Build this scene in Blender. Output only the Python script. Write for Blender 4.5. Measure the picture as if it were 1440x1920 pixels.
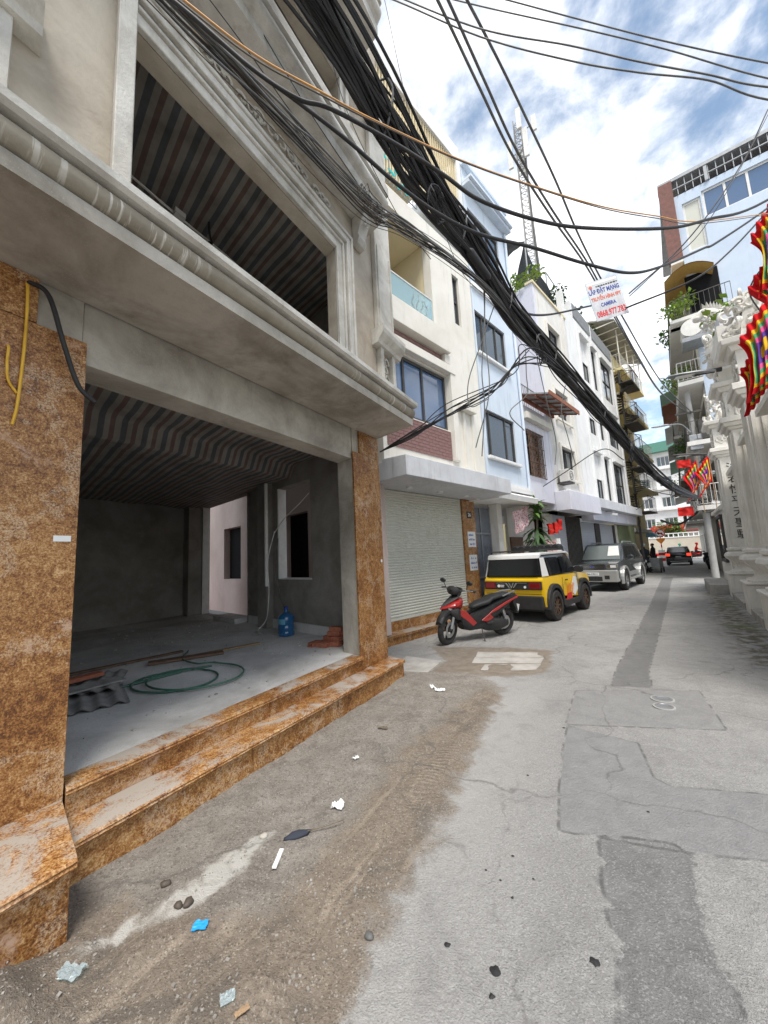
import bpy, bmesh, math, random
import numpy as np
from mathutils import Vector, Matrix, noise as mnoise
random.seed(7)
R = math.radians
scene = bpy.context.scene
col = scene.collection
for o in list(bpy.data.objects): bpy.data.objects.remove(o)

# ------------------------------------------------------------------ camera
cam = bpy.data.cameras.new('camera'); camo = bpy.data.objects.new('camera', cam); col.objects.link(camo)
cam.sensor_fit = 'VERTICAL'; cam.sensor_height = 36.0; cam.lens = 36.0 * 700 / 1920
cam.clip_start = 0.05; cam.clip_end = 3000
yw, pt, rl = R(30.3), R(7.2), R(2.85)
fw = Vector((-math.sin(yw)*math.cos(pt), math.cos(yw)*math.cos(pt), math.sin(pt)))
rt = Vector((math.cos(yw), math.sin(yw), 0)); upv = rt.cross(fw)
rt2 = rt*math.cos(rl) - upv*math.sin(rl); up2 = upv*math.cos(rl) + rt*math.sin(rl)
mw = Matrix.Identity(4)
for i in range(3): mw[i][0] = rt2[i]; mw[i][1] = up2[i]; mw[i][2] = -fw[i]
mw[2][3] = 1.6
camo.matrix_world = mw
scene.camera = camo

# ------------------------------------------------------------------ light
SUN_EL, SUN_AZ = R(62), R(146)        # azimuth clockwise from +Y
sd = Vector((math.sin(SUN_AZ)*math.cos(SUN_EL), math.cos(SUN_AZ)*math.cos(SUN_EL), math.sin(SUN_EL)))
w = bpy.data.worlds.new('World'); scene.world = w; w.use_nodes = True
nt = w.node_tree; nt.nodes.clear()
out = nt.nodes.new('ShaderNodeOutputWorld'); bg = nt.nodes.new('ShaderNodeBackground')
sky = nt.nodes.new('ShaderNodeTexSky'); sky.sky_type = 'NISHITA'; sky.sun_disc = False
sky.sun_elevation = SUN_EL; sky.sun_rotation = SUN_AZ; sky.air_density = 1.0; sky.dust_density = 0.6; sky.ozone_density = 2.2
tc = nt.nodes.new('ShaderNodeTexCoord')
sepx = nt.nodes.new('ShaderNodeSeparateXYZ'); nt.links.new(tc.outputs['Generated'], sepx.inputs[0])
zadd = nt.nodes.new('ShaderNodeMath'); zadd.operation = 'ADD'; zadd.inputs[1].default_value = 0.35; nt.links.new(sepx.outputs[2], zadd.inputs[0])
zmax = nt.nodes.new('ShaderNodeMath'); zmax.operation = 'MAXIMUM'; zmax.inputs[1].default_value = 0.2; nt.links.new(zadd.outputs[0], zmax.inputs[0])
dv = nt.nodes.new('ShaderNodeVectorMath'); dv.operation = 'DIVIDE'; nt.links.new(tc.outputs['Generated'], dv.inputs[0])
cz = nt.nodes.new('ShaderNodeCombineXYZ')
for i in range(3): nt.links.new(zmax.outputs[0], cz.inputs[i])
nt.links.new(cz.outputs[0], dv.inputs[1])
mp = nt.nodes.new('ShaderNodeMapping'); mp.inputs['Location'].default_value = (3.1, 1.7, 0.4); nt.links.new(dv.outputs[0], mp.inputs[0])
n1 = nt.nodes.new('ShaderNodeTexNoise'); n1.inputs['Scale'].default_value = 2.3; n1.inputs['Detail'].default_value = 8; n1.inputs['Roughness'].default_value = 0.6; n1.inputs['Distortion'].default_value = 0.1
n2 = nt.nodes.new('ShaderNodeTexNoise'); n2.inputs['Scale'].default_value = 8.5; n2.inputs['Detail'].default_value = 8; n2.inputs['Roughness'].default_value = 0.6; n2.inputs['Distortion'].default_value = 0.25
nt.links.new(mp.outputs[0], n1.inputs[0]); nt.links.new(mp.outputs[0], n2.inputs[0])
mm = nt.nodes.new('ShaderNodeMath'); mm.operation = 'MULTIPLY_ADD'; mm.inputs[1].default_value = 0.45
nt.links.new(n2.outputs[0], mm.inputs[0]); nt.links.new(n1.outputs[0], mm.inputs[2])
rp = nt.nodes.new('ShaderNodeValToRGB'); rp.color_ramp.elements[0].position = 0.57; rp.color_ramp.elements[1].position = 0.84
rp.color_ramp.interpolation = 'EASE'
nt.links.new(mm.outputs[0], rp.inputs[0])
rc = nt.nodes.new('ShaderNodeValToRGB')
rc.color_ramp.elements[0].position = 0.3; rc.color_ramp.elements[0].color = (4.6, 5.0, 5.5, 1)
rc.color_ramp.elements[1].position = 0.6; rc.color_ramp.elements[1].color = (7.6, 7.6, 7.7, 1)
nt.links.new(n2.outputs[0], rc.inputs[0])
skm = nt.nodes.new('ShaderNodeMix'); skm.data_type = 'RGBA'; skm.blend_type = 'MULTIPLY'; skm.inputs[0].default_value = 1
skm.inputs[7].default_value = (1.45, 1.32, 1.10, 1); nt.links.new(sky.outputs[0], skm.inputs[6])
mx = nt.nodes.new('ShaderNodeMix'); mx.data_type = 'RGBA'
nt.links.new(rp.outputs[0], mx.inputs[0]); nt.links.new(skm.outputs[2], mx.inputs[6]); nt.links.new(rc.outputs[0], mx.inputs[7])
nt.links.new(mx.outputs[2], bg.inputs[0]); bg.inputs[1].default_value = 0.1
nt.links.new(bg.outputs[0], out.inputs[0])
sl = bpy.data.lights.new('sun', 'SUN'); sl.energy = 2.0; sl.angle = R(22); sl.color = (1, 0.955, 0.89)
so = bpy.data.objects.new('sun', sl); col.objects.link(so)
so.rotation_euler = sd.to_track_quat('Z', 'Y').to_euler()
scene.view_settings.view_transform = 'Standard'; scene.view_settings.look = 'None'
scene.view_settings.exposure = 1.12; scene.view_settings.gamma = 1

scene.cycles.max_bounces = 6; scene.cycles.diffuse_bounces = 4; scene.cycles.glossy_bounces = 3; scene.cycles.transmission_bounces = 2; scene.cycles.transparent_max_bounces = 6
# ------------------------------------------------------------------ materials
def _n(t, typ, **kw):
    n = t.nodes.new(typ)
    for k, v in kw.items():
        if k in n.inputs: n.inputs[k].default_value = v
        else: setattr(n, k, v)
    return n
def _mix(t, f, a, b, blend='MIX'):
    m = t.nodes.new('ShaderNodeMix'); m.data_type = 'RGBA'; m.blend_type = blend
    for i, v in ((0, f), (6, a), (7, b)):
        if hasattr(v, 'is_linked'): t.links.new(v, m.inputs[i])
        elif i == 0: m.inputs[0].default_value = v
        else: m.inputs[i].default_value = (*v, 1) if len(v) == 3 else v
    return m.outputs[2]
def _ramp(t, src, p0, p1, c0=(0, 0, 0), c1=(1, 1, 1)):
    r = t.nodes.new('ShaderNodeValToRGB'); r.color_ramp.elements[0].position = p0; r.color_ramp.elements[1].position = p1
    r.color_ramp.elements[0].color = (*c0, 1); r.color_ramp.elements[1].color = (*c1, 1)
    t.links.new(src, r.inputs[0]); return r.outputs[0]
def _noise(t, vec, scale, detail=6, rough=0.6, dist=0.0, sc=None):
    if sc:
        m = t.nodes.new('ShaderNodeMapping'); m.inputs['Scale'].default_value = sc; t.links.new(vec, m.inputs[0]); vec = m.outputs[0]
    n = _n(t, 'ShaderNodeTexNoise', Scale=scale, Detail=detail, Roughness=rough, Distortion=dist)
    t.links.new(vec, n.inputs[0]); return n.outputs[0]
def _start(name):
    m = bpy.data.materials.new(name); m.use_nodes = True
    t = m.node_tree; b = t.nodes['Principled BSDF']; tc = t.nodes.new('ShaderNodeTexCoord')
    return m, t, b, tc.outputs['Object']
def _bump(t, b, h, strength=0.3, dist=0.01):
    bp = t.nodes.new('ShaderNodeBump'); bp.inputs['Strength'].default_value = strength; bp.inputs['Distance'].default_value = dist
    t.links.new(h, bp.inputs['Height']); t.links.new(bp.outputs[0], b.inputs['Normal'])
MATS = {}
def mat(name, c, c2=None, ns=2.0, rough=0.8, bump=0.25, bs=45, metal=0.0, streak=None, sa=0.5, speck=None, spec=0.4, sz=0.25, lo=0.38, hi=0.66, coat=0.0):
    m, t, b, v = _start(name)
    colr = None
    if c2 is None: c2 = tuple(x*0.82 for x in c)
    f = _ramp(t, _noise(t, v, ns, 8, 0.65, 0.4), lo, hi)
    colr = _mix(t, f, c, c2)
    if streak:
        s = _ramp(t, _noise(t, v, 3.2, 6, 0.7, 0.2, (2.2, 2.2, sz)), 0.52, 0.74)
        s2 = _ramp(t, _noise(t, v, 1.1, 3, 0.5), 0.35, 0.65)
        mu = t.nodes.new('ShaderNodeMath'); mu.operation = 'MULTIPLY'; t.links.new(s, mu.inputs[0]); t.links.new(s2, mu.inputs[1])
        mu2 = t.nodes.new('ShaderNodeMath'); mu2.operation = 'MULTIPLY'; mu2.inputs[1].default_value = sa; t.links.new(mu.outputs[0], mu2.inputs[0])
        colr = _mix(t, mu2.outputs[0], colr, streak)
    if speck:
        s = _ramp(t, _noise(t, v, 90, 3, 0.6), 0.6, 0.7)
        colr = _mix(t, s, colr, speck)
    t.links.new(colr, b.inputs['Base Color'])
    rr = t.nodes.new('ShaderNodeMapRange'); rr.inputs['To Min'].default_value = max(0, rough-0.1); rr.inputs['To Max'].default_value = min(1, rough+0.12)
    t.links.new(_noise(t, v, ns*3, 4), rr.inputs[0]); t.links.new(rr.outputs[0], b.inputs['Roughness'])
    b.inputs['Metallic'].default_value = metal; b.inputs['Specular IOR Level'].default_value = spec
    if coat: b.inputs['Coat Weight'].default_value = coat; b.inputs['Coat Roughness'].default_value = 0.06
    if bump: _bump(t, b, _noise(t, v, bs, 6, 0.65), bump, 0.012)
    MATS[name] = m; return m
def plain(name, c, rough=0.5, metal=0.0, spec=0.5, emit=None, coat=0.0, var=0.12):
    m, t, b, v = _start(name)
    f = _noise(t, v, 9, 5)
    t.links.new(_mix(t, f, tuple(x*(1+var) for x in c), tuple(x*(1-var) for x in c)), b.inputs['Base Color'])
    b.inputs['Roughness'].default_value = rough; b.inputs['Metallic'].default_value = metal; b.inputs['Specular IOR Level'].default_value = spec
    if coat: b.inputs['Coat Weight'].default_value = coat; b.inputs['Coat Roughness'].default_value = 0.04
    if emit: b.inputs['Emission Color'].default_value = (*c, 1); b.inputs['Emission Strength'].default_value = emit
    MATS[name] = m; return m

mat('concrete', (0.47, 0.44, 0.385), (0.255, 0.232, 0.195), 1.6, 0.9, 0.45, 30, streak=(0.16, 0.145, 0.12), sa=0.7, sz=0.8, speck=(0.36, 0.34, 0.30))
mat('render_coat', (0.52, 0.465, 0.385), (0.35, 0.30, 0.24), 1.7, 0.9, 0.4, 26, streak=(0.30, 0.27, 0.22), sa=0.4, sz=1.2)
mat('mould_plaster', (0.64, 0.62, 0.57), (0.42, 0.40, 0.355), 3.0, 0.85, 0.4, 60, streak=(0.26, 0.24, 0.20), sa=0.75, speck=(0.5, 0.48, 0.44))
mat('grey_render', (0.33, 0.31, 0.28), (0.20, 0.185, 0.16), 1.3, 0.92, 0.5, 22, streak=(0.42, 0.40, 0.36), sa=0.5, sz=2.5)
mat('cement_floor', (0.66, 0.65, 0.63), (0.36, 0.35, 0.33), 1.0, 0.85, 0.4, 50, speck=(0.34, 0.33, 0.31), lo=0.36, hi=0.68)
mat('cream', (0.76, 0.735, 0.67), (0.66, 0.63, 0.56), 0.9, 0.75, 0.2, 60, streak=(0.40, 0.375, 0.32), sa=0.7)
mat('cream_warm', (0.76, 0.66, 0.44), (0.70, 0.60, 0.40), 0.8, 0.75, 0.12, 60, streak=(0.5, 0.42, 0.3), sa=0.3)
mat('offwhite', (0.74, 0.72, 0.68), (0.61, 0.59, 0.55), 1.0, 0.75, 0.2, 60, streak=(0.36, 0.34, 0.30), sa=0.75)
mat('white_paint', (0.80, 0.80, 0.79), (0.70, 0.70, 0.69), 0.9, 0.65, 0.12, 60, streak=(0.40, 0.39, 0.37), sa=0.7)
mat('blue_paint', (0.63, 0.70, 0.78), (0.55, 0.625, 0.72), 0.9, 0.7, 0.15, 60, streak=(0.34, 0.38, 0.42), sa=0.7)
mat('paleblue_paint', (0.52, 0.60, 0.70), (0.46, 0.54, 0.65), 0.5, 0.75, 0.12, 60, streak=(0.36, 0.41, 0.46), sa=0.4)
mat('lilac_white', (0.70, 0.70, 0.77), (0.62, 0.62, 0.69), 0.8, 0.75, 0.12, 60, streak=(0.36, 0.35, 0.36), sa=0.75)
mat('pink_wall', (0.50, 0.42, 0.39), (0.42, 0.34, 0.31), 0.9, 0.85, 0.2, 40, streak=(0.34, 0.22, 0.19), sa=0.5)
mat('yellow_paint', (0.76, 0.66, 0.36), (0.70, 0.60, 0.34), 0.7, 0.75, 0.1, 60, streak=(0.5, 0.44, 0.3), sa=0.4)
mat('olive_wall', (0.26, 0.30, 0.17), (0.20, 0.24, 0.14), 1.2, 0.85, 0.2, 40, streak=(0.14, 0.15, 0.1), sa=0.6)
mat('canopy_grey', (0.62, 0.635, 0.66), (0.50, 0.51, 0.535), 1.2, 0.8, 0.25, 40, streak=(0.20, 0.20, 0.20), sa=0.7)
mat('gate_stone', (0.76, 0.735, 0.68), (0.63, 0.605, 0.55), 1.5, 0.8, 0.35, 40, streak=(0.36, 0.34, 0.29), sa=0.55)
mat('brown_brick', (0.25, 0.145, 0.135), (0.19, 0.105, 0.10), 6, 0.85, 0.3, 60)
mat('red_brick', (0.40, 0.15, 0.09), (0.30, 0.10, 0.06), 14, 0.9, 0.4, 60)
mat('dark_brick', (0.22, 0.11, 0.09), (0.15, 0.08, 0.07), 6, 0.9, 0.3, 60)
mat('shutter_paint', (0.56, 0.56, 0.49), (0.51, 0.51, 0.45), 0.8, 0.5, 0.05, 60, streak=(0.40, 0.39, 0.34), sa=0.3)
mat('shutter_grey', (0.48, 0.50, 0.54), (0.42, 0.44, 0.48), 0.8, 0.45, 0.05, 60)
mat('door_grey', (0.17, 0.19, 0.22), (0.13, 0.145, 0.17), 3, 0.5, 0.05, 60)
mat('wood_brown', (0.17, 0.10, 0.065), (0.11, 0.065, 0.042), 8, 0.7, 0.3, 60)
mat('wood_pale', (0.36, 0.25, 0.15), (0.26, 0.17, 0.10), 8, 0.8, 0.3, 60)
mat('rust', (0.30, 0.115, 0.065), (0.19, 0.075, 0.045), 5, 0.85, 0.3, 60)
mat('tin_sheet', (0.36, 0.36, 0.36), (0.26, 0.26, 0.26), 3, 0.6, 0.1, 60, metal=0.3)
mat('fibro_sheet', (0.34, 0.335, 0.32), (0.20, 0.198, 0.19), 5, 0.9, 0.3, 50)
mat('steel_dark', (0.09, 0.085, 0.08), (0.06, 0.055, 0.05), 6, 0.6, 0.1, 60, metal=0.4)
mat('steel_grey', (0.33, 0.34, 0.35), (0.25, 0.26, 0.27), 6, 0.5, 0.1, 60, metal=0.4)
mat('pole_concrete', (0.36, 0.355, 0.34), (0.28, 0.275, 0.26), 3, 0.9, 0.3, 50)
mat('cable_black', (0.018, 0.018, 0.02), (0.03, 0.028, 0.028), 6, 0.55, 0.0)
mat('cable_brown', (0.09, 0.07, 0.055), (0.06, 0.05, 0.04), 6, 0.6, 0.0)
mat('cable_grey', (0.13, 0.13, 0.125), (0.09, 0.09, 0.088), 6, 0.6, 0.0)
mat('cable_orange', (0.62, 0.30, 0.07), (0.40, 0.22, 0.09), 6, 0.5, 0.0)
mat('cable_yellow', (0.75, 0.45, 0.05), (0.62, 0.36, 0.04), 6, 0.5, 0.0)
mat('pvc_white', (0.72, 0.71, 0.68), (0.60, 0.59, 0.56), 6, 0.5, 0.0)
mat('hose_green', (0.06, 0.15, 0.105), (0.045, 0.115, 0.08), 12, 0.45, 0.0)
mat('red_tile', (0.30, 0.10, 0.075), (0.22, 0.075, 0.06), 3, 0.6, 0.1)
mat('rubber', (0.022, 0.021, 0.02), (0.045, 0.042, 0.038), 9, 0.85, 0.2, 80)
mat('mat_black', (0.02, 0.02, 0.021), (0.032, 0.032, 0.032), 8, 0.5, 0.05, 90)
mat('seat_black', (0.018, 0.018, 0.018), (0.028, 0.028, 0.028), 8, 0.55, 0.12, 180)
mat('leaf_green', (0.10, 0.20, 0.035), (0.05, 0.12, 0.02), 3, 0.55, 0.0)
mat('leaf_yellow', (0.26, 0.36, 0.05), (0.16, 0.27, 0.035), 3, 0.55, 0.0)
mat('leaf_dark', (0.045, 0.10, 0.03), (0.028, 0.065, 0.02), 3, 0.6, 0.0)
mat('bark', (0.16, 0.125, 0.09), (0.10, 0.08, 0.06), 9, 0.9, 0.4, 50)
mat('skin', (0.45, 0.28, 0.20), (0.42, 0.26, 0.18), 6, 0.6, 0.0)
mat('netting', (0.055, 0.06, 0.065), (0.04, 0.043, 0.05), 9, 0.95, 0.3, 90)
mat('net_green', (0.17, 0.28, 0.21), (0.12, 0.20, 0.16), 4, 0.9, 0.2, 90)
mat('paper', (0.76, 0.77, 0.76), (0.70, 0.71, 0.70), 8, 0.8, 0.0)
mat('wall_beige', (0.56, 0.50, 0.41), (0.49, 0.43, 0.35), 0.7, 0.85, 0.15)
mat('terrazzo', (0.42, 0.40, 0.37), (0.27, 0.255, 0.23), 3, 0.85, 0.3, 50, speck=(0.25, 0.24, 0.22))
plain('ceramic_white', (0.78, 0.78, 0.76), 0.35)
plain('yellow_car', (0.80, 0.50, 0.008), 0.28, coat=0.6, var=0.02)
plain('white_car', (0.78, 0.78, 0.76), 0.3, coat=0.5, var=0.02)
plain('dark_car', (0.035, 0.042, 0.046), 0.25, coat=0.7, var=0.05)
plain('silver_car', (0.46, 0.46, 0.44), 0.35, metal=0.5, coat=0.3, var=0.04)
plain('black_car', (0.012, 0.012, 0.013), 0.22, coat=0.7, var=0.05)
plain('red_paint', (0.36, 0.016, 0.014), 0.28, coat=0.6, var=0.05)
plain('bronze_rim', (0.17, 0.11, 0.075), 0.4, metal=0.8)
plain('chrome', (0.62, 0.62, 0.62), 0.2, metal=1.0, var=0.02)
plain('alloy', (0.42, 0.42, 0.42), 0.35, metal=0.8)
plain('glass', (0.035, 0.05, 0.065), 0.06, spec=1.0, coat=0.5, var=0.05)
plain('glass_dark', (0.012, 0.013, 0.015), 0.06, spec=0.8, var=0.05)
plain('glass_blue', (0.05, 0.11, 0.22), 0.08, spec=0.9, coat=0.4, var=0.1)
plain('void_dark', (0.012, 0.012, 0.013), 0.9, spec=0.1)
plain('red_glass', (0.18, 0.006, 0.008), 0.15, coat=0.6)
plain('lamp_lit_red', (0.80, 0.06, 0.03), 0.3, emit=0.6)
plain('windscreen', (0.16, 0.185, 0.18), 0.08, spec=0.9, coat=0.5)  # paler base colour than the other glass, standing in for bright reflections
plain('bottle_blue', (0.02, 0.11, 0.26), 0.12, coat=0.6)
plain('label_blue', (0.12, 0.34, 0.46), 0.4)
plain('teal', (0.02, 0.50, 0.48), 0.5)
plain('red_cloth', (0.52, 0.03, 0.025), 0.95, spec=0.1)
plain('orange_sign', (0.80, 0.25, 0.03), 0.5)
plain('ink_blue', (0.03, 0.06, 0.30), 0.6)
plain('ink_red', (0.58, 0.02, 0.025), 0.6)
plain('ink_orange', (0.62, 0.12, 0.05), 0.6)
plain('ink_black', (0.02, 0.02, 0.02), 0.6)
plain('cloth_dark', (0.03, 0.035, 0.05), 0.9)
plain('cloth_green', (0.06, 0.36, 0.24), 0.9)
plain('blue_wrapper', (0.03, 0.33, 0.72), 0.35)
plain('red_roof', (0.60, 0.05, 0.04), 0.6)
plain('green_roof', (0.10, 0.26, 0.20), 0.6)
plain('orange_tarp', (0.42, 0.25, 0.07), 0.7)
plain('wire_ceramic', (0.5, 0.5, 0.48), 0.4)

def granite():
    m, t, b, v = _start('granite')
    nA = _noise(t, v, 1.5, 8, 0.68, 1.2); nB = _noise(t, v, 20, 8, 0.75, 0.8); nC = _noise(t, v, 92, 6, 0.78, 0.3); nD = _noise(t, v, 2.3, 6, 0.62, 1.4)
    def ma(x, k, y=None, c=0.0):
        n = t.nodes.new('ShaderNodeMath'); n.operation = 'MULTIPLY_ADD'; t.links.new(x, n.inputs[0]); n.inputs[1].default_value = k
        if y is not None: t.links.new(y, n.inputs[2])
        else: n.inputs[2].default_value = c
        return n.outputs[0]
    x = ma(nA, 0.55, ma(nB, 1.0, ma(nC, 1.45, None, -1.02)))
    r = t.nodes.new('ShaderNodeValToRGB'); els = r.color_ramp.elements
    els[0].position = 0.30; els[0].color = (0.085, 0.028, 0.007, 1); els[1].position = 0.88; els[1].color = (0.60, 0.43, 0.26, 1)
    for p, c in ((0.41, (0.22, 0.082, 0.016, 1)), (0.50, (0.29, 0.132, 0.037, 1)), (0.59, (0.385, 0.20, 0.07, 1)), (0.70, (0.52, 0.325, 0.145, 1))): q = els.new(p); q.color = c
    t.links.new(x, r.inputs[0]); c = r.outputs[0]
    pk = t.nodes.new('ShaderNodeMath'); pk.operation = 'MULTIPLY'
    t.links.new(_ramp(t, nD, 0.58, 0.68), pk.inputs[0]); t.links.new(_ramp(t, nB, 0.42, 0.58), pk.inputs[1])
    c = _mix(t, pk.outputs[0], c, (0.47, 0.31, 0.22))
    vn = _n(t, 'ShaderNodeTexVoronoi', Scale=1.3, feature='DISTANCE_TO_EDGE'); dn = _n(t, 'ShaderNodeTexNoise', Scale=3.5, Detail=7.0, Roughness=0.7); t.links.new(v, dn.inputs[0])
    av = t.nodes.new('ShaderNodeVectorMath'); av.operation = 'ADD'; sv = t.nodes.new('ShaderNodeVectorMath'); sv.operation = 'SCALE'; sv.inputs['Scale'].default_value = 0.9
    t.links.new(dn.outputs['Color'], sv.inputs[0]); t.links.new(v, av.inputs[0]); t.links.new(sv.outputs[0], av.inputs[1]); t.links.new(av.outputs[0], vn.inputs[0])
    ve = t.nodes.new('ShaderNodeMath'); ve.operation = 'MULTIPLY'; t.links.new(_ramp(t, vn.outputs['Distance'], 0.0, 0.05, (1, 1, 1), (0, 0, 0)), ve.inputs[0]); t.links.new(_ramp(t, nC, 0.42, 0.60), ve.inputs[1])
    c = _mix(t, ve.outputs[0], c, (0.54, 0.40, 0.26))
    g = t.nodes.new('ShaderNodeNewGeometry'); sx = t.nodes.new('ShaderNodeSeparateXYZ'); t.links.new(g.outputs['Normal'], sx.inputs[0])
    du = t.nodes.new('ShaderNodeMath'); du.operation = 'MULTIPLY'
    dz = ma(nC, 0.35, _noise(t, v, 2.4, 8, 0.72, 0.5))
    t.links.new(_ramp(t, sx.outputs[2], 0.7, 0.95), du.inputs[0]); t.links.new(_ramp(t, dz, 0.64, 0.74), du.inputs[1])
    c = _mix(t, du.outputs[0], c, _mix(t, nC, (0.32, 0.275, 0.23), (0.43, 0.385, 0.33)))
    t.links.new(c, b.inputs['Base Color'])
    rr = t.nodes.new('ShaderNodeMapRange'); rr.inputs['To Min'].default_value = 0.28; rr.inputs['To Max'].default_value = 0.75
    t.links.new(nA, rr.inputs[0]); t.links.new(rr.outputs[0], b.inputs['Roughness'])
    _bump(t, b, nC, 0.06, 0.004)
    MATS['granite'] = m
granite()
def tarp():
    m, t, b, v = _start('tarp_stripes')
    a = t.nodes.new('ShaderNodeAttribute'); a.attribute_name = 'stripe'
    f = t.nodes.new('ShaderNodeMath'); f.operation = 'FRACT'; t.links.new(a.outputs['Fac'], f.inputs[0])
    r = t.nodes.new('ShaderNodeValToRGB'); r.color_ramp.interpolation = 'CONSTANT'
    W = (0.36, 0.335, 0.30, 1); els = r.color_ramp.elements
    els[0].position = 0; els[0].color = W; els[1].position = 0.23; els[1].color = (0.215, 0.145, 0.125, 1)
    for p, c in ((0.45, W), (0.73, (0.135, 0.145, 0.155, 1))): e = els.new(p); e.color = c
    t.links.new(f.outputs[0], r.inputs[0])
    c = _mix(t, _ramp(t, _noise(t, v, 3, 6), 0.35, 0.7), r.outputs[0], (0.25, 0.23, 0.20), 'MULTIPLY')
    t.links.new(_mix(t, 0.55, r.outputs[0], c), b.inputs['Base Color']); b.inputs['Roughness'].default_value = 0.65
    _bump(t, b, _noise(t, v, 12, 5), 0.4, 0.02)
    MATS['tarp_stripes'] = m
tarp()
def glassy(name, c, alpha, rough=0.05):
    m, t, b, v = _start(name)
    b.inputs['Base Color'].default_value = (*c, 1); b.inputs['Roughness'].default_value = rough
    tr = t.nodes.new('ShaderNodeBsdfTransparent'); tr.inputs[0].default_value = (0.8, 0.93, 0.95, 1)
    ms = t.nodes.new('ShaderNodeMixShader'); ms.inputs[0].default_value = alpha
    t.links.new(tr.outputs[0], ms.inputs[1]); t.links.new(b.outputs[0], ms.inputs[2]); t.links.new(ms.outputs[0], t.nodes['Material Output'].inputs[0])
    MATS[name] = m
glassy('balcony_glass', (0.50, 0.68, 0.76), 0.42); glassy('clear_plastic', (0.7, 0.72, 0.74), 0.28, 0.15); glassy('car_glass', (0.05, 0.06, 0.06), 0.72)

def stained():
    m, t, b, v = _start('stained_moulding')
    c = _mix(t, _ramp(t, _noise(t, v, 2.5, 7, 0.65), 0.35, 0.65), (0.34, 0.30, 0.235), (0.225, 0.195, 0.15))
    dr = t.nodes.new('ShaderNodeMath'); dr.operation = 'MULTIPLY'
    t.links.new(_ramp(t, _noise(t, v, 1.0, 5, 0.7, 0.15, (26, 1.6, 1.6)), 0.56, 0.62), dr.inputs[0]); t.links.new(_ramp(t, _noise(t, v, 0.9, 3), 0.42, 0.56), dr.inputs[1])
    c = _mix(t, dr.outputs[0], c, (0.55, 0.52, 0.46))
    t.links.new(c, b.inputs['Base Color']); b.inputs['Roughness'].default_value = 0.85
    _bump(t, b, _noise(t, v, 40, 5), 0.3, 0.01); MATS['stained_moulding'] = m
stained()
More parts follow.
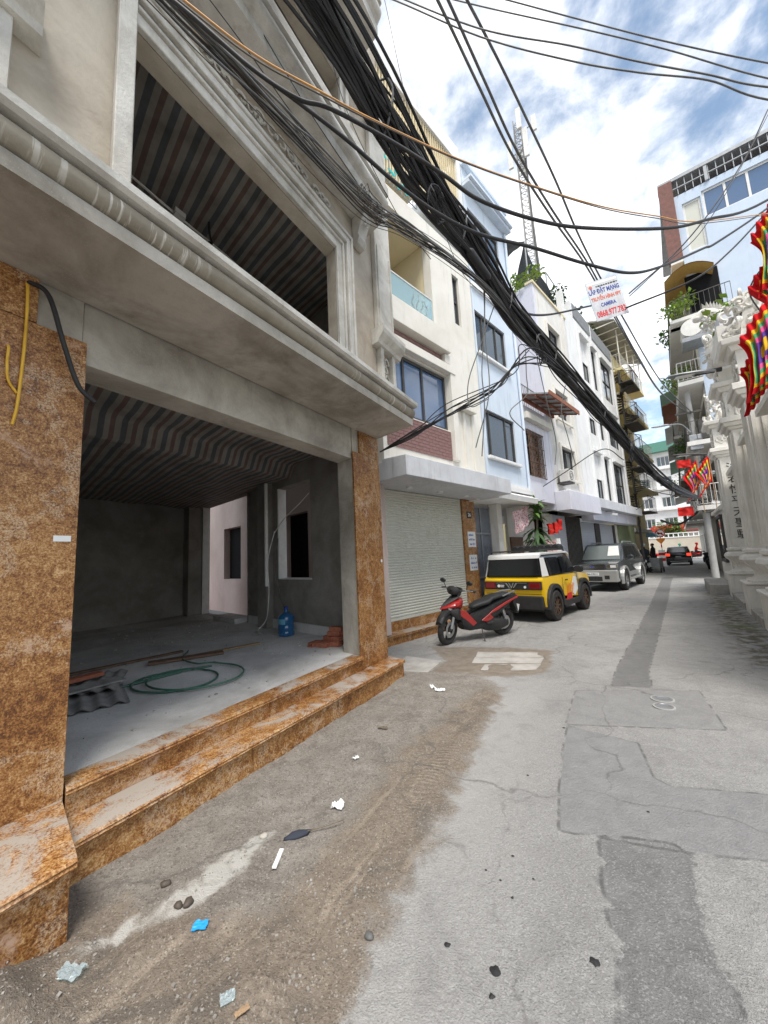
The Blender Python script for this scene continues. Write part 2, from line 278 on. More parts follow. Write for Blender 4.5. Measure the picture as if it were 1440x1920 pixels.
# ------------------------------------------------------------------ mesh helpers
def link_mesh(name, me, m=None, parent=None):
    o = bpy.data.objects.new(name, me); col.objects.link(o)
    if m: me.materials.append(MATS[m] if isinstance(m, str) else m)
    if parent: o.parent = parent
    return o
class MB:
    def __init__(s): s.v = []; s.f = []
    def add(s, vs, fs):
        o = len(s.v); s.v += [tuple(p) for p in vs]; s.f += [[i+o for i in f] for f in fs]; return s
    def box(s, x0, x1, y0, y1, z0, z1):
        return s.add([(x0,y0,z0),(x1,y0,z0),(x1,y1,z0),(x0,y1,z0),(x0,y0,z1),(x1,y0,z1),(x1,y1,z1),(x0,y1,z1)],
                     [(0,3,2,1),(4,5,6,7),(0,1,5,4),(1,2,6,5),(2,3,7,6),(3,0,4,7)])
    def rbox(s, c, size, rot):
        m = rot.to_matrix() if hasattr(rot, 'to_matrix') else rot
        h = [q/2 for q in size]; P = []
        for z in (-1, 1):
            for x, y in ((-1,-1),(1,-1),(1,1),(-1,1)): P.append(Vector(c) + m @ Vector((x*h[0], y*h[1], z*h[2])))
        return s.add(P, [(0,3,2,1),(4,5,6,7),(0,1,5,4),(1,2,6,5),(2,3,7,6),(3,0,4,7)])
    def prism(s, poly, a0, a1, axis='x', taper=None):
        def P(p, a):
            if axis == 'x': return (a, p[0], p[1])
            if axis == 'y': return (p[0], a, p[1])
            return (p[0], p[1], a)
        n = len(poly); q = taper or poly
        vs = [P(p, a0) for p in poly] + [P(p, a1) for p in q]
        return s.add(vs, [tuple(range(n-1, -1, -1)), tuple(range(n, 2*n))] + [(i, (i+1) % n, n+(i+1) % n, n+i) for i in range(n)])
    def tube(s, path, r, n=6, closed=False, caps=True):
        path = [Vector(p) for p in path]; N = len(path); rs = r if isinstance(r, (list, tuple)) else [r]*N
        vs = []; ref = None
        for i, p in enumerate(path):
            a = path[(i-1) % N] if (i > 0 or closed) else p; b = path[(i+1) % N] if (i < N-1 or closed) else p
            t = (b-a); t = t.normalized() if t.length > 1e-9 else Vector((0, 0, 1))
            if ref is None: ref = t.orthogonal().normalized()
            ref = ref - t*ref.dot(t)
            ref = ref.normalized() if ref.length > 1e-6 else t.orthogonal().normalized()
            bi = t.cross(ref)
            for k in range(n):
                an = 2*math.pi*k/n; vs.append(p + (ref*math.cos(an) + bi*math.sin(an))*rs[i])
        fs = []
        for i in range(N if closed else N-1):
            j = (i+1) % N
            for k in range(n): fs.append((i*n+k, i*n+(k+1) % n, j*n+(k+1) % n, j*n+k))
        if not closed and caps: fs += [tuple(range(n-1, -1, -1)), tuple(range((N-1)*n, N*n))]
        return s.add(vs, fs)
    def lathe(s, prof, c=(0,0,0), n=16, axis='z', sq=0.0, caps=True):
        vs = []
        for r, h in prof:
            for k in range(n):
                a = 2*math.pi*k/n; x, y = math.cos(a), math.sin(a)
                if sq: q = max(abs(x), abs(y)); f = (1-sq)+sq/q; x *= f; y *= f
                x *= r; y *= r
                p = {'z': (x, y, h), 'x': (h, x, y), 'y': (y, h, x)}[axis]
                vs.append((p[0]+c[0], p[1]+c[1], p[2]+c[2]))
        N = len(prof)
        fs = [(i*n+k, i*n+(k+1) % n, (i+1)*n+(k+1) % n, (i+1)*n+k) for i in range(N-1) for k in range(n)]
        if caps: fs += [tuple(range(n-1, -1, -1)), tuple(range((N-1)*n, N*n))]
        return s.add(vs, fs)
    def loft(s, rings, cap=True):
        n = len(rings[0]); vs = [p for r in rings for p in r]
        fs = [(i*n+k, i*n+(k+1) % n, (i+1)*n+(k+1) % n, (i+1)*n+k) for i in range(len(rings)-1) for k in range(n)]
        if cap: fs += [tuple(range(n-1, -1, -1)), tuple(range((len(rings)-1)*n, len(rings)*n))]
        return s.add(vs, fs)
    def eloft(s, secs, n=12, e=2.0):      # secs: (x, y, z, half_y, half_z[, tilt]) ; superellipse rings facing x
        rings = []
        for q in secs:
            x, y, z, hy, hz = q[:5]; tl = q[5] if len(q) > 5 else 0; rg = []
            for k in range(n):
                a = 2*math.pi*k/n; ca, sa = math.cos(a), math.sin(a)
                cy = math.copysign(abs(ca)**(2/e), ca)*hy; czz = math.copysign(abs(sa)**(2/e), sa)*hz
                rg.append((x - czz*math.sin(tl), y+cy, z+czz*math.cos(tl)))
            rings.append(rg)
        return s.loft(rings)
    def grid(s, fn, nu, nv):
        vs = [fn(i/nu, j/nv) for i in range(nu+1) for j in range(nv+1)]
        return s.add(vs, [(i*(nv+1)+j, (i+1)*(nv+1)+j, (i+1)*(nv+1)+j+1, i*(nv+1)+j+1) for i in range(nu) for j in range(nv)])
    def wall(s, x0, x1, z0, z1, y0, y1, holes=()):
        xs = sorted({x0, x1, *[max(x0, min(x1, h[i])) for h in holes for i in (0, 1)]})
        zs = sorted({z0, z1, *[max(z0, min(z1, h[i])) for h in holes for i in (2, 3)]})
        nx, nz = len(xs)-1, len(zs)-1
        def solid(i, k):
            if i < 0 or k < 0 or i >= nx or k >= nz: return False
            cx, cz = (xs[i]+xs[i+1])/2, (zs[k]+zs[k+1])/2
            return not any(h[0] < cx < h[1] and h[2] < cz < h[3] for h in holes)
        for i in range(nx):
            for k in range(nz):
                if not solid(i, k): continue
                a, b, c, d = xs[i], xs[i+1], zs[k], zs[k+1]
                s.add([(a,y0,c),(b,y0,c),(b,y0,d),(a,y0,d)], [(0,1,2,3)]); s.add([(a,y1,c),(b,y1,c),(b,y1,d),(a,y1,d)], [(3,2,1,0)])
                if not solid(i-1, k): s.add([(a,y0,c),(a,y0,d),(a,y1,d),(a,y1,c)], [(0,1,2,3)])
                if not solid(i+1, k): s.add([(b,y0,c),(b,y0,d),(b,y1,d),(b,y1,c)], [(3,2,1,0)])
                if not solid(i, k-1): s.add([(a,y0,c),(b,y0,c),(b,y1,c),(a,y1,c)], [(3,2,1,0)])
                if not solid(i, k+1): s.add([(a,y0,d),(b,y0,d),(b,y1,d),(a,y1,d)], [(0,1,2,3)])
        return s
    def xf(s, fn): s.v = [tuple(fn(p)) for p in s.v]; return s
    def mesh(s, name, smooth=False, bevel=0.0, seg=2, ang=35):
        me = bpy.data.meshes.new(name); me.from_pydata(s.v, [], s.f)
        bm = bmesh.new(); bm.from_mesh(me)
        bmesh.ops.remove_doubles(bm, verts=bm.verts, dist=1e-5)
        bmesh.ops.recalc_face_normals(bm, faces=bm.faces)
        if bevel:
            es = [e for e in bm.edges if len(e.link_faces) == 2 and e.calc_face_angle(0) > R(ang)]
            bmesh.ops.bevel(bm, geom=es, offset=bevel, segments=seg, affect='EDGES', profile=0.6, clamp_overlap=True)
        bm.to_mesh(me); bm.free()
        if smooth:
            me.polygons.foreach_set('use_smooth', [True]*len(me.polygons))
            me.set_sharp_from_angle(angle=R(smooth if smooth > 1 else 40))
        return me
    def build(s, name, m, parent=None, smooth=False, bevel=0.0, seg=2, kind=None, label=None, ang=35):
        o = link_mesh(name, s.mesh(name, smooth, bevel, seg, ang), m, parent)
        if kind: o['kind'] = kind
        if label: o['label'] = label
        return o
def tag(o, label=None, cat=None, group=None, kind=None):
    for k, v in (('label', label), ('category', cat), ('group', group), ('kind', kind)):
        if v: o[k] = v
    return o
def thing(name, label, cat, loc=(0,0,0), rz=0.0, group=None, rot=None):
    o = bpy.data.objects.new(name, None); col.objects.link(o); o.location = loc
    o.rotation_euler = rot if rot else (0, 0, rz); o.empty_display_size = 0.2
    return tag(o, label, cat, group)
def copy_tree(o, parent=None):
    c = o.copy(); col.objects.link(c)
    if parent: c.parent = parent
    for ch in list(o.children): copy_tree(ch, c)
    return c
def text(name, body, size, m, parent, loc, rot=(0,0,0), ext=0.001, align='CENTER', sx=1.0, bold=0.0):
    cu = bpy.data.curves.new(name, 'FONT'); cu.body = body; cu.size = size; cu.extrude = ext; cu.align_x = align; cu.align_y = 'CENTER'; cu.resolution_u = 2; cu.offset = bold
    ob = bpy.data.objects.new(name, cu); col.objects.link(ob)
    dg = bpy.context.evaluated_depsgraph_get(); me = bpy.data.meshes.new_from_object(ob.evaluated_get(dg))
    bpy.data.objects.remove(ob); me.transform(Matrix.Scale(sx, 4, (1, 0, 0)))
    me.materials.clear()
    o = link_mesh(name, me, m, parent); o.location = loc; o.rotation_euler = rot
    return o
def catmull(pts, n=8):
    P = [Vector(p) for p in pts]; P = [P[0]*2-P[1]] + P + [P[-1]*2-P[-2]]; out = []
    for i in range(1, len(P)-2):
        for k in range(n):
            t = k/n; a, b, c, d = P[i-1:i+3]
            out.append(0.5*((2*b) + (c-a)*t + (2*a-5*b+4*c-d)*t*t + (3*b-a-3*c+d)*t**3))
    out.append(P[-2]); return out
def window(parent, x0, x1, z0, z1, y, nx=2, nz=1, fr=0.05, dep=0.06, fm='steel_dark', gm='glass', split=None, sill=None):
    b = MB()
    b.box(x0, x1, y, y+dep, z0, z0+fr); b.box(x0, x1, y, y+dep, z1-fr, z1)
    b.box(x0, x0+fr, y+0.002, y+dep-0.002, z0+fr, z1-fr); b.box(x1-fr, x1, y+0.002, y+dep-0.002, z0+fr, z1-fr)
    xs = split[0] if split else [x0+(x1-x0)*i/nx for i in range(1, nx)]
    zs = split[1] if split else [z0+(z1-z0)*i/nz for i in range(1, nz)]
    for q in xs: b.box(q-fr/2, q+fr/2, y+0.004, y+dep-0.004, z0+fr, z1-fr)
    X = [x0]+list(xs)+[x1]; Z = [z0]+list(zs)+[z1]
    for q in zs:
        for i in range(len(X)-1): b.box(X[i]+fr/2, X[i+1]-fr/2, y+0.006, y+dep-0.006, q-fr/2, q+fr/2)
    w_ = b.build('window', fm, parent)
    for i in range(len(X)-1):
        for k in range(len(Z)-1):
            ty = random.uniform(-0.006, 0.006)
            MB().add([(X[i]+fr/2, y+dep*0.55+ty, Z[k]+fr/2), (X[i+1]-fr/2, y+dep*0.55-ty, Z[k]+fr/2), (X[i+1]-fr/2, y+dep*0.55-ty, Z[k+1]-fr/2), (X[i]+fr/2, y+dep*0.55+ty, Z[k+1]-fr/2)], [(0,1,2,3)]).build('pane', gm, w_)
    if sill: MB().box(x0-0.08, x1+0.08, y-sill, y-0.002, z0-0.09, z0-0.01).build('window_sill', 'offwhite', w_)
    return w_
def shutter(parent, x0, x1, z0, z1, y, m='shutter_paint', pitch=0.056):
    n = int((z1-z0)/pitch); b = MB(); poly = []
    for i in range(n):
        za = z0+(z1-z0)*i/n; h = (z1-z0)/n
        poly += [(y, za), (y-0.004, za+h*0.12), (y-0.013, za+h*0.4), (y-0.013, za+h*0.7), (y-0.004, za+h*0.92)]
    poly += [(y, z1)]
    vs = [(x0, p[0], p[1]) for p in poly]+[(x1, p[0], p[1]) for p in poly]; N = len(poly)
    b.add(vs, [(i, i+1, N+i+1, N+i) for i in range(N-1)])
    o = b.build('shutter_curtain', m, parent, kind='stuff')
    MB().box(x0, x1, y-0.03, y+0.01, z0-0.05, z0-0.002).build('bottom_bar', m, parent)
    return o
def leaves(b, c, rad, n, size, sq=1.0, droop=0.0):
    for _ in range(n):
        while True:
            p = Vector((random.uniform(-1, 1), random.uniform(-1, 1), random.uniform(-1, 1)))
            if p.length < 1: break
        p = Vector(c)+Vector((p.x*rad, p.y*rad, p.z*rad*sq))
        d = Vector((random.uniform(-1, 1), random.uniform(-1, 1), random.uniform(-0.7-droop, 0.7-droop))).normalized()
        s_ = d.cross(Vector((0, 0, 1)));
        if s_.length < 0.1: continue
        s_.normalize(); l = size*random.uniform(0.6, 1.3); w_ = l*0.3; up = s_.cross(d)
        b.add([p, p+d*l*0.5+s_*w_+up*l*0.06, p+d*l, p+d*l*0.5-s_*w_+up*l*0.06], [(0,1,2,3)])
    return b
# ------------------------------------------------------------------ ground and road
gm_, t, b_, v = _start('far_ground'); t.links.new(_mix(t, _noise(t, v, 0.5, 6), (0.22, 0.21, 0.20), (0.15, 0.145, 0.14)), b_.inputs['Base Color']); b_.inputs['Roughness'].default_value = 0.95; MATS['far_ground'] = gm_
g = MB().add([(-900,-900,-0.06),(900,-900,-0.06),(900,900,-0.06),(-900,900,-0.06)], [(0,1,2,3)]).build('ground', 'far_ground'); tag(g, kind='structure')

POLY = {
 'dirt': [(-2.7,0.2),(-1.0,0.2),(-0.93,1.14),(-1.01,1.32),(-1.05,1.52),(-1.03,1.85),(-1.04,2.39),(-1.11,3.06),(-1.17,3.93),(-1.23,4.74),(-1.65,5.1),(-2.35,4.99),(-2.8,4.95),(-2.8,1)],
 'sand': [(-1.45,4.7),(-1.66,3.0),(-1.54,1.94),(-1.52,1.32),(-2.6,0.9),(-2.6,0.2),(-0.99,0.2),(-0.97,1.21),(-1.05,1.52),(-1.05,1.99),(-1.10,2.81),(-1.2,4.4)],
 'track': [(-1.30,0.5),(-1.17,0.5),(-1.18,1.5),(-1.22,2.6),(-1.28,3.8),(-1.38,3.8),(-1.35,2.6),(-1.31,1.5)],
 'white': [(-2.12,0.85),(-2.01,1.22),(-1.97,1.67),(-1.92,1.75),(-1.83,1.45),(-1.9,1.15),(-1.99,0.97)],
 'patcha': [(-0.47,4.96),(0.71,5.44),(0.72,4.4),(0.47,4.31),(-0.49,3.99)],
 'patchb': [(-0.47,3.96),(0.05,3.84),(0.11,3.33),(0.2,3.26),(1.2,3.55),(1.2,2.95),(0.53,2.74),(0.23,2.64),(-0.2,2.56),(-0.4,2.51),(-0.44,2.92),(-0.47,3.49)],
 'patchc': [(-0.2,2.56),(0.13,2.66),(0.22,2.6),(0.2,2.37),(0.2,2.2),(0.22,2.06),(0.23,1.94),(0.23,1.83),(0.22,1.2),(-0.13,1.2),(-0.13,1.84),(-0.16,2.05),(-0.18,2.21)],
 'trench': [(2.31,23.8),(2.75,23.8),(2.2,20),(1.42,14),(0.72,9),(0.31,6.08),(0.28,5.35),(-0.11,5.29),(-0.06,5.93),(0.36,8.9),(1.05,14)],
 'wet': [(2.98,16.23),(2.81,13.42),(2.15,8.73),(2.0,6.5),(1.55,6.8),(1.62,7.61),(1.92,10.59),(2.6,15.5)],
 'slabmud': [(-2.9,6.35),(-1.6,6.75),(-0.9,6.72),(-0.85,5.5),(-1.3,5.15),(-2.35,4.9),(-2.3,5.6)],
 'apron': [(-3.9,6.6),(-2.6,6.45),(-1.6,7.0),(-1.5,9.5),(-2.9,9.5)],
}
def psdf(X, Y, poly):
    d = np.full(X.shape, 1e9); ins = np.zeros(X.shape, bool); n = len(poly)
    for i in range(n):
        ax, ay = poly[i]; bx, by = poly[(i+1) % n]; ex, ey = bx-ax, by-ay
        tt = np.clip(((X-ax)*ex+(Y-ay)*ey)/(ex*ex+ey*ey), 0, 1)
        d = np.minimum(d, np.hypot(X-ax-tt*ex, Y-ay-tt*ey))
        c = ((ay > Y) != (by > Y)); with_ = np.where(by != ay, (bx-ax)*(Y-ay)/(by-ay if by != ay else 1)+ax, 1e9)
        ins ^= c & (X < with_)
    return np.where(ins, d, -d)
def vnoise(X, Y, s, seed=0):
    rng = np.random.RandomState(seed); T = rng.rand(256, 256)
    x = X*s+1000; y = Y*s+1000; xi = np.floor(x).astype(int); yi = np.floor(y).astype(int); fx = x-xi; fy = y-yi
    fx = fx*fx*(3-2*fx); fy = fy*fy*(3-2*fy); g_ = lambda a, b: T[a % 256, b % 256]
    return (g_(xi, yi)*(1-fx)+g_(xi+1, yi)*fx)*(1-fy)+(g_(xi, yi+1)*(1-fx)+g_(xi+1, yi+1)*fx)*fy
xs = np.concatenate([np.arange(-9, -3.6, 0.3), np.arange(-3.6, 2.6, 0.036), np.arange(2.6, 16, 0.3)])
ys = [-2.0]
while ys[-1] < 74: ys.append(ys[-1]+max(0.034, 0.013*(ys[-1]-0.5)))
ys = np.array(ys); X, Y = np.meshgrid(xs, ys, indexing='ij')
sdf = {k: psdf(X, Y, p) for k, p in POLY.items()}
ss = lambda a, lo, hi: np.clip((a-lo)/(hi-lo), 0, 1)**2*(3-2*np.clip((a-lo)/(hi-lo), 0, 1))
fb = sum(vnoise(X, Y, 2.0*2**i, i)*0.5**i for i in range(5))/1.94
fb2 = sum(vnoise(X, Y, 7.0*2**i, 9+i)*0.55**i for i in range(3))/1.85
near = np.exp(-((Y-3)/7.0)**2)
Z = (fb-0.5)*0.012*near
dm = ss(sdf['dirt'], -0.06, 0.25)*ss(2.55+X*-1-0, -9, 9)
Z += dm*((fb-0.40)*0.05+(fb2-0.5)*0.03) + ss(sdf['sand'], -0.05, 0.2)*(fb2-0.4)*0.02
tr = np.sin((X*0.95-Y*0.12)*24+fb*5)                                # faint wheel ruts in the sand
Z += ss(sdf['sand'], 0.02, 0.18)*tr*0.007
Z += 0.11*np.exp(-(((X+2.08)/0.20)**2+((Y-0.60)/0.13)**2))*(0.7+0.6*fb2)
Z += ss(sdf['slabmud'], -0.02, 0.1)*((fb-0.45)*0.05)
Z -= 0.006*ss(sdf['trench'], -0.03, 0.03)+0.004*ss(sdf['patchc'], -0.02, 0.02)-0.004*ss(sdf['patchb'], -0.012, 0.012)-0.003*ss(sdf['patcha'], -0.012, 0.012)
nx, ny = X.shape
me = bpy.data.meshes.new('road')
vs = np.stack([X.ravel(), Y.ravel(), Z.ravel()], 1)
ii, jj = np.meshgrid(np.arange(nx-1), np.arange(ny-1), indexing='ij'); q = (ii*ny+jj).ravel()
fs = np.stack([q, q+ny, q+ny+1, q+1], 1)
me.vertices.add(len(vs)); me.vertices.foreach_set('co', vs.ravel())
me.loops.add(len(fs)*4); me.loops.foreach_set('vertex_index', fs.ravel())
me.polygons.add(len(fs)); me.polygons.foreach_set('loop_start', np.arange(len(fs))*4); me.polygons.foreach_set('loop_total', np.full(len(fs), 4))
me.polygons.foreach_set('use_smooth', np.ones(len(fs), bool)); me.update()
for k, a in sdf.items():
    at = me.attributes.new(k, 'FLOAT', 'POINT'); at.data.foreach_set('value', np.clip(a, -3, 3).ravel().astype(np.float32))
def road_mat():
    m, t, b, v = _start('road_surface')
    nbig = _noise(t, v, 0.9, 8, 0.6, 0.3); nmid = _noise(t, v, 6, 8, 0.65, 0.4); nfine = _noise(t, v, 34, 5, 0.7); ngr = _noise(t, v, 130, 3, 0.7)
    vo = _n(t, 'ShaderNodeTexVoronoi', Scale=150.0); t.links.new(v, vo.inputs[0])
    vcol = t.nodes.new('ShaderNodeSeparateColor'); t.links.new(vo.outputs['Color'], vcol.inputs[0])
    def mask(attr, amp, soft, off=0.0, nz=None):
        a = t.nodes.new('ShaderNodeAttribute'); a.attribute_name = attr
        ad = t.nodes.new('ShaderNodeMath'); ad.operation = 'MULTIPLY_ADD'; ad.inputs[1].default_value = amp; ad.inputs[2].default_value = -amp*0.5+off
        t.links.new(nz or nmid, ad.inputs[0])
        s_ = t.nodes.new('ShaderNodeMath'); s_.operation = 'ADD'; t.links.new(a.outputs['Fac'], s_.inputs[0]); t.links.new(ad.outputs[0], s_.inputs[1])
        mr = t.nodes.new('ShaderNodeMapRange'); mr.interpolation_type = 'SMOOTHSTEP'; mr.inputs['From Min'].default_value = -soft; mr.inputs['From Max'].default_value = soft
        t.links.new(s_.outputs[0], mr.inputs[0]); return mr.outputs[0]
    def mul(a, b):
        m_ = t.nodes.new('ShaderNodeMath'); m_.operation = 'MULTIPLY'
        for i, q in enumerate((a, b)):
            if isinstance(q, (int, float)): m_.inputs[i].default_value = q
            else: t.links.new(q, m_.inputs[i])
        return m_.outputs[0]
    base = _mix(t, _ramp(t, nbig, 0.35, 0.65), (0.36, 0.352, 0.338), (0.285, 0.278, 0.266))
    base = _mix(t, mul(_ramp(t, nmid, 0.45, 0.7), 0.5), base, (0.22, 0.215, 0.21))
    agg = _ramp(t, vcol.outputs[0], 0.80, 0.92); aggd = _ramp(t, vcol.outputs[1], 0.78, 0.92)
    base = _mix(t, mul(agg, 0.42), base, (0.50, 0.49, 0.47)); base = _mix(t, mul(aggd, 0.4), base, (0.15, 0.147, 0.143))
    smooth = _mix(t, _ramp(t, nmid, 0.35, 0.7), (0.235, 0.233, 0.232), (0.295, 0.29, 0.285)); smooth = _mix(t, mul(agg, 0.25), smooth, (0.4, 0.4, 0.39))
    smooth2 = _mix(t, _ramp(t, nmid, 0.3, 0.7), (0.235, 0.232, 0.23), (0.30, 0.295, 0.285)); smooth2 = _mix(t, mul(agg, 0.3), smooth2, (0.45, 0.44, 0.43))
    dark = _mix(t, _ramp(t, nmid, 0.35, 0.68), (0.165, 0.163, 0.16), (0.235, 0.232, 0.225)); dark = _mix(t, mul(agg, 0.5), dark, (0.38, 0.37, 0.36))
    tren = _mix(t, _ramp(t, nmid, 0.3, 0.7), (0.16, 0.158, 0.156), (0.21, 0.206, 0.20)); tren = _mix(t, mul(agg, 0.3), tren, (0.33, 0.33, 0.32))
    base = _mix(t, mul(mul(mask('dirt', 1.1, 0.35, 0.42), _ramp(t, nbig, 0.30, 0.62)), 0.55), base, (0.50, 0.485, 0.46))
    base = _mix(t, mul(_ramp(t, _noise(t, v, 2.2, 8, 0.7, 0.8), 0.52, 0.66), 0.4), base, (0.20, 0.195, 0.19))
    c = _mix(t, mask('patcha', 0.06, 0.012), base, smooth2)
    c = _mix(t, mask('patchb', 0.03, 0.008), c, smooth)
    c = _mix(t, mask('patchc', 0.26, 0.012), c, dark)
    c = _mix(t, mask('trench', 0.06, 0.015), c, tren)
    for k in ('patcha', 'patchb', 'patchc', 'trench'):               # dark seam round each patch
        a = mask(k, 0.03, 0.006, 0.014); b2 = mask(k, 0.03, 0.006, -0.004)
        sb = t.nodes.new('ShaderNodeMath'); sb.operation = 'SUBTRACT'; t.links.new(a, sb.inputs[0]); t.links.new(b2, sb.inputs[1])
        c = _mix(t, mul(mul(sb.outputs[0], _ramp(t, nmid, 0.42, 0.6)), 0.75), c, (0.10, 0.098, 0.095))
    c = _mix(t, mul(mask('apron', 0.3, 0.12), 0.7), c, _mix(t, _ramp(t, _noise(t, v, 3, 6, 0.6, 1.0, (4, 1, 1)), 0.4, 0.6), (0.42, 0.41, 0.39), (0.30, 0.29, 0.275)))
    wet = mask('wet', 0.8, 0.25)
    c = _mix(t, mul(wet, _ramp(t, nmid, 0.38, 0.58)), c, (0.115, 0.10, 0.065)); c = _mix(t, mul(mul(wet, _ramp(t, nbig, 0.52, 0.62)), 0.7), c, (0.12, 0.15, 0.035))
    mud = _mix(t, _ramp(t, nmid, 0.35, 0.7), (0.20, 0.165, 0.13), (0.29, 0.25, 0.205))
    c = _mix(t, mask('slabmud', 0.35, 0.05), c, mud)
    dust = _mix(t, _ramp(t, nmid, 0.36, 0.66), (0.235, 0.21, 0.18), (0.33, 0.302, 0.265)); dust = _mix(t, mul(_ramp(t, nfine, 0.5, 0.66), 0.7), dust, (0.15, 0.13, 0.108)); dust = _mix(t, mul(_ramp(t, _noise(t, v, 2.4, 8, 0.7, 0.7), 0.52, 0.64), 0.6), dust, (0.16, 0.14, 0.12))
    sand = _mix(t, _ramp(t, nfine, 0.38, 0.66), (0.205, 0.167, 0.13), (0.29, 0.24, 0.188)); sand = _mix(t, mul(_ramp(t, _noise(t, v, 1.7, 8, 0.68, 0.9), 0.5, 0.62), 0.75), sand, (0.135, 0.115, 0.095))
    sand = _mix(t, mul(_ramp(t, _noise(t, v, 2.6, 7, 0.7, 0.6, (3.2, 0.8, 1)), 0.54, 0.66), 0.55), sand, (0.42, 0.345, 0.265))
    sand = _mix(t, mul(_ramp(t, ngr, 0.62, 0.72), 0.6), sand, (0.46, 0.41, 0.35))
    gl = _ramp(t, vcol.outputs[0], 0.90, 0.97); gd = _ramp(t, vcol.outputs[1], 0.86, 0.95)
    for_ = (sand, dust); sand, dust = [_mix(t, mul(gd, 0.6), _mix(t, mul(gl, 0.45), q, (0.50, 0.46, 0.40)), (0.09, 0.075, 0.06)) for q in for_]
    c = _mix(t, mask('dirt', 0.42, 0.09), c, dust)
    c = _mix(t, mask('sand', 0.50, 0.09), c, sand)
    c = _mix(t, mul(mask('white', 0.26, 0.03), _ramp(t, nmid, 0.36, 0.54)), c, (0.50, 0.48, 0.44))
    # lines of cracks
    wv = _n(t, 'ShaderNodeTexVoronoi', Scale=0.55, feature='DISTANCE_TO_EDGE'); mpv = t.nodes.new('ShaderNodeVectorMath'); mpv.operation = 'ADD'
    nv = _n(t, 'ShaderNodeTexNoise', Scale=2.5, Detail=5.0); t.links.new(v, nv.inputs[0]); sc = t.nodes.new('ShaderNodeVectorMath'); sc.operation = 'SCALE'; sc.inputs['Scale'].default_value = 0.5
    t.links.new(nv.outputs['Color'], sc.inputs[0]); t.links.new(v, mpv.inputs[0]); t.links.new(sc.outputs[0], mpv.inputs[1]); t.links.new(mpv.outputs[0], wv.inputs[0])
    ck = _ramp(t, wv.outputs['Distance'], 0.0, 0.008, (1, 1, 1), (0, 0, 0))
    c = _mix(t, mul(mul(ck, _ramp(t, nbig, 0.42, 0.55)), 0.6), c, (0.11, 0.105, 0.10))
    t.links.new(c, b.inputs['Base Color']); b.inputs['Roughness'].default_value = 0.88; b.inputs['Specular IOR Level'].default_value = 0.3
    ad = t.nodes.new('ShaderNodeMath'); ad.operation = 'ADD'; t.links.new(nfine, ad.inputs[0]); t.links.new(ngr, ad.inputs[1])
    ad2 = t.nodes.new('ShaderNodeMath'); ad2.operation = 'ADD'; t.links.new(ad.outputs[0], ad2.inputs[0]); t.links.new(nmid, ad2.inputs[1])
    tw = _n(t, 'ShaderNodeTexWave', Scale=7.5, Distortion=1.2); tw.inputs['Detail'].default_value = 2; mw_ = t.nodes.new('ShaderNodeMapping'); mw_.inputs['Rotation'].default_value = (0, 0, R(70)); t.links.new(v, mw_.inputs[0]); t.links.new(mw_.outputs[0], tw.inputs[0])
    ad3 = t.nodes.new('ShaderNodeMath'); ad3.operation = 'MULTIPLY_ADD'; t.links.new(mul(mul(mask('track', 0.14, 0.04), _ramp(t, nbig, 0.40, 0.60)), tw.outputs['Fac']), ad3.inputs[0]); ad3.inputs[1].default_value = 0.6; t.links.new(ad2.outputs[0], ad3.inputs[2])
    _bump(t, b, ad3.outputs[0], 0.8, 0.018)
    MATS['road_surface'] = m
road_mat()
road = link_mesh('road', me, 'road_surface'); tag(road, kind='structure')
def ground_z(x, y):
    i = int(np.argmin(np.abs(xs-x))); j = int(np.argmin(np.abs(ys-y))); return float(Z[i, j])

# ------------------------------------------------------------------ the unfinished house with granite steps
SH = 0.25
def shear(p): return (p[0]+SH*p[1], p[1], p[2])
NH = thing('unfinished_house', 'bare cement house under construction with open front and orange granite pillars and steps', 'house', (-2.795, 0, 0), R(90))
def nh(mb, name, m, parent=None, **k): return mb.xf(shear).build(name, m, parent or NH, **k)
def U(u, y): return u-SH*y             # street coordinate measured on a plane -> unsheared local x
FLZ = 0.40
# granite step blocks (treads with rounded nosing + risers)
nos = lambda y0, z, ov=0.03: [(y0-ov, z-0.022), (y0-ov-0.007, z-0.012), (y0-ov, z-0.002), (y0-ov+0.005, z), (0.30, z), (0.30, z-0.045), (y0-ov+0.012, z-0.045), (y0-ov+0.006, z-0.034)]
def step(x0, x1, y0, y1, ztop, zbot, name):
    pr = [(y0-0.028, ztop-0.040), (y0-0.034, ztop-0.030), (y0-0.028, ztop-0.021), (y0-0.034, ztop-0.012), (y0-0.028, ztop-0.003), (y0-0.022, ztop), (y1, ztop), (y1, ztop-0.042), (y0-0.020, ztop-0.042)]
    st = nh(MB().prism(pr, x0, x1, 'x'), 'step_tread', 'granite', smooth=50)
    n = max(1, round((x1-x0)/1.25)); e = [x0+(x1-x0)*i/n for i in range(n+1)]
    for i in range(n): nh(MB().box(e[i]+0.002, e[i+1]-0.002, y0, y1-0.01, zbot, ztop-0.0425), 'step_riser', 'granite')
step(0.93, 4.75, -0.245, 0.06, 0.23, -0.03, 'lower')
step(1.03, 4.05, 0.00, 0.16, FLZ, 0.2315, 'upper')
# higher plinth in front of the left pillar
pr = [(-0.615, 0.300), (-0.622, 0.312), (-0.615, 0.322), (-0.622, 0.332), (-0.612, 0.345), (0.0, 0.345), (0.0, 0.300)]
nh(MB().prism(pr, -1.6, 0.935+0.08, 'x'), 'plinth_top', 'granite', smooth=50)
nh(MB().box(-1.6, 0.855+0.14, -0.575, 0.0, -0.03, 0.2985), 'plinth_face', 'granite')
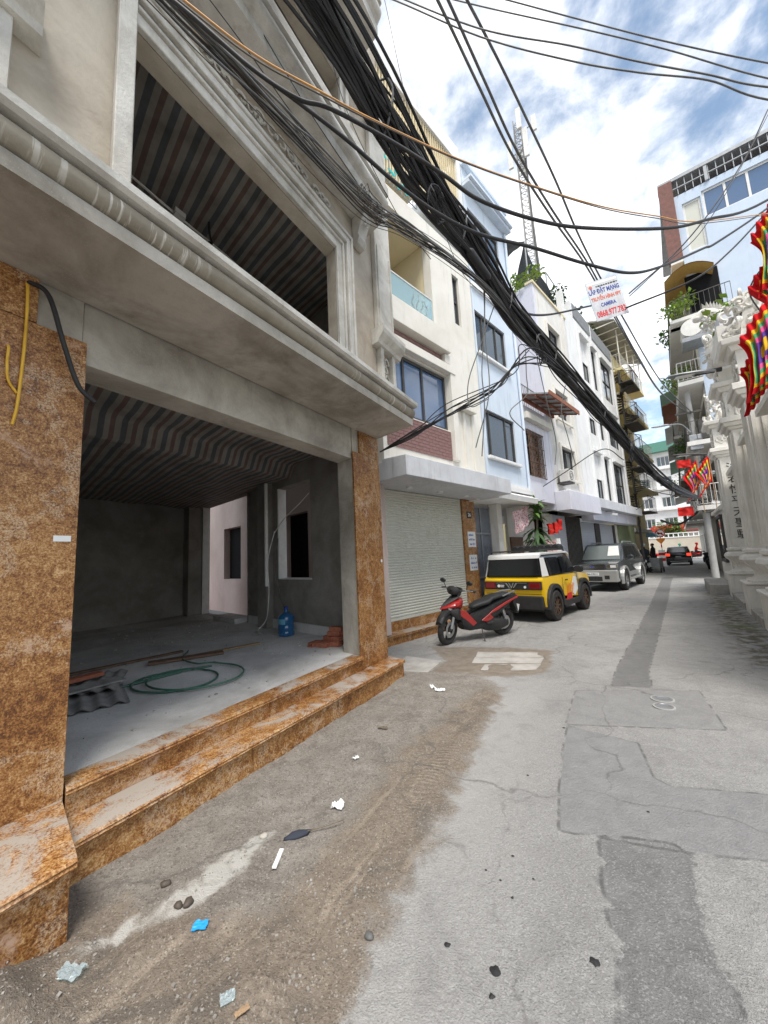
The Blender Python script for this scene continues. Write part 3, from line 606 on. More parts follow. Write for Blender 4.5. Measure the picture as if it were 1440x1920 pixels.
# floor, pillars, lintel
nh(MB().box(-1.4, 4.58, 0.161, 7.0, -0.02, FLZ-0.004), 'floor_slab', 'cement_floor')
nh(MB().box(-1.6, 0.995, 0.034, 0.36, 0.0, 3.42), 'column', 'concrete')
nh(MB().box(4.06, 4.70, 0.034, 0.36, 0.0, 3.42), 'column', 'concrete', bevel=0.006)
for (x0, x1, z0, z1) in ((-1.6, -0.25, 0.347, 3.11), (-0.247, 1.02, 0.2315, 3.105), (-1.6, 0.765, 3.112, 3.40)):
    nh(MB().box(x0, x1, 0.0 if z0 < 3 else 0.004, 0.032, z0, z1), 'granite_slab', 'granite', bevel=0.002, seg=1)
for (x0, x1, z0, z1) in ((4.035, 4.70, 0.2315, 3.07), (4.20, 4.70, 3.073, 3.40)):
    nh(MB().box(x0, x1, 0.0, 0.032, z0, z1), 'granite_slab', 'granite', bevel=0.002, seg=1)
nh(MB().box(0.997, 4.058, 0.05, 0.34, 2.98, 3.42), 'lintel_beam', 'concrete', bevel=0.008)
# lower ledge: fascia, round moulding, cap
prf = [(0.30, 3.402), (-0.69, 3.402), (-0.69, 3.492), (-0.665, 3.50), (-0.68, 3.515)]
nh(MB().prism([(0.03, 3.402), (-0.69, 3.402), (-0.692, 3.490), (-0.655, 3.493), (-0.655, 3.52), (0.03, 3.52)], -1.6, 4.68, 'x'), 'ledge_slab', 'concrete')
tor = [(-0.56, 3.505)] + [(-0.655-0.078*math.sin(a), 3.575-0.072*math.cos(a)) for a in [math.pi*i/10 for i in range(11)]] + [(-0.56, 3.645)]
nx_ = 150; bm_ = MB(); rings = []
for i in range(nx_+1):
    x = -1.6+6.30*i/nx_; k = 1+0.07*(mnoise.noise((x*7.0, 3.3, 0))) + (0.05*mnoise.noise((x*29, 1, 0)) if x > 2.4 else 0)
    rings.append([(x, -0.655+(p[0]+0.655)*k, p[1]) for p in tor])
nh(bm_.loft(rings), 'round_moulding', 'stained_moulding', smooth=60)
nh(MB().prism([(-0.50, 3.646), (-0.745, 3.646), (-0.772, 3.664), (-0.775, 3.706), (-0.76, 3.712), (-0.29, 3.735), (-0.29, 3.646)], -1.6, 4.715, 'x'), 'ledge_cap', 'mould_plaster')
# upper wall with openings
YU = -0.295; yx = lambda u: U(u, YU)
hol = [(yx(1.09), yx(3.38), 3.76, 5.44), (yx(0.6), yx(3.59), 6.95, 8.19)]
nh(MB().wall(-1.6, yx(4.72), 3.70, 10.2, YU, YU+0.16, hol), 'upper_wall', 'render_coat')
def frame(u0, u1, z0, z1, steps, name='window_surround', left=True):
    # stepped mouldings round an opening (sides and head): (inner offset, outer offset, proud)
    for a, b2, pd in steps:
        for (x0, x1, za, zb) in (((yx(u0)-b2, yx(u0)-a, z0, z1+b2),) if left else ()) + ((yx(u1)+a, yx(u1)+b2, z0, z1+b2), (yx(u0)-a if left else yx(u0)+0.002, yx(u1)+a, z1+a, z1+b2)):
            nh(MB().box(x0, x1, YU-pd, YU-0.002, za, zb), name, 'mould_plaster', bevel=0.006, seg=1)
frame(1.09, 3.38, 3.73, 5.44, [(0.0, 0.10, 0.05), (0.102, 0.135, 0.075), (0.137, 0.16, 0.055), (0.162, 0.24, 0.10), (0.242, 0.28, 0.12)], left=False)
nh(MB().box(yx(1.09)-0.11, yx(1.09), YU-0.10, YU-0.002, 3.73, 6.19), 'window_surround', 'mould_plaster', bevel=0.006, seg=1)
frame(0.6, 3.59, 6.95, 8.19, [(0.0, 0.09, 0.05), (0.092, 0.16, 0.09)])
# second ledge above the opening and top cornice
def cornice(zb, dep, xr, h, name):
    p = [(YU-0.002, zb), (YU-dep, zb), (YU-dep, zb+h*0.28), (YU-dep-0.03, zb+h*0.32)]
    p += [(YU-dep-0.03-0.06*math.sin(a), zb+h*0.5-h*0.17*math.cos(a)) for a in [math.pi*i/6 for i in range(7)]]
    p += [(YU-dep-0.10, zb+h*0.72), (YU-dep-0.10, zb+h), (YU-0.002, zb+h*1.08)]
    nh(MB().prism(p, -1.6, xr, 'x'), name, 'mould_plaster', smooth=40)
cornice(6.20, 0.36, yx(4.05)+0.10, 0.42, 'upper_ledge')
cornice(8.95, 0.50, yx(3.9)+0.14, 0.55, 'top_cornice')
nh(MB().prism([(YU-0.002, 6.70), (YU-0.10, 6.70), (YU-0.16, 6.76), (YU-0.10, 6.82), (YU-0.002, 6.86)], -1.6, yx(4.5), 'x'), 'sill_band', 'mould_plaster')
# pilasters with caps
def pilaster(u0, u1, mirror=False):
    x0, x1 = yx(u0), yx(u1)
    nh(MB().box(x0, x1, YU-0.085, YU-0.001, 4.782, 8.94), 'pilaster', 'mould_plaster', bevel=0.012)
    nh(MB().box(x0+0.03, x0+0.06, YU-0.105, YU-0.086, 4.85, 6.15), 'pilaster_bead', 'mould_plaster'); nh(MB().box(x1-0.06, x1-0.03, YU-0.105, YU-0.086, 4.85, 6.15), 'pilaster_bead', 'mould_plaster')
    pc = [(YU-0.001, 4.56), (YU-0.12, 4.56), (YU-0.14, 4.60), (YU-0.22, 4.665), (YU-0.235, 4.72), (YU-0.235, 4.775), (YU-0.001, 4.78)]
    nh(MB().prism(pc, x0-0.10, x1+0.10, 'x'), 'pilaster_cap', 'mould_plaster')
    nh(MB().box(x0+0.02, x0+0.10, YU-0.09, YU-0.001, 3.70, 4.558), 'panel_edge', 'mould_plaster'); nh(MB().box(x1-0.10, x1-0.02, YU-0.09, YU-0.001, 3.70, 4.558), 'panel_edge', 'mould_plaster')
    scroll(x0+(x1-x0)/2, YU-0.02, 4.1, 0.11, 6, 'carved_panel')
def scroll(cx, cy, cz, s_, n, name, horiz=False):
    b = MB()
    for i in range(n):
        k = (i-(n-1)/2)*s_*1.15; sg = 1 if i % 2 else -1
        p = []
        for j in range(11):
            a = j*0.62; r = s_*0.75*(1-j/12.5)
            p.append((cx+(k if horiz else sg*s_*0.15)+r*math.cos(a)*sg, cy-0.008-0.010*math.sin(j*0.3), cz+(0 if horiz else k)+r*math.sin(a)))
        b.tube(p, [0.018*(1-j/16) for j in range(11)], 5)
    return nh(b, name, 'mould_plaster', smooth=60)
pilaster(4.27, 4.72); pilaster(0.06, 0.52)
for u in (1.35, 1.75, 2.1, 2.75, 3.15): scroll(yx(u), YU-0.01, 5.93, 0.085, 3, 'scroll_relief', True)
scroll(yx(2.42), YU-0.02, 5.95, 0.12, 4, 'scroll_relief', True)
# console bracket under the second ledge
for u in (3.88, 0.95):
    br = [(YU-0.001, 6.198), (YU-0.22, 6.198), (YU-0.24, 6.12), (YU-0.17, 6.02), (YU-0.12, 5.92), (YU-0.14, 5.85), (YU-0.10, 5.79), (YU-0.001, 5.80)]
    nh(MB().prism(br, yx(u)-0.09, yx(u)+0.09, 'x'), 'bracket', 'mould_plaster', bevel=0.012)
    scroll(yx(u), YU-0.20, 6.05, 0.05, 3, 'bracket_carving')
# body: side, back, slabs
sw = [(1.62, 2.70, 1.32, 3.09), (4.0, 6.55, FLZ, 3.24)]
b = MB(); b.wall(0.362, 7.0, 0.0, 10.2, 0.0, 0.20, sw)
nh(b.xf(lambda p: (4.78-p[1], p[0], p[2])), 'side_wall', 'grey_render')
nh(MB().box(-1.6, -1.4, 0.37, 7.0, 0, 10.2), 'side_wall', 'grey_render')
nh(MB().box(-1.6, 4.71, 7.003, 7.2, 0, 10.2), 'back_wall', 'grey_render')
nh(MB().box(-1.395, 4.575, -0.05, 6.99, 3.525, 3.69), 'floor_slab', 'concrete')
nh(MB().box(-1.395, 4.575, -0.05, 6.99, 6.25, 6.45), 'floor_slab', 'concrete')
nh(MB().box(-1.595, 4.70, -0.29, 7.19, 10.205, 10.35), 'roof_slab', 'concrete')
nh(MB().box(-1.39, 4.575, 2.2, 2.45, 3.25, 3.51), 'ceiling_beam', 'concrete'); nh(MB().box(-1.39, 4.575, 2.6, 2.9, 5.75, 6.24), 'ceiling_beam', 'concrete')
nh(MB().box(4.40, 4.575, 2.9, 3.25, FLZ, 3.5), 'column', 'grey_render'); nh(MB().box(4.2, 4.575, 6.6, 6.99, FLZ, 3.5), 'column', 'grey_render')
nh(MB().box(4.545, 4.575, 0.5, 3.9, FLZ, FLZ+0.16), 'skirting', 'cement_floor')
# reveals of the unglazed side window and doorway, coloured pale for passage daylight
nh(MB().box(4.574, 4.786, 2.685, 2.72, 1.32, 3.09), 'window_reveal', 'pvc_white'); nh(MB().box(4.574, 4.786, 1.62, 2.684, 1.312, 1.33), 'window_reveal', 'pvc_white')
nh(MB().box(4.574, 4.786, 6.535, 6.56, FLZ, 3.24), 'door_reveal', 'pvc_white')
nh(MB().box(4.30, 4.75, 4.1, 5.2, FLZ-0.003, FLZ+0.10), 'door_step', 'cement_floor')
def tarp_sheet(x0, x1, y0, y1, zf, parent=NH, per=0.245):
    b = MB(); nu, nv = 70, 46; st = []
    for i in range(nu+1):
        for j in range(nv+1):
            x = x0+(x1-x0)*i/nu; y = y0+(y1-y0)*j/nv; b.v.append(shear((x, y, zf(x, y)))); st.append(x/per)
    b.f = [(i*(nv+1)+j, (i+1)*(nv+1)+j, (i+1)*(nv+1)+j+1, i*(nv+1)+j+1) for i in range(nu) for j in range(nv)]
    me = bpy.data.meshes.new('tarp_ceiling'); me.from_pydata(b.v, [], b.f); me.polygons.foreach_set('use_smooth', [True]*len(me.polygons))
    at = me.attributes.new('stripe', 'FLOAT', 'POINT'); at.data.foreach_set('value', st)
    return link_mesh('tarp_ceiling', me, 'tarp_stripes', parent)
def zt1(x, y):
    d = 0.05*mnoise.noise((x*1.3, y*1.1, 0))+0.02*mnoise.noise((x*4.3, y*2.1, 7))
    if y < 2.05: return 3.44+d
    if y < 2.17: return 3.44+d-(y-2.05)/0.12*0.20
    return 3.23+d*0.6-(0.02 if y < 2.5 else 0)
tarp_sheet(-1.35, 4.55, 0.36, 6.9, zt1)
def zt2(x, y):
    d = 0.06*mnoise.noise((x*1.2+5, y*0.9, 0))+0.025*mnoise.noise((x*4.1, y*2.3, 3))
    dip = 0.38*math.exp(-((y-2.7)/0.35)**2)
    return 6.05+d-dip
tarp_sheet(-1.35, 4.55, -0.04, 6.9, zt2)
# small fittings on the house
def cab(name, pts, r, m, label=None, cat=None, group=None, parent=None, n=6, dens=8):
    o = MB().tube(catmull(pts, dens), r, n).build(name, m, parent, smooth=60)
    if label: tag(o, label, cat, group)
    return o
lc = lambda pts: [shear(p) for p in pts]
cab('conduit', lc([(1.2, 0.9, 5.55), (2.0, 1.1, 5.7), (2.9, 1.3, 5.85), (3.6, 1.6, 5.9)]), 0.014, 'pvc_white', parent=NH)
cab('conduit', lc([(3.0, 3.3, 5.6), (3.3, 2.9, 5.5), (3.7, 2.7, 5.3), (3.9, 2.7, 5.1), (4.1, 2.5, 4.9)]), 0.014, 'pvc_white', parent=NH)
nh(MB().rbox((1.95, 1.05, 5.66), (0.12, 0.12, 0.06), Matrix.Identity(3)), 'junction_box', 'pvc_white')
nh(MB().box(0.905, 0.99, -0.006, -0.0005, 1.80, 1.835), 'stone_sticker', 'paper')
nh(MB().box(4.62, 4.66, -0.006, -0.0005, 1.56, 1.60), 'stone_sticker', 'paper')
# ------------------------------------------------------------------ things in and on the unfinished house
def NW(u, y, z): # sheared local -> world
    x, yy, zz = shear((u, y, z)); return (-2.795-yy, x, zz)
def FL(X_, Y_): return (X_, Y_, FLZ)
cab('black_cable_end', [(-2.83, 0.70, 3.335), (-2.79, 0.735, 3.345), (-2.745, 0.80, 3.28), (-2.73, 0.88, 3.0), (-2.725, 0.96, 2.77), (-2.72, 1.05, 2.69)], 0.014, 'cable_black', 'thick black cable end hanging from a hole in the left granite pillar', 'cable', n=8)
cab('yellow_cable', [(-2.83, 0.705, 3.33), (-2.785, 0.71, 3.30), (-2.78, 0.715, 3.0), (-2.782, 0.705, 2.6), (-2.784, 0.69, 2.45)], 0.008, 'cable_yellow', 'long yellow cable hanging down the left granite pillar beside the black one', 'cable')
cab('yellow_cable', [(-2.83, 0.645, 2.89), (-2.785, 0.65, 2.90), (-2.78, 0.648, 2.8), (-2.783, 0.66, 2.70), (-2.79, 0.70, 2.64)], 0.007, 'cable_yellow', 'short curved yellow cable poking out of the left granite pillar', 'cable')
# water bottle
bt = thing('water_bottle', 'large blue plastic water dispenser bottle on the cement floor', 'bottle', (-4.82, 4.76, FLZ))
prof = [(0.12, 0), (0.135, 0.015), (0.135, 0.07), (0.127, 0.085), (0.135, 0.10), (0.135, 0.165), (0.127, 0.18), (0.135, 0.195), (0.135, 0.29), (0.13, 0.315), (0.105, 0.35), (0.06, 0.375), (0.032, 0.39), (0.03, 0.43)]
MB().lathe(prof, n=24).build('bottle_body', 'bottle_blue', bt, smooth=50)
MB().lathe([(0.034, 0.43), (0.036, 0.435), (0.036, 0.475), (0.03, 0.48)], n=16).build('bottle_cap', 'ink_blue', bt, smooth=40)
lb = MB()
for k in range(9):
    a0 = R(200+12*k); a1 = R(212+12*k); r = 0.1365
    lb.add([(r*math.cos(a0), r*math.sin(a0), 0.2), (r*math.cos(a1), r*math.sin(a1), 0.2), (r*math.cos(a1), r*math.sin(a1), 0.285), (r*math.cos(a0), r*math.sin(a0), 0.285)], [(0,1,2,3)])
lb.build('bottle_label', 'label_blue', bt)
# hose
hp = []
cx, cy = -4.2, 2.42
for i in range(40):
    a = i*0.33; rr = 0.36+0.05*math.sin(a*0.7)+0.004*i
    hp.append((cx+rr*1.05*math.cos(a+2.2)+0.004*i, cy+rr*0.85*math.sin(a+2.2)+0.006*i, FLZ+0.014+0.012*(i//19)))
hp = [(-4.5, 2.1, FLZ+0.012), (-4.45, 2.6, FLZ+0.02), (-4.3, 3.0, FLZ+0.012)][::-1] + hp + [(-5.0, 3.05, FLZ+0.02), (-5.35, 3.35, FLZ+0.03)]
cab('garden_hose', hp, 0.0105, 'hose_green', 'loosely coiled green rubber hose on the cement floor', 'hose', n=8, dens=5)
# boards
for (c, s_, a, m, l) in (((-5.0, 3.12, FLZ+0.02), (0.9, 0.16, 0.03), 60, 'wood_brown', 'dark brown broken plank lying beside the green hose'),
                         ((-4.95, 3.5, FLZ+0.015), (1.3, 0.09, 0.02), 72, 'wood_pale', 'long thin pale batten lying behind the green hose'),
                         ((-5.6, 2.6, FLZ+0.015), (1.5, 0.07, 0.025), 80, 'wood_brown', 'thin dark strip of wood on the floor behind the corrugated sheets')):
    o = MB().box(-s_[0]/2, s_[0]/2, -s_[1]/2, s_[1]/2, -s_[2]/2, s_[2]/2).build('wooden_plank', m, None, bevel=0.003, seg=1); o.location = c; o.rotation_euler = (R(random.uniform(-1,1)), 0, R(a)); tag(o, l, 'plank')
# corrugated sheets
def corr(name, w_, l_, loc, rot, m, label, amp=0.014, per=0.13):
    b = MB(); n = int(w_/per*8)
    b.grid(lambda u_, v_: ((u_-0.5)*w_, (v_-0.5)*l_*(1+0.06*mnoise.noise((u_*5, 0, v_*2))), amp*math.sin(u_*w_/per*2*math.pi)), n, 4)
    top = list(b.v); k = len(top); b.v += [(p[0], p[1], p[2]-0.007) for p in top]; b.f += [[i+k for i in f][::-1] for f in list(b.f)]
    o = b.build(name, m, None, smooth=60); o.location = loc; o.rotation_euler = rot; tag(o, label, 'roof sheet'); return o
corr('corrugated_sheet', 0.9, 0.75, (-4.45, 1.62, FLZ+0.018), (0, 0, R(70)), 'fibro_sheet', 'broken grey corrugated roofing sheet lying lowest on the floor')
corr('corrugated_sheet', 0.75, 0.9, (-4.95, 1.9, FLZ+0.052), (R(-1), R(1.5), R(58)), 'fibro_sheet', 'second grey corrugated sheet lying across the lower one')
o = MB().box(-0.5, 0.5, -0.09, 0.09, -0.008, 0.008).build('wooden_plank', 'fibro_sheet', None); o.location = (-4.6, 1.68, FLZ+0.085); o.rotation_euler = (R(4), R(3), R(100)); tag(o, 'grey flat board resting on the corrugated sheets', 'plank')
o = MB().box(-0.3, 0.3, -0.05, 0.05, -0.02, 0.02).build('wooden_plank', 'red_brick', None, bevel=0.004, seg=1); o.location = (-4.9, 1.82, FLZ+0.115); o.rotation_euler = (R(4), R(3), R(105)); tag(o, 'reddish splintered plank on top of the corrugated sheets', 'plank')
# brick pile: hollow bricks
def hbrick():
    b = MB(); L_, W_, H_ = 0.20, 0.095, 0.06
    b.wall(-W_/2, W_/2, -H_/2, H_/2, -L_/2, L_/2, [(-0.034, -0.006, -0.02, 0.02), (0.006, 0.034, -0.02, 0.02)])
    return b.mesh('hollow_brick')
hb = hbrick(); random.seed(3)
spots = [(0,0,0),(0.12,0.02,0),(0.24,-0.03,0),(-0.02,0.24,0),(0.11,0.26,0),(0.23,0.22,0),(0.06,0.05,1),(0.18,0.04,1),(0.05,0.22,1),(0.17,0.24,1),(0.12,0.12,2),(0.2,0.2,2),(0.14,0.16,3),(-0.14,0.05,0),(-0.12,-0.2,0)]
for i, (a, c, k) in enumerate(spots):
    o = link_mesh('hollow_brick', hb, 'red_brick' if i == 0 else None); o.location = (-3.66+c*0.7, 4.40+a*0.8, FLZ+0.032+0.0615*k)
    o.rotation_euler = (0, 0, R(90+random.uniform(-14, 14)+(90 if i % 5 == 4 else 0))); tag(o, 'small hollow red brick in the pile by the right column', 'brick', 'bricks piled by the column')
# loose wires in the room
for i, (pts, m, l) in enumerate(((
    [NW(4.5, 2.75, 2.2), NW(4.46, 2.3, 2.45), NW(4.5, 1.9, 2.65), NW(4.62, 1.7, 2.85)], 'pvc_white', 'thin pale wire strung across the unglazed side window'),
    ([NW(4.5, 2.72, 2.25), NW(4.38, 2.8, 1.7), NW(4.36, 2.75, 1.1), NW(4.36, 2.85, 0.6), NW(4.2, 2.9, FLZ+0.02), NW(4.05, 2.6, FLZ+0.015), NW(4.1, 2.9, FLZ+0.012)], 'pvc_white', 'pale wire hanging down the inner column to the floor'),
    ([NW(4.5, 2.6, 2.1), NW(4.4, 2.55, 1.5), NW(4.4, 2.4, 1.0), (-4.9, 4.8, FLZ+0.46)], 'cable_grey', 'grey wire drooping from the inner column to the blue bottle'))):
    cab('loose_wire', pts, 0.009, m, l, 'wire')
cab('drain_pipe', [NW(4.34, 2.8, 3.18), NW(4.34, 2.8, 2.0), NW(4.34, 2.8, 1.2)], 0.035, 'pvc_white', 'upright grey plastic pipe against the inner column', 'pipe', n=10)
hw = cab('hanging_wire', [NW(2.35, 1.1, 5.95), NW(2.36, 1.1, 5.8), NW(2.38, 1.08, 5.66), NW(2.33, 1.1, 5.60), NW(2.37, 1.12, 5.70), NW(2.40, 1.1, 5.62)], 0.014, 'cable_black', 'knot of black wire hanging from the striped tarp upstairs', 'wire')
# floor dust and rubble
random.seed(21); b = MB()
for _ in range(420):
    u_, y_ = random.uniform(1.2, 4.3), random.uniform(0.3, 6.5); s_ = random.choice([0.006, 0.009, 0.014, 0.02]); X_, Y_, z_ = NW(u_, y_, FLZ)
    b.rbox((X_, Y_, z_-0.003+s_*0.25), (s_*random.uniform(.6, 1.6), s_, s_*0.5), Matrix.Rotation(random.uniform(0, 3), 3, 'Z'))
tag(b.build('floor_rubble', 'concrete'), 'crumbs of plaster and dirt scattered over the cement floor', 'rubble', kind='stuff')

# ------------------------------------------------------------------ litter on the ground
def blob(name, loc, size, m, label, cat, seed, flat=0.5, rz=0):
    b = MB(); bm2 = bmesh.new(); bmesh.ops.create_icosphere(bm2, subdivisions=2, radius=1); 
    for v_ in bm2.verts: 
        k = 1+0.35*mnoise.noise(v_.co*1.6+Vector((seed, 0, 0))); v_.co = Vector((v_.co.x*size[0]*k, v_.co.y*size[1]*k, max(-0.6, v_.co.z)*size[2]*k))
    me = bpy.data.meshes.new(name); bm2.to_mesh(me); bm2.free()
    me.polygons.foreach_set('use_smooth', [True]*len(me.polygons))
    o = link_mesh(name, me, m); o.location = (loc[0], loc[1], ground_z(loc[0], loc[1])+size[2]*0.45); o.rotation_euler = (0, 0, rz); return tag(o, label, cat)
def sheet(name, loc, w_, l_, m, label, cat, seed, rz=0, crump=0.02, n=8, lift=0.012):
    b = MB(); gz = ground_z(loc[0], loc[1])
    b.grid(lambda u_, v_: ((u_-.5)*w_*(1+.2*mnoise.noise((v_*3, seed, 1))), (v_-.5)*l_*(1+.25*mnoise.noise((u_*3, seed, 4))), abs(crump*mnoise.noise((u_*3.5+seed, v_*3.5, seed)))+0.004), n, n)
    k = len(b.v); b.v += [(p[0], p[1], p[2]-0.0015) for p in b.v]; b.f += [[i+k for i in f][::-1] for f in list(b.f)]
    o = b.build(name, m); o.location = (loc[0], loc[1], gz+lift*0.5); o.rotation_euler = (0, 0, rz); return tag(o, label, cat)
sheet('plastic_wrapper', (-1.73, 1.16), 0.062, 0.045, 'blue_wrapper', 'small bright blue plastic wrapper on the brown sand', 'wrapper', 1, 0.6, 0.008)
o = MB().box(-0.062, 0.02, -0.012, 0.012, 0, 0.012).box(0.022, 0.07, -0.011, 0.013, 0.002, 0.013).build('broken_stick', 'ceramic_white', None, bevel=0.002, seg=1); o.location = (-1.71, 1.6, ground_z(-1.71, 1.6)+0.003); o.rotation_euler = (0, R(2), R(118)); tag(o, 'snapped white plastic stick lying on the sand', 'stick')
blob('black_rag', (-1.74, 1.78), (0.075, 0.03, 0.016), 'cloth_dark', 'crumpled black rag behind the white stick', 'rag', 4, rz=0.9)
cab('twig', [(-1.70, 1.82, 0.025), (-1.62, 1.9, 0.03), (-1.56, 2.0, 0.025)], 0.003, 'bark', 'thin dark twig beside the black rag', 'twig')
sheet('crumpled_paper', (-1.69, 2.1), 0.08, 0.05, 'paper', 'crumpled white paper scrap in the middle of the sand strip', 'paper', 5, 0.3, 0.05)
sheet('crumpled_paper', (-1.92, 2.64), 0.045, 0.03, 'paper', 'small white paper scrap near the granite step', 'paper', 8, 1.3, 0.04)
sheet('crumpled_paper', (-1.88, 4.33), 0.12, 0.07, 'paper', 'white paper sheet lying past the end of the sand near the step corner', 'paper', 9, 0.5, 0.04)
sheet('crumpled_paper', (-2.02, 4.42), 0.12, 0.05, 'paper', 'long torn white paper strip beside the step corner', 'paper', 10, 2.2, 0.03)
sheet('plastic_bag', (-2.02, 0.79), 0.10, 0.06, 'clear_plastic', 'clear plastic bag on the sand heap by the granite plinth', 'bag', 11, 0.4, 0.03)
sheet('plastic_bag', (-1.37, 1.03), 0.05, 0.04, 'clear_plastic', 'small clear plastic scrap on the dark sand', 'bag', 12, 1.0, 0.02)
sheet('leaf_scrap', (-1.29, 1.03), 0.05, 0.02, 'wood_pale', 'small tan dry scrap beside the clear plastic', 'scrap', 13, 1.2, 0.01)
sheet('dry_leaf', (-2.0, 3.2), 0.09, 0.03, 'bark', 'curled brown dry leaf near the middle of the granite step', 'leaf', 14, 0.2, 0.03)
for i, (x, y, s_, l) in enumerate(((-1.05, 1.49, 0.022, 'single dark round pebble on the pale road edge'), (-2.11, 1.22, 0.026, 'brown stone lump beside the white cement stain near the step'), (-1.90, 1.21, 0.028, 'larger brown lump at the edge of the white cement stain'), (-1.93, 1.18, 0.022, 'smaller brown lump touching the larger lump on the cement stain'), (-1.92, 1.69, 0.025, 'flat grey stone at the far tip of the white cement stain'))):
    blob('pebble', (x, y), (s_, s_*0.8, s_*0.6), 'concrete' if i in (4,) else 'cable_brown' if i else 'cable_grey', l, 'stone', 20+i, rz=i)
random.seed(5); b = MB(); cnt = 0
while cnt < 2600:
    x = random.uniform(-2.55, -1.0); y = random.uniform(0.5, 5.0)
    if psdf(np.array([x]), np.array([y]), POLY['dirt'])[0] < 0.02: continue
    if mnoise.noise((x*2.2, y*2.2, 3)) < random.uniform(-0.5, 0.4): continue
    s_ = random.choice([0.003, 0.003, 0.004, 0.005, 0.006, 0.009]) * random.uniform(.6, 1.2); z_ = ground_z(x, y)
    b.rbox((x, y, z_+s_*0.2), (s_*random.uniform(.8, 1.7), s_, s_*0.7), Matrix.Rotation(random.uniform(0, 3), 3, 'Z') @ Matrix.Rotation(random.uniform(-.5, .5), 3, 'X')); cnt += 1
tag(b.build('gravel', 'grey_render'), 'fine gravel and grit scattered in the sand by the steps', 'gravel', kind='stuff')
b = MB()
for (x, y, s_) in ((-0.54, 1.6, .019), (-0.21, 1.81, .017), (-0.74, 1.61, .012), (-0.53, 1.51, .011), (-0.60, 2.2, .008), (-0.7, 2.05, .006), (-0.55, 1.95, .007), (-0.66, 3.0, .009), (-0.5, 3.9, .012), (0.05, 2.9, .009), (-.62, 2.02, .006), (-.48, 2.1, .006)):
    n = 14; z_ = ground_z(x, y)+0.004
    b.add([(x, y, z_+0.002)]+[(x+s_*(1+.5*mnoise.noise((k*1.3, x*9, y*9)))*math.cos(k*2*math.pi/n), y+s_*(1+.5*mnoise.noise((k*1.3, x*9, y*9)))*math.sin(k*2*math.pi/n), z_-0.002) for k in range(n)], [(0, 1+k, 1+(k+1) % n) for k in range(n)])
tag(b.build('tar_spots', 'cable_black'), 'small black tar drips on the pale road', 'tar', kind='stuff')
# manhole covers on the patch, slab pieces by the scooter
for (x, y, r_, l) in ((0.34, 4.98, 0.085, 'round metal valve cover on the road patch, the one farther up the street'), (0.33, 4.76, 0.075, 'round metal valve cover on the road patch, the one nearer the steps')):
    mh = thing('valve_cover', l, 'manhole', (x, y, ground_z(x, y)))
    MB().lathe([(r_+0.02, -0.01), (r_+0.02, 0.010), (r_+0.004, 0.013), (r_+0.002, 0.008)], n=28).build('cover_ring', 'pole_concrete', mh, smooth=40)
    MB().lathe([(r_, 0.0085), (r_, 0.014), (r_*0.75, 0.017), (r_*0.7, 0.014), (r_*0.2, 0.015)], n=28).build('cover_plate', 'alloy', mh, smooth=40)
for i, (pl, l, m) in enumerate((
   ([(-2.0, 6.25), (-1.02, 6.55), (-1.0, 6.28), (-1.95, 5.98)], 'long pale concrete slab strip set in the mud, farthest of three', 'terrazzo'),
   ([(-1.95, 5.95), (-0.98, 6.24), (-0.98, 5.93), (-1.9, 5.62)], 'long pale concrete slab strip set in the mud, middle of three', 'terrazzo'),
   ([(-1.7, 5.60), (-0.97, 5.88), (-1.0, 5.62), (-1.35, 5.38), (-1.68, 5.32)], 'pale concrete slab strip set in the mud, nearest the sand', 'terrazzo'),
   ([(-3.0, 5.62), (-2.35, 5.55), (-2.32, 4.98), (-2.75, 4.86), (-2.9, 5.1)], 'pale tile slab lying past the end of the granite steps', 'terrazzo'))):
    z_ = 0.012 if i < 3 else 0.014
    c_ = Vector((sum(p[0] for p in pl)/len(pl), sum(p[1] for p in pl)/len(pl)))
    o = MB().prism([(p[0]-c_.x, p[1]-c_.y) for p in pl], -0.04, z_, 'z').build('paving_slab', m, None, bevel=0.006, seg=1); o.location = (c_.x, c_.y, 0.0); tag(o, l, 'slab')
# ------------------------------------------------------------------ left row of town houses
TH = R(14.5); OX, OY = -3.814, 6.42
def rowpt(s, y=0.0, z=0.0): return (OX+s*math.sin(TH)-y*math.cos(TH), OY+s*math.cos(TH)+y*math.sin(TH), z)
RZ = R(90)-TH
def house(name, label, s0, cat='house'): return thing(name, label, cat, rowpt(s0), RZ)
YF = -0.5
def bricks(parent, x0, x1, z0, z1, y, m='brown_brick', bw=0.235, bh=0.075, gap=0.008, dep=0.02):
    MB().box(x0, x1, y+dep*0.6, y+dep+0.02, z0, z1).build('brick_backing', 'concrete', parent)
    cache = {}; r = 0; z = z0
    while z < z1-0.02:
        h = min(bh, z1-z); x = x0-(bw/2 if r % 2 else 0)
        while x < x1-0.01:
            a, c = max(x, x0), min(x+bw, x1)
            key = (round(c-a, 3), round(h, 3))
            if key[0] > 0.03:
                if key not in cache: cache[key] = MB().box(0, c-a-gap, 0, dep, 0, h-gap).mesh('brick'); cache[key].materials.append(MATS[m])
                o = bpy.data.objects.new('brick', cache[key]); col.objects.link(o); o.parent = parent; o.location = (a, y+random.uniform(-.002, .002), z)
            x += bw
        z += bh; r += 1
def railing(b, x0, x1, y, z0, z1, n, r=0.012, top=0.02, axis='x'):
    P = (lambda q, z: (q, y, z)) if axis == 'x' else (lambda q, z: (y, q, z))
    b.tube([P(x0, z1), P(x1, z1)], top, 6); b.tube([P(x0, z0), P(x1, z0)], r, 5)
    for i in range(n+1): b.tube([P(x0+(x1-x0)*i/n, z0), P(x0+(x1-x0)*i/n, z1)], r, 4, caps=False)
    return b
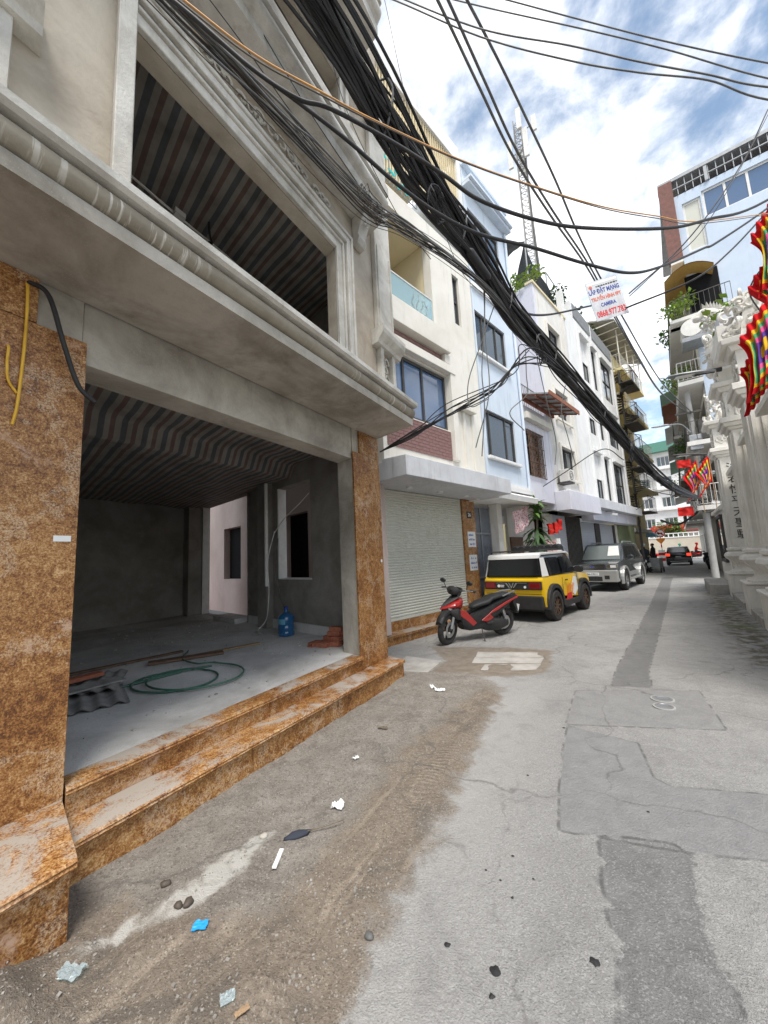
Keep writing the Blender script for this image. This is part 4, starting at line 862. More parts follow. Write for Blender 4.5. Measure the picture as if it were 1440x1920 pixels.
# ---- cream house with roller shutter
H2 = house('cream_house', 'cream house with grey roller shutter, brown brick panel and glass balcony', 0)
hs = [(-0.25, 1.92, 4.50, 5.85), (-0.25, 1.58, 6.92, 9.25), (2.50, 2.80, 7.5, 8.9)]
MB().wall(-0.35, 3.40, 3.40, 9.75, YF, YF+0.22, hs).build('front_wall', 'cream', H2)
b = MB(); b.wall(-0.48, 16.0, 0.2, 9.6, 0, 0.2, [(1.9, 3.0, 1.26, 2.82), (5.5, 6.75, 1.22, 2.82)]).xf(lambda p: (-0.35+p[1], p[0]+0.21, p[2])).build('side_wall', 'pink_wall', H2)
MB().box(-2.2, -0.375, 0.3, 16, -0.02, 0.06).build('passage_floor', 'red_tile', H2); MB().box(-2.6, -0.36, 16.0, 16.2, 0, 6).build('passage_wall', 'pink_wall', H2)
MB().box(-0.14, -0.10, 1.9, 3.4, 1.2, 2.9).build('dark_window', 'void_dark', H2); MB().box(-0.14, -0.10, 5.5, 7.1, 1.2, 2.9).build('dark_window', 'void_dark', H2)
MB().box(3.22, 3.395, -0.27, 6.5, 3.0, 9.7).build('side_wall', 'offwhite', H2)
MB().box(-0.14, 3.21, -0.27, 6.5, 3.4, 3.55).build('floor_slab', 'offwhite', H2); MB().box(-0.34, 3.39, -0.27, 6.5, 9.76, 9.98).build('roof_slab', 'offwhite', H2)
MB().box(-0.14, 3.21, -0.27, 6.5, 6.55, 6.7).build('floor_slab', 'offwhite', H2)
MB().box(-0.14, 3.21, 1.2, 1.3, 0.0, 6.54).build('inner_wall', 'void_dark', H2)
bricks(H2, -0.24, 1.92, 3.78, 4.48, YF-0.015); bricks(H2, -0.24, 1.75, 6.16, 6.34, YF-0.015)
# projecting surround of the big window
for (x0, x1, z0, z1, pd) in ((1.93, 2.12, 3.78, 6.10, 0.12), (-0.34, 2.12, 5.90, 6.10, 0.14), (-0.34, 1.90, 6.36, 6.90, 0.20), (1.76, 1.95, 6.12, 6.35, 0.12)):
    MB().box(x0, x1, YF-pd, YF-0.002, z0, z1).build('wall_band', 'cream', H2, bevel=0.01, seg=1)
MB().box(2.22, 2.92, YF-0.16, YF-0.002, 5.12, 5.24).build('wall_ledge', 'cream', H2, bevel=0.01, seg=1)
MB().box(2.45, 2.55, YF-0.05, YF-0.002, 3.55, 5.11).build('wall_band', 'cream', H2); MB().box(2.85, 2.95, YF-0.05, YF-0.002, 3.55, 5.11).build('wall_band', 'cream', H2)
window(H2, -0.24, 1.91, 4.51, 5.84, YF+0.06, split=([0.42, 1.05], []), gm='glass_blue', fr=0.06)
window(H2, 2.51, 2.79, 7.51, 8.89, YF+0.06, 1, 2)
# recessed balcony with etched glass front
MB().box(-0.14, 1.60, 0.75, 0.85, 6.92, 9.3).build('balcony_wall', 'cream_warm', H2); MB().box(1.60, 1.68, -0.27, 0.85, 6.92, 9.3).build('balcony_wall', 'cream_warm', H2)
MB().box(-0.14, 1.68, -0.27, 0.85, 9.31, 9.4).build('balcony_ceiling', 'cream_warm', H2)
window(H2, 0.05, 0.75, 7.7, 9.0, 0.68, 1, 2)
gp = MB().box(-0.26, 1.56, YF+0.02, YF+0.032, 6.90, 7.66).build('glass_panel', 'balcony_glass', H2)
MB().box(-0.26, 1.56, YF+0.01, YF+0.042, 7.661, 7.69).build('glass_rail', 'pvc_white', H2)
b = MB()
random.seed(12)
for k in range(4):
    x = 0.85+k*0.15; p = [(x, YF+0.015, 6.95)]
    for j in range(1, 9): p.append((x+0.05*math.sin(j*0.9+k), YF+0.015, 6.95+0.075*j*random.uniform(.8, 1)))
    b.tube(p, 0.003, 4)
    for q in p[2:]: b.add([q, (q[0]+.03, q[1], q[2]+.015), (q[0]+.045, q[1], q[2]+.045), (q[0]+.012, q[1], q[2]+.03)], [(0,1,2,3)])
b.build('etched_leaves', 'steel_grey', gp)
# canopy over the shutter, with downlights
MB().prism([(-1.1, 3.05), (-1.1, 3.42), (YF-0.002, 3.46), (YF-0.002, 3.398), (0.25, 3.398), (0.25, 3.04)], -0.42, 3.50, 'x').build('canopy', 'canopy_grey', H2, bevel=0.008, seg=1)
for x in (0.5, 1.55, 2.6): MB().lathe([(0.07, 3.015), (0.075, 3.045)], (x, -0.35, 0), 16).build('downlight', 'paper', H2, smooth=40)
shutter(H2, 0.0, 2.88, 0.42, 3.035, 0.02)
MB().box(0.0, 2.88, 0.06, 0.1, 0.3, 3.03).build('shutter_back', 'void_dark', H2)
MB().box(2.895, 3.48, -0.03, 0.5, 0.0, 3.035).build('granite_pillar', 'granite', H2, bevel=0.004, seg=1)
MB().box(-0.34, -0.01, -0.02, 0.2, 0.2, 3.035).build('granite_pillar', 'granite', H2, bevel=0.004, seg=1)
MB().box(-0.30, 2.893, -0.015, 0.3, 0.18, 0.362).build('granite_riser', 'granite', H2); MB().prism([(-0.30, 0.135), (-0.305, 0.178), (-0.017, 0.178), (-0.017, 0.135)], -0.30, 3.3, 'x').build('step_tread', 'granite', H2); MB().box(-0.28, 3.28, -0.27, -0.016, -0.03, 0.134).build('granite_riser', 'granite', H2)
np_ = MB().box(3.08, 3.28, -0.045, -0.031, 2.55, 2.72).build('number_plate', 'ink_black', H2); text('plate_number', '26', 0.13, 'paper', np_, (3.18, -0.0465, 2.635), (R(90), 0, 0), bold=0.004)
for (z0, z1) in ((1.80, 2.20), (1.20, 1.60)):
    pn = MB().box(3.05, 3.41, -0.037, -0.031, z0, z1).build('paper_notice', 'paper', H2)
    b = MB(); random.seed(int(z0*10))
    for i in range(3):                      # blurred, unreadable lines of print
        x = 3.085+random.uniform(0, .04)
        while x < 3.365:
            l = random.uniform(.008, .016); h_ = random.uniform(.03, .06)
            if random.random() > .18: b.box(x, x+l, -0.0385, -0.0372, z1-0.11-0.12*i, z1-0.11-0.12*i+h_)
            x += l+0.008
    b.build('notice_print', 'ink_blue', pn, kind='stuff')
# teal patterned balcony, pergola lattice and white top frame
MB().box(-0.34, 3.39, -0.30, 6.4, 9.985, 10.02).build('roof_terrace', 'terrazzo', H2)
b = railing(MB(), -0.30, 1.3, YF+0.08, 9.99, 10.75, 12); b.build('terrace_railing', 'steel_grey', H2)
random.seed(9); b = MB()
for k in range(16):
    x = random.uniform(-0.2, 1.2); z = random.uniform(10.0, 10.6)
    for j in range(6):
        a = R(-60+24*j); l = random.uniform(.10, .18)
        b.add([(x, YF+0.05, z), (x+l*.5*math.sin(a)-.03, YF+0.045, z+l*.5*math.cos(a)), (x+l*math.sin(a), YF+0.05, z+l*math.cos(a)), (x+l*.5*math.sin(a)+.03, YF+0.045, z+l*.5*math.cos(a))], [(0,1,2,3)])
b.build('lotus_panel', 'teal', H2)
MB().box(3.22, 3.40, YF, YF+0.2, 9.99, 13.4).build('frame_column', 'white_paint', H2); MB().box(-0.34, 3.215, YF, YF+0.2, 12.88, 13.4).build('frame_beam', 'white_paint', H2); MB().box(-0.34, -0.15, YF, YF+0.2, 9.99, 12.875).build('frame_column', 'white_paint', H2)
b = MB()
for i in range(34): x = -0.12+i*0.1; b.box(x, x+0.022, YF+0.05, YF+0.09, 10.2, 12.87)
for z in (10.2, 10.9, 11.6, 12.3, 12.8): b.box(-0.14, 3.21, YF+0.092, YF+0.12, z, z+0.03)
b.build('pergola_lattice', 'cream_warm', H2, kind='stuff')
MB().box(-0.14, 3.21, 1.5, 1.6, 10.03, 12.8).build('terrace_wall', 'cream_warm', H2); MB().box(-0.14, 3.21, -0.29, 1.6, 12.9, 13.0).build('terrace_roof', 'cream_warm', H2)

# ---- blue house
s0 = 3.43; H3 = house('blue_house', 'narrow pale blue house with wide dark windows and white mouldings', s0); W3 = 2.50
wins = [(0.15, 1.86, 4.20, 5.50), (0.06, 1.80, 7.10, 8.35), (0.15, 1.95, 10.1, 11.6)]
MB().wall(0, W3, 3.30, 12.95, YF-0.02, YF+0.2, [w_ for w_ in wins]).build('front_wall', 'blue_paint', H3)
for (x0, x1, z0, z1), sp in zip(wins, (([0.42, 1.34], [4.62]), ([0.5, 1.25], [7.55]), ([0.7, 1.3], [10.5]))):
    window(H3, x0+0.005, x1-0.005, z0+0.005, z1-0.005, YF+0.02, split=(sp[0], []), gm='glass', fr=0.055)
    MB().box(x0-0.06, x1+0.10, YF-0.12, YF-0.022, z0-0.10, z0-0.02).build('window_sill', 'white_paint', H3, bevel=0.008, seg=1)
for (z0, z1, pd) in ((3.30, 3.42, 0.12), (3.44, 3.52, 0.07), (12.15, 12.25, 0.22), (12.26, 12.34, 0.30), (12.85, 12.96, 0.14), (9.0, 9.12, 0.07)):
    MB().box(-0.02, W3+0.04, YF-pd-0.02, YF-0.022, z0, z1).build('string_course', 'blue_paint' if z0 > 9 else 'white_paint', H3)
MB().box(-0.0, W3, YF+0.21, 6.5, 12.8, 12.94).build('roof_slab', 'blue_paint', H3)
MB().box(W3-0.15, W3, YF+0.21, 6.5, 3.3, 12.79).build('side_wall', 'blue_paint', H3); MB().box(0.0, 0.15, YF+0.21, 6.5, 3.3, 12.79).build('side_wall', 'blue_paint', H3)
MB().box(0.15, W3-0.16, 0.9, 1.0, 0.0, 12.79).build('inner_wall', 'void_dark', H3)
MB().prism([(-0.75, 3.02), (-0.78, 3.16), (YF-0.03, 3.29), (0.4, 3.29), (0.4, 3.02)], 0.08, W3-0.05, 'x').build('porch_canopy', 'white_paint', H3)
cab('downpipe', [(W3-0.10, YF-0.07, 3.4), (W3-0.10, YF-0.07, 8), (W3-0.10, YF-0.07, 12.1)], 0.045, 'blue_paint', parent=H3, n=8)
# grey steel door with ornaments, white post, cluttered shop front
dr = MB().box(0.07, 1.12, 0.16, 0.20, 0.05, 2.95).build('steel_door', 'door_grey', H3)
b = MB()
for x in (0.07, 0.57, 1.08): b.box(x, x+0.045, 0.13, 0.16, 0.05, 2.95)
for z in (0.05, 0.95, 2.15, 2.90): b.box(0.07, 1.125, 0.125, 0.161, z, z+0.05)
b.build('door_frame', 'steel_grey', dr)
for x in (0.34, 0.85):
    for z in (0.5, 1.55): 
        b = MB()
        for j in range(3): 
            p = [(x+0.08*math.cos(a)*(1-a/9), 0.15, z+(j-1)*0.2+0.08*math.sin(a)*(1-a/9)) for a in [i*0.55 for i in range(11)]]; b.tube(p, 0.008, 4)
        b.build('door_scroll', 'steel_grey', dr)
MB().box(0.08, 1.12, 0.155, 0.30, 2.953, 3.018).build('door_lintel', 'concrete', H3)
MB().box(1.14, 1.42, -0.10, 0.3, 0.0, 3.018).build('post', 'offwhite', H3, bevel=0.008, seg=1)
MB().box(1.42, W3, 0.55, 0.62, 0.0, 3.018).build('shop_wall', 'offwhite', H3)
MB().box(1.5, 2.1, 0.50, 0.548, 0.9, 2.5).build('shop_opening', 'void_dark', H3)
window(H3, 1.75, 2.42, 0.95, 2.0, 0.44, 1, 1, fm='wood_pale', gm='glass_dark')
pn = MB().rbox((2.22, 0.40, 1.35), (0.35, 0.012, 0.28), Matrix.Rotation(R(-6), 3, 'Y')).build('hanging_paper', 'paper', H3)
# ---- low white house with barred window and rusty awning
s0 = 5.94; H4 = house('low_white_house', 'low white house with rusty awning and dark barred window beside the blue house', s0); W4 = 2.02
MB().wall(0, W4, 3.20, 6.30, YF, YF+0.2, [(0.14, 1.42, 3.98, 5.52)]).build('front_wall', 'lilac_white', H4)
MB().box(0, W4, YF+0.21, 6, 6.15, 6.29).build('roof_slab', 'offwhite', H4); MB().box(0, W4, YF-0.18, YF-0.002, 5.78, 5.98).build('wall_band', 'cream', H4); MB().box(0.0, W4, YF+0.21, 6, 3.2, 3.35).build('floor_slab', 'offwhite', H4)
wv_ = MB().wall(0.14, 1.42, 3.98, 5.52, YF+0.12, YF+0.16, [(0.20, 0.75, 4.04, 5.0), (0.81, 1.36, 4.04, 5.0), (0.20, 0.75, 5.06, 5.46), (0.81, 1.36, 5.06, 5.46)]).build('window', 'wood_brown', H4)
MB().box(0.15, 1.41, YF+0.17, YF+0.18, 3.99, 5.51).build('pane', 'glass_dark', wv_)
b = MB()
for i in range(11): b.tube([(0.2+i*0.116, YF-0.06, 3.95), (0.2+i*0.116, YF-0.06, 5.48)], 0.011, 4)
for z in (3.97, 4.45, 4.95, 5.45): b.tube([(0.16, YF-0.06, z), (1.40, YF-0.06, z)], 0.013, 4)
for x in (0.16, 1.40): b.tube([(x, YF-0.06, 3.97), (x, YF+0.1, 3.97)], 0.013, 4); b.tube([(x, YF-0.06, 5.45), (x, YF+0.1, 5.45)], 0.013, 4)
for i in range(5):
    for k in range(6):
        c_ = (0.3+i*0.21, YF-0.065, 4.1+k*0.22); b.tube([(c_[0]+.07*math.cos(a), c_[1], c_[2]+.08*math.sin(a)) for a in [j*math.pi/4 for j in range(8)]], 0.008, 4, closed=True)
b.build('window_grille', 'wood_brown', wv_)
aw = MB().prism([(YF-0.86, 6.30), (YF-0.88, 6.34), (YF-0.003, 6.62), (YF-0.003, 6.58)], 0.0, 2.62, 'x').build('awning', 'tin_sheet', H4)
b = MB(); b.box(0.0, 2.64, YF-0.92, YF-0.885, 6.26, 6.40)
for i in range(6): x = 0.05+i*0.5; b.add([(x, YF-0.85, 6.26), (x+.04, YF-0.85, 6.26), (x+.04, YF-0.01, 6.52), (x, YF-0.01, 6.52), (x, YF-0.85, 6.295), (x+.04, YF-0.85, 6.295), (x+.04, YF-0.01, 6.56), (x, YF-0.01, 6.56)], [(0,1,2,3),(4,5,6,7),(0,1,5,4),(2,3,7,6),(0,3,7,4),(1,2,6,5)])
b.box(0.0, 2.62, YF-0.5, YF-0.47, 6.33, 6.40); b.box(0.0, 2.62, YF-0.08, YF-0.012, 6.40, 6.52)
b.build('awning_frame', 'rust', aw)
b = railing(MB(), 0.0, 1.95, YF+0.1, 6.35, 7.1, 14); b.build('roof_railing', 'steel_grey', H4)
MB().box(0.0, 0.12, YF, 6, 6.3, 6.9).build('parapet', 'red_brick', H4)
MB().box(0, W4, 0.30, 0.40, 0.0, 3.19).build('ground_wall', 'offwhite', H4); MB().box(0.05, 0.9, 0.25, 0.298, 0.05, 2.1).build('door', 'wood_brown', H4)
# ---- tall cream house
s0 = 7.98; H5 = house('tall_cream_house', 'tall narrow cream house with small framed windows and rooftop plants', s0); W5 = 3.34
wins = [(1.05, 2.45, 4.28, 5.45), (1.05, 2.35, 6.55, 7.70), (1.0, 2.25, 8.92, 10.35)]
MB().wall(0.2, W5, 3.0, 11.55, YF, YF+0.2, wins).build('front_wall', 'offwhite', H5)
MB().box(0, 0.199, YF, 6.5, 3.0, 11.55).build('side_wall', 'lilac_white', H5); MB().box(W5-0.2, W5, YF+0.21, 6.5, 3, 11.55).build('side_wall', 'offwhite', H5); MB().box(0.2, W5-0.21, YF+0.21, 6.5, 11.2, 11.35).build('roof_slab', 'offwhite', H5)
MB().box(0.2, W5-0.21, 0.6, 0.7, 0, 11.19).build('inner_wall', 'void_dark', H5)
for (x0, x1, z0, z1) in wins:
    window(H5, x0+0.004, x1-0.004, z0+0.004, z1-0.004, YF+0.08, 2, 1, fr=0.05, gm='glass')
    b = MB(); b.box(x0-0.12, x0-0.002, YF-0.06, YF-0.002, z0-0.1, z1+0.12).box(x1+0.002, x1+0.12, YF-0.06, YF-0.002, z0-0.1, z1+0.12).box(x0-0.002, x1+0.002, YF-0.06, YF-0.002, z1+0.002, z1+0.12).box(x0-0.2, x1+0.2, YF-0.12, YF-0.061, z0-0.12, z0-0.03); b.build('window_surround', 'cream', H5)
MB().box(-0.05, W5, YF-0.05, YF+0.25, 11.552, 11.64).build('parapet_coping', 'cream_warm', H5)
MB().box(0.0, W5+0.05, YF-0.5, YF-0.002, 2.95, 3.62).build('canopy', 'lilac_white', H5, bevel=0.01, seg=1)
MB().box(W5-0.55, W5-0.35, YF-0.06, YF-0.002, 3.63, 11.5).build('wall_band', 'offwhite', H5)
ac = MB().box(0.35, 0.95, YF-0.42, YF-0.10, 3.98, 4.42).build('air_conditioner', 'offwhite', H5, bevel=0.015, seg=1)
b = MB(); b.tube([(0.60+.16*math.cos(a), YF-0.425, 4.2+.16*math.sin(a)) for a in [j*math.pi/8 for j in range(16)]], 0.008, 4, closed=True); b.tube([(0.60+.08*math.cos(a), YF-0.425, 4.2+.08*math.sin(a)) for a in [j*math.pi/6 for j in range(12)]], 0.007, 4, closed=True); b.box(0.36, 0.94, YF-0.40, YF-0.01, 3.93, 3.975); b.build('fan_grille', 'steel_dark', ac)
shutter(H5, 0.95, 2.20, 0.1, 2.94, 0.02, 'shutter_grey', 0.075)
MB().box(0.20, 0.93, 0.0, 0.1, 0, 2.94).build('ground_wall', 'offwhite', H5)
gt = MB().box(2.22, 3.9, 0.0, 0.05, 0.05, 2.94).build('dark_gate', 'wood_brown', H5)
b = MB()
for i in range(12): b.box(2.24+i*0.14, 2.30+i*0.14, -0.03, -0.002, 0.05, 2.9)
b.build('gate_slats', 'steel_dark', gt)
# ---- white modern house
s0 = 11.34; H6 = house('white_modern_house', 'white modern house with tall recessed windows between ribs', s0); W6 = 7.75
cols_ = [(1.75, 2.85), (3.45, 4.15), (5.05, 6.95)]; rows_ = [(3.76, 5.94), (6.85, 8.66), (9.42, 11.60)]
hs = [(a, c, z0, z1) for a, c in cols_ for z0, z1 in rows_]
MB().wall(0, W6, 3.05, 12.2, YF, YF+0.3, hs).build('front_wall', 'white_paint', H6)
for a, c in cols_:
    for z0, z1 in rows_:
        if a < 2: window(H6, a+0.004, c-0.004, z0+0.004, z0+(z1-z0)*0.45, YF+0.06, 1, 1); MB().box(a, c, YF+0.12, YF+0.299, z0+(z1-z0)*0.45+0.003, z1).build('recess_panel', 'white_paint', H6)
        elif a < 5: window(H6, a+0.004, c-0.004, z0+0.004, z1-0.004, YF+0.06, 1, 2)
        else: window(H6, a+0.004, c-0.004, z0+0.004, z1-0.004, YF+0.06, 2, 2)
        MB().box(a-0.08, c+0.08, YF-0.12, YF-0.002, z1+0.02, z1+0.16).build('window_hood', 'white_paint', H6)
for x in (1.45, 3.05, 4.45, 7.3): MB().box(x, x+0.22, YF-0.05, YF-0.003, 3.62, 12.1).build('rib', 'white_paint', H6)
MB().box(0, W6, YF+0.31, 7, 12.0, 12.19).build('roof_slab', 'white_paint', H6); MB().box(W6-0.2, W6, YF+0.31, 7, 3, 12.0).build('side_wall', 'white_paint', H6); MB().box(0, 0.2, YF+0.31, 7, 3, 12.0).build('side_wall', 'white_paint', H6)
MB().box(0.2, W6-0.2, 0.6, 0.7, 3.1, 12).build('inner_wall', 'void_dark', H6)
for x0, x1 in ((1.2, 3.7), (4.0, 7.5)): MB().box(x0, x1, YF-0.02, YF+0.05, 12.32, 12.95).build('parapet_panel', 'steel_grey', H6)
for x in (0.0, 1.0, 3.75, W6-0.25): MB().box(x, x+0.2, YF, YF+0.25, 12.2, 13.0).build('parapet_post', 'white_paint', H6)
MB().box(0.2, W6+0.1, YF-0.45, YF-0.002, 3.25, 3.64).build('canopy', 'canopy_grey', H6, bevel=0.01, seg=1); MB().box(0.2, W6+0.05, YF-0.15, YF+0.3, 2.78, 3.24).build('sign_board', 'lilac_white', H6)
shutter(H6, 0.65, 2.45, 0.1, 2.78, 0.02, 'shutter_grey', 0.08); shutter(H6, 3.15, 5.45, 0.1, 2.78, 0.02, 'shutter_grey', 0.08)
for x0, x1, m in ((2.46, 3.14, 'steel_dark'), (5.46, 5.75, 'steel_dark'), (5.76, 6.2, 'offwhite')): MB().box(x0, x1, -0.04, 0.1, 0, 2.77).build('post', m, H6)
MB().rbox((2.0, -1.0, 3.05), (0.09, 0.2, 0.09), Matrix.Rotation(R(12), 3, 'X')).build('security_camera', 'paper', H6)
cab('camera_arm', [(2.0, YF-0.1, 3.2), (2.0, -0.9, 3.2), (2.0, -0.95, 3.1)], 0.015, 'steel_grey', parent=H6)
# ---- olive wall
o = house('olive_wall', 'tall olive green garden wall beyond the white modern house', 17.65, 'wall')
MB().box(0, 3.4, -0.12, 0.1, 0, 2.95).build('wall_body', 'olive_wall', o); MB().box(-0.03, 3.43, -0.16, 0.14, 2.952, 3.05).build('wall_coping', 'concrete', o)
mb_ = MB().box(0.4, 0.7, -0.25, -0.122, 1.3, 1.75).build('meter_box', 'steel_dark', o, bevel=0.01, seg=1)
# ---- yellow apartment block with balconies and spiral stair
s0 = 21.5; H7 = house('yellow_apartment_block', 'yellow apartment block with railed balconies and tin roof canopy', s0, 'building'); W7 = 9.0
fl = [3.0, 5.6, 8.2, 10.9, 13.6]
hs = [(x, x+1.1, f+0.4, f+2.0) for f in fl for x in (0.9, 3.4, 6.2)]
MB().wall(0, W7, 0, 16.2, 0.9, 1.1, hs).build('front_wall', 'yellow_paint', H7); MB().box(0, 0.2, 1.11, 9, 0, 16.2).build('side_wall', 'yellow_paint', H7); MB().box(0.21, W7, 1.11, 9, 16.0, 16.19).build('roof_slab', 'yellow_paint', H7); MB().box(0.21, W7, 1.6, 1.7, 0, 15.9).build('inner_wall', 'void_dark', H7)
for h in hs: window(H7, h[0]+.01, h[1]-.01, h[2]+.01, h[3]-.01, 0.98, 2, 1, fm='pvc_white', gm='glass_dark')
for f in fl[1:]:
    bl = MB().box(1.6, 8.4, -0.25, 0.89, f-0.18, f).build('balcony_slab', 'yellow_paint', H7)
    b = railing(MB(), 1.65, 8.35, -0.2, f+0.12, f+1.0, 26); railing(b, -0.2, 0.85, 1.65, f+0.12, f+1.0, 5, axis='y'); railing(b, -0.2, 0.85, 8.35, f+0.12, f+1.0, 5, axis='y'); b.build('balcony_railing', 'pvc_white', bl)
rc_ = MB().prism([(-0.4, 16.3), (-0.4, 16.38), (1.0, 16.9), (9, 16.9), (9, 16.8), (1.0, 16.8)], 0.2, 8.8, 'x').build('roof_canopy', 'tin_sheet', H7)
b = MB()
for x in (1.7, 4.2, 6.4, 8.3): b.tube([(x, -0.15, 13.6), (x, -0.15, 16.32)], 0.04, 6)
for i in range(9): b.box(0.3+i*1.03, 0.35+i*1.03, -0.38, 0.95, 16.22, 16.28)
b.build('canopy_posts', 'cream', rc_)
MB().box(1.0, 2.6, 0.86, 0.898, 0.1, 2.4).build('shop_opening', 'void_dark', H7); MB().box(0.0, 5.0, -0.1, 0.89, 2.5, 2.72).build('canopy', 'offwhite', H7)
SP = thing('spiral_stair', 'dark steel spiral fire stair beside the yellow apartment block', 'staircase', rowpt(21.3, -0.35), RZ)
MB().tube([(0, 0, 0), (0, 0, 12.6)], 0.06, 8).build('centre_pole', 'steel_dark', SP)
b = MB(); rl = []
for i in range(64):
    a = i*R(24); z = 3.6+i*0.14; c_, s_ = math.cos(a), math.sin(a)
    b.rbox((0.38*c_, 0.38*s_, z), (0.68, 0.21, 0.03), Matrix.Rotation(a, 3, 'Z')); b.tube([(0.70*c_, 0.70*s_, z), (0.70*c_, 0.70*s_, z+0.9)], 0.011, 4)
    rl.append((0.70*c_, 0.70*s_, z+0.9))
b.build('stair_treads', 'steel_dark', SP, kind='stuff'); MB().tube(rl, 0.02, 5).build('handrail', 'steel_dark', SP)
for z in (3.55, 6.2, 8.9, 11.5): 
    b = MB().box(-0.8, 1.5, -0.75, -0.05, z, z+0.06); railing(b, -0.8, 1.5, -0.72, z+0.1, z+0.95, 9); b.build('landing', 'steel_dark', SP)
# ---- telecom mast behind the row
TM = thing('telecom_mast', 'slim lattice telecom mast with white panel antennas rising behind the row', 'mast', (-2.65, 29.9, 0))
b = MB(); w_ = 0.33
for (x, y) in ((w_, w_), (-w_, w_), (-w_, -w_), (w_, -w_)): b.tube([(x, y, 11), (x*0.8, y*0.8, 37.5)], 0.045, 5)
for i in range(50):
    z = 11+i*0.53; k = 1-0.2*i/50; q = [(w_*k, w_*k), (-w_*k, w_*k), (-w_*k, -w_*k), (w_*k, -w_*k)]
    for j in range(4): b.tube([(*q[j], z), (*q[(j+1) % 4], z+0.53)], 0.024, 4, caps=False); b.tube([(*q[j], z), (*q[(j+1) % 4], z)], 0.02, 4, caps=False)
b.build('lattice', 'pole_concrete', TM, kind='stuff')
cab('feeder_cable', [(0.4, 0.1, 12), (0.45, 0.0, 22), (0.35, -.1, 30), (0.4, 0, 35)], 0.09, 'cable_grey', parent=TM)
for (dx, dy, z0, z1) in ((-0.75, -0.3, 33.2, 35.7), (0.55, -0.65, 33.2, 35.8), (0.0, 0.8, 33.3, 35.8), (0.2, -0.75, 35.9, 37.8), (1.25, -0.2, 35.6, 37.0)):
    an = MB().box(dx-0.19, dx+0.19, dy-0.09, dy+0.09, z0, z1).build('panel_antenna', 'offwhite', TM, bevel=0.03)
    MB().tube([(0, 0, (z0+z1)/2), (dx, dy, (z0+z1)/2)], 0.04, 5).build('antenna_arm', 'steel_grey', TM)
MB().tube([(0, 0, 37), (0, 0, 38.6)], 0.03, 5).build('lightning_rod', 'steel_grey', TM)
# ---- roof plants, shade net, street tree
def bush(name, label, cat, loc, clusters, m, leaf=0.12, stems=5, group=None):
    t_ = thing(name, label, cat, loc, 0, group); b = MB(); st = MB()
    for (c, r_, n) in clusters:
        leaves(b, c, r_, n, leaf); st.tube([(c[0]*.2, c[1]*.2, -0.2), (c[0]*.6, c[1]*.6, c[2]*.4), c], [0.03, 0.02, 0.01], 5)
    b.build('crown', m, t_); st.build('trunk', 'bark', t_); return t_
random.seed(4)
x, y, _ = rowpt(8.2, 0.3); bush('roof_plant', 'bushy yellow green plant on the corner of the tall cream house roof', 'plant', (x, y, 11.6), [((-.5, 0, .25), .4, 110), ((.2, .1, .4), .42, 130), ((.75, .2, .75), .36, 90), ((.1, -.2, .1), .4, 80)], 'leaf_yellow', 0.15)
SN = house('shade_net', 'dark grey pitched shade net over the roof terrace of the tall cream house', 8.2, 'shade net')
MB().grid(lambda u_, v_: (1.1+4.0*u_, 0.1+0.9*v_+0.08*math.sin(u_*9), 14.5-1.9*u_**0.9-(2.7-1.9*u_)*v_+0.10*mnoise.noise((u_*4, v_*4, 0))), 14, 10).build('net_cloth', 'netting', SN)
MB().grid(lambda u_, v_: (1.1-2.6*u_, 0.1+1.6*v_, 14.5-1.75*u_-0.5*v_+0.1*mnoise.noise((u_*4, v_*4, 6))), 10, 10).build('net_cloth', 'netting', SN)
b = MB()
for p in ((1.1, 0.1, 14.5), (5.1, 0.1, 12.6), (-1.4, 0.3, 12.8)): b.tube([(p[0], p[1], 11.3), p], 0.04, 5)
b.build('net_posts', 'steel_grey', SN)
random.seed(8)
for i, (s_, y_, l) in enumerate(((12.0, 0.2, 'leafy plant by the left end of the white modern house parapet'), (14.0, 0.3, 'leafy plant behind the middle parapet panel of the white modern house'), (16.5, 0.3, 'leafy plant behind the long parapet panel of the white modern house'))):
    x, y, _ = rowpt(s_, y_); bush('roof_plant', l, 'plant', (x, y, 12.2), [((0, 0, .9), .6, 90), ((.4, .3, 1.3), .5, 70), ((-.4, .2, .6), .5, 60)], 'leaf_dark', 0.2)
GN = house('green_net_frame', 'roof terrace frame hung with green netting on the white modern house', 12.4, 'shade net')
b = MB()
for x in (0, 2.2, 4.4, 6.4): b.tube([(x, 0.4, 12.2), (x, 0.4, 15.0-0.12*x)], 0.03, 5); b.tube([(x, 2.4, 12.2), (x, 2.4, 15.2-0.12*x)], 0.03, 5); b.tube([(x, 0.4, 15.0-0.12*x), (x, 2.4, 15.2-0.12*x)], 0.025, 5)
b.tube([(0, 0.4, 15), (6.4, 0.4, 14.23)], 0.025, 5); b.tube([(0, 2.4, 15.2), (6.4, 2.4, 14.43)], 0.025, 5); b.tube([(0, 0.4, 13.8), (6.4, 0.4, 13.3)], 0.02, 5)
b.build('net_posts', 'steel_grey', GN)
MB().grid(lambda u_, v_: (2.0+4.4*u_, 0.42+0.06*math.sin(u_*17), 12.2+1.9*v_*(1-.2*u_)+0.1*mnoise.noise((u_*5, v_*3, 2))), 16, 8).build('net_cloth', 'net_green', GN)
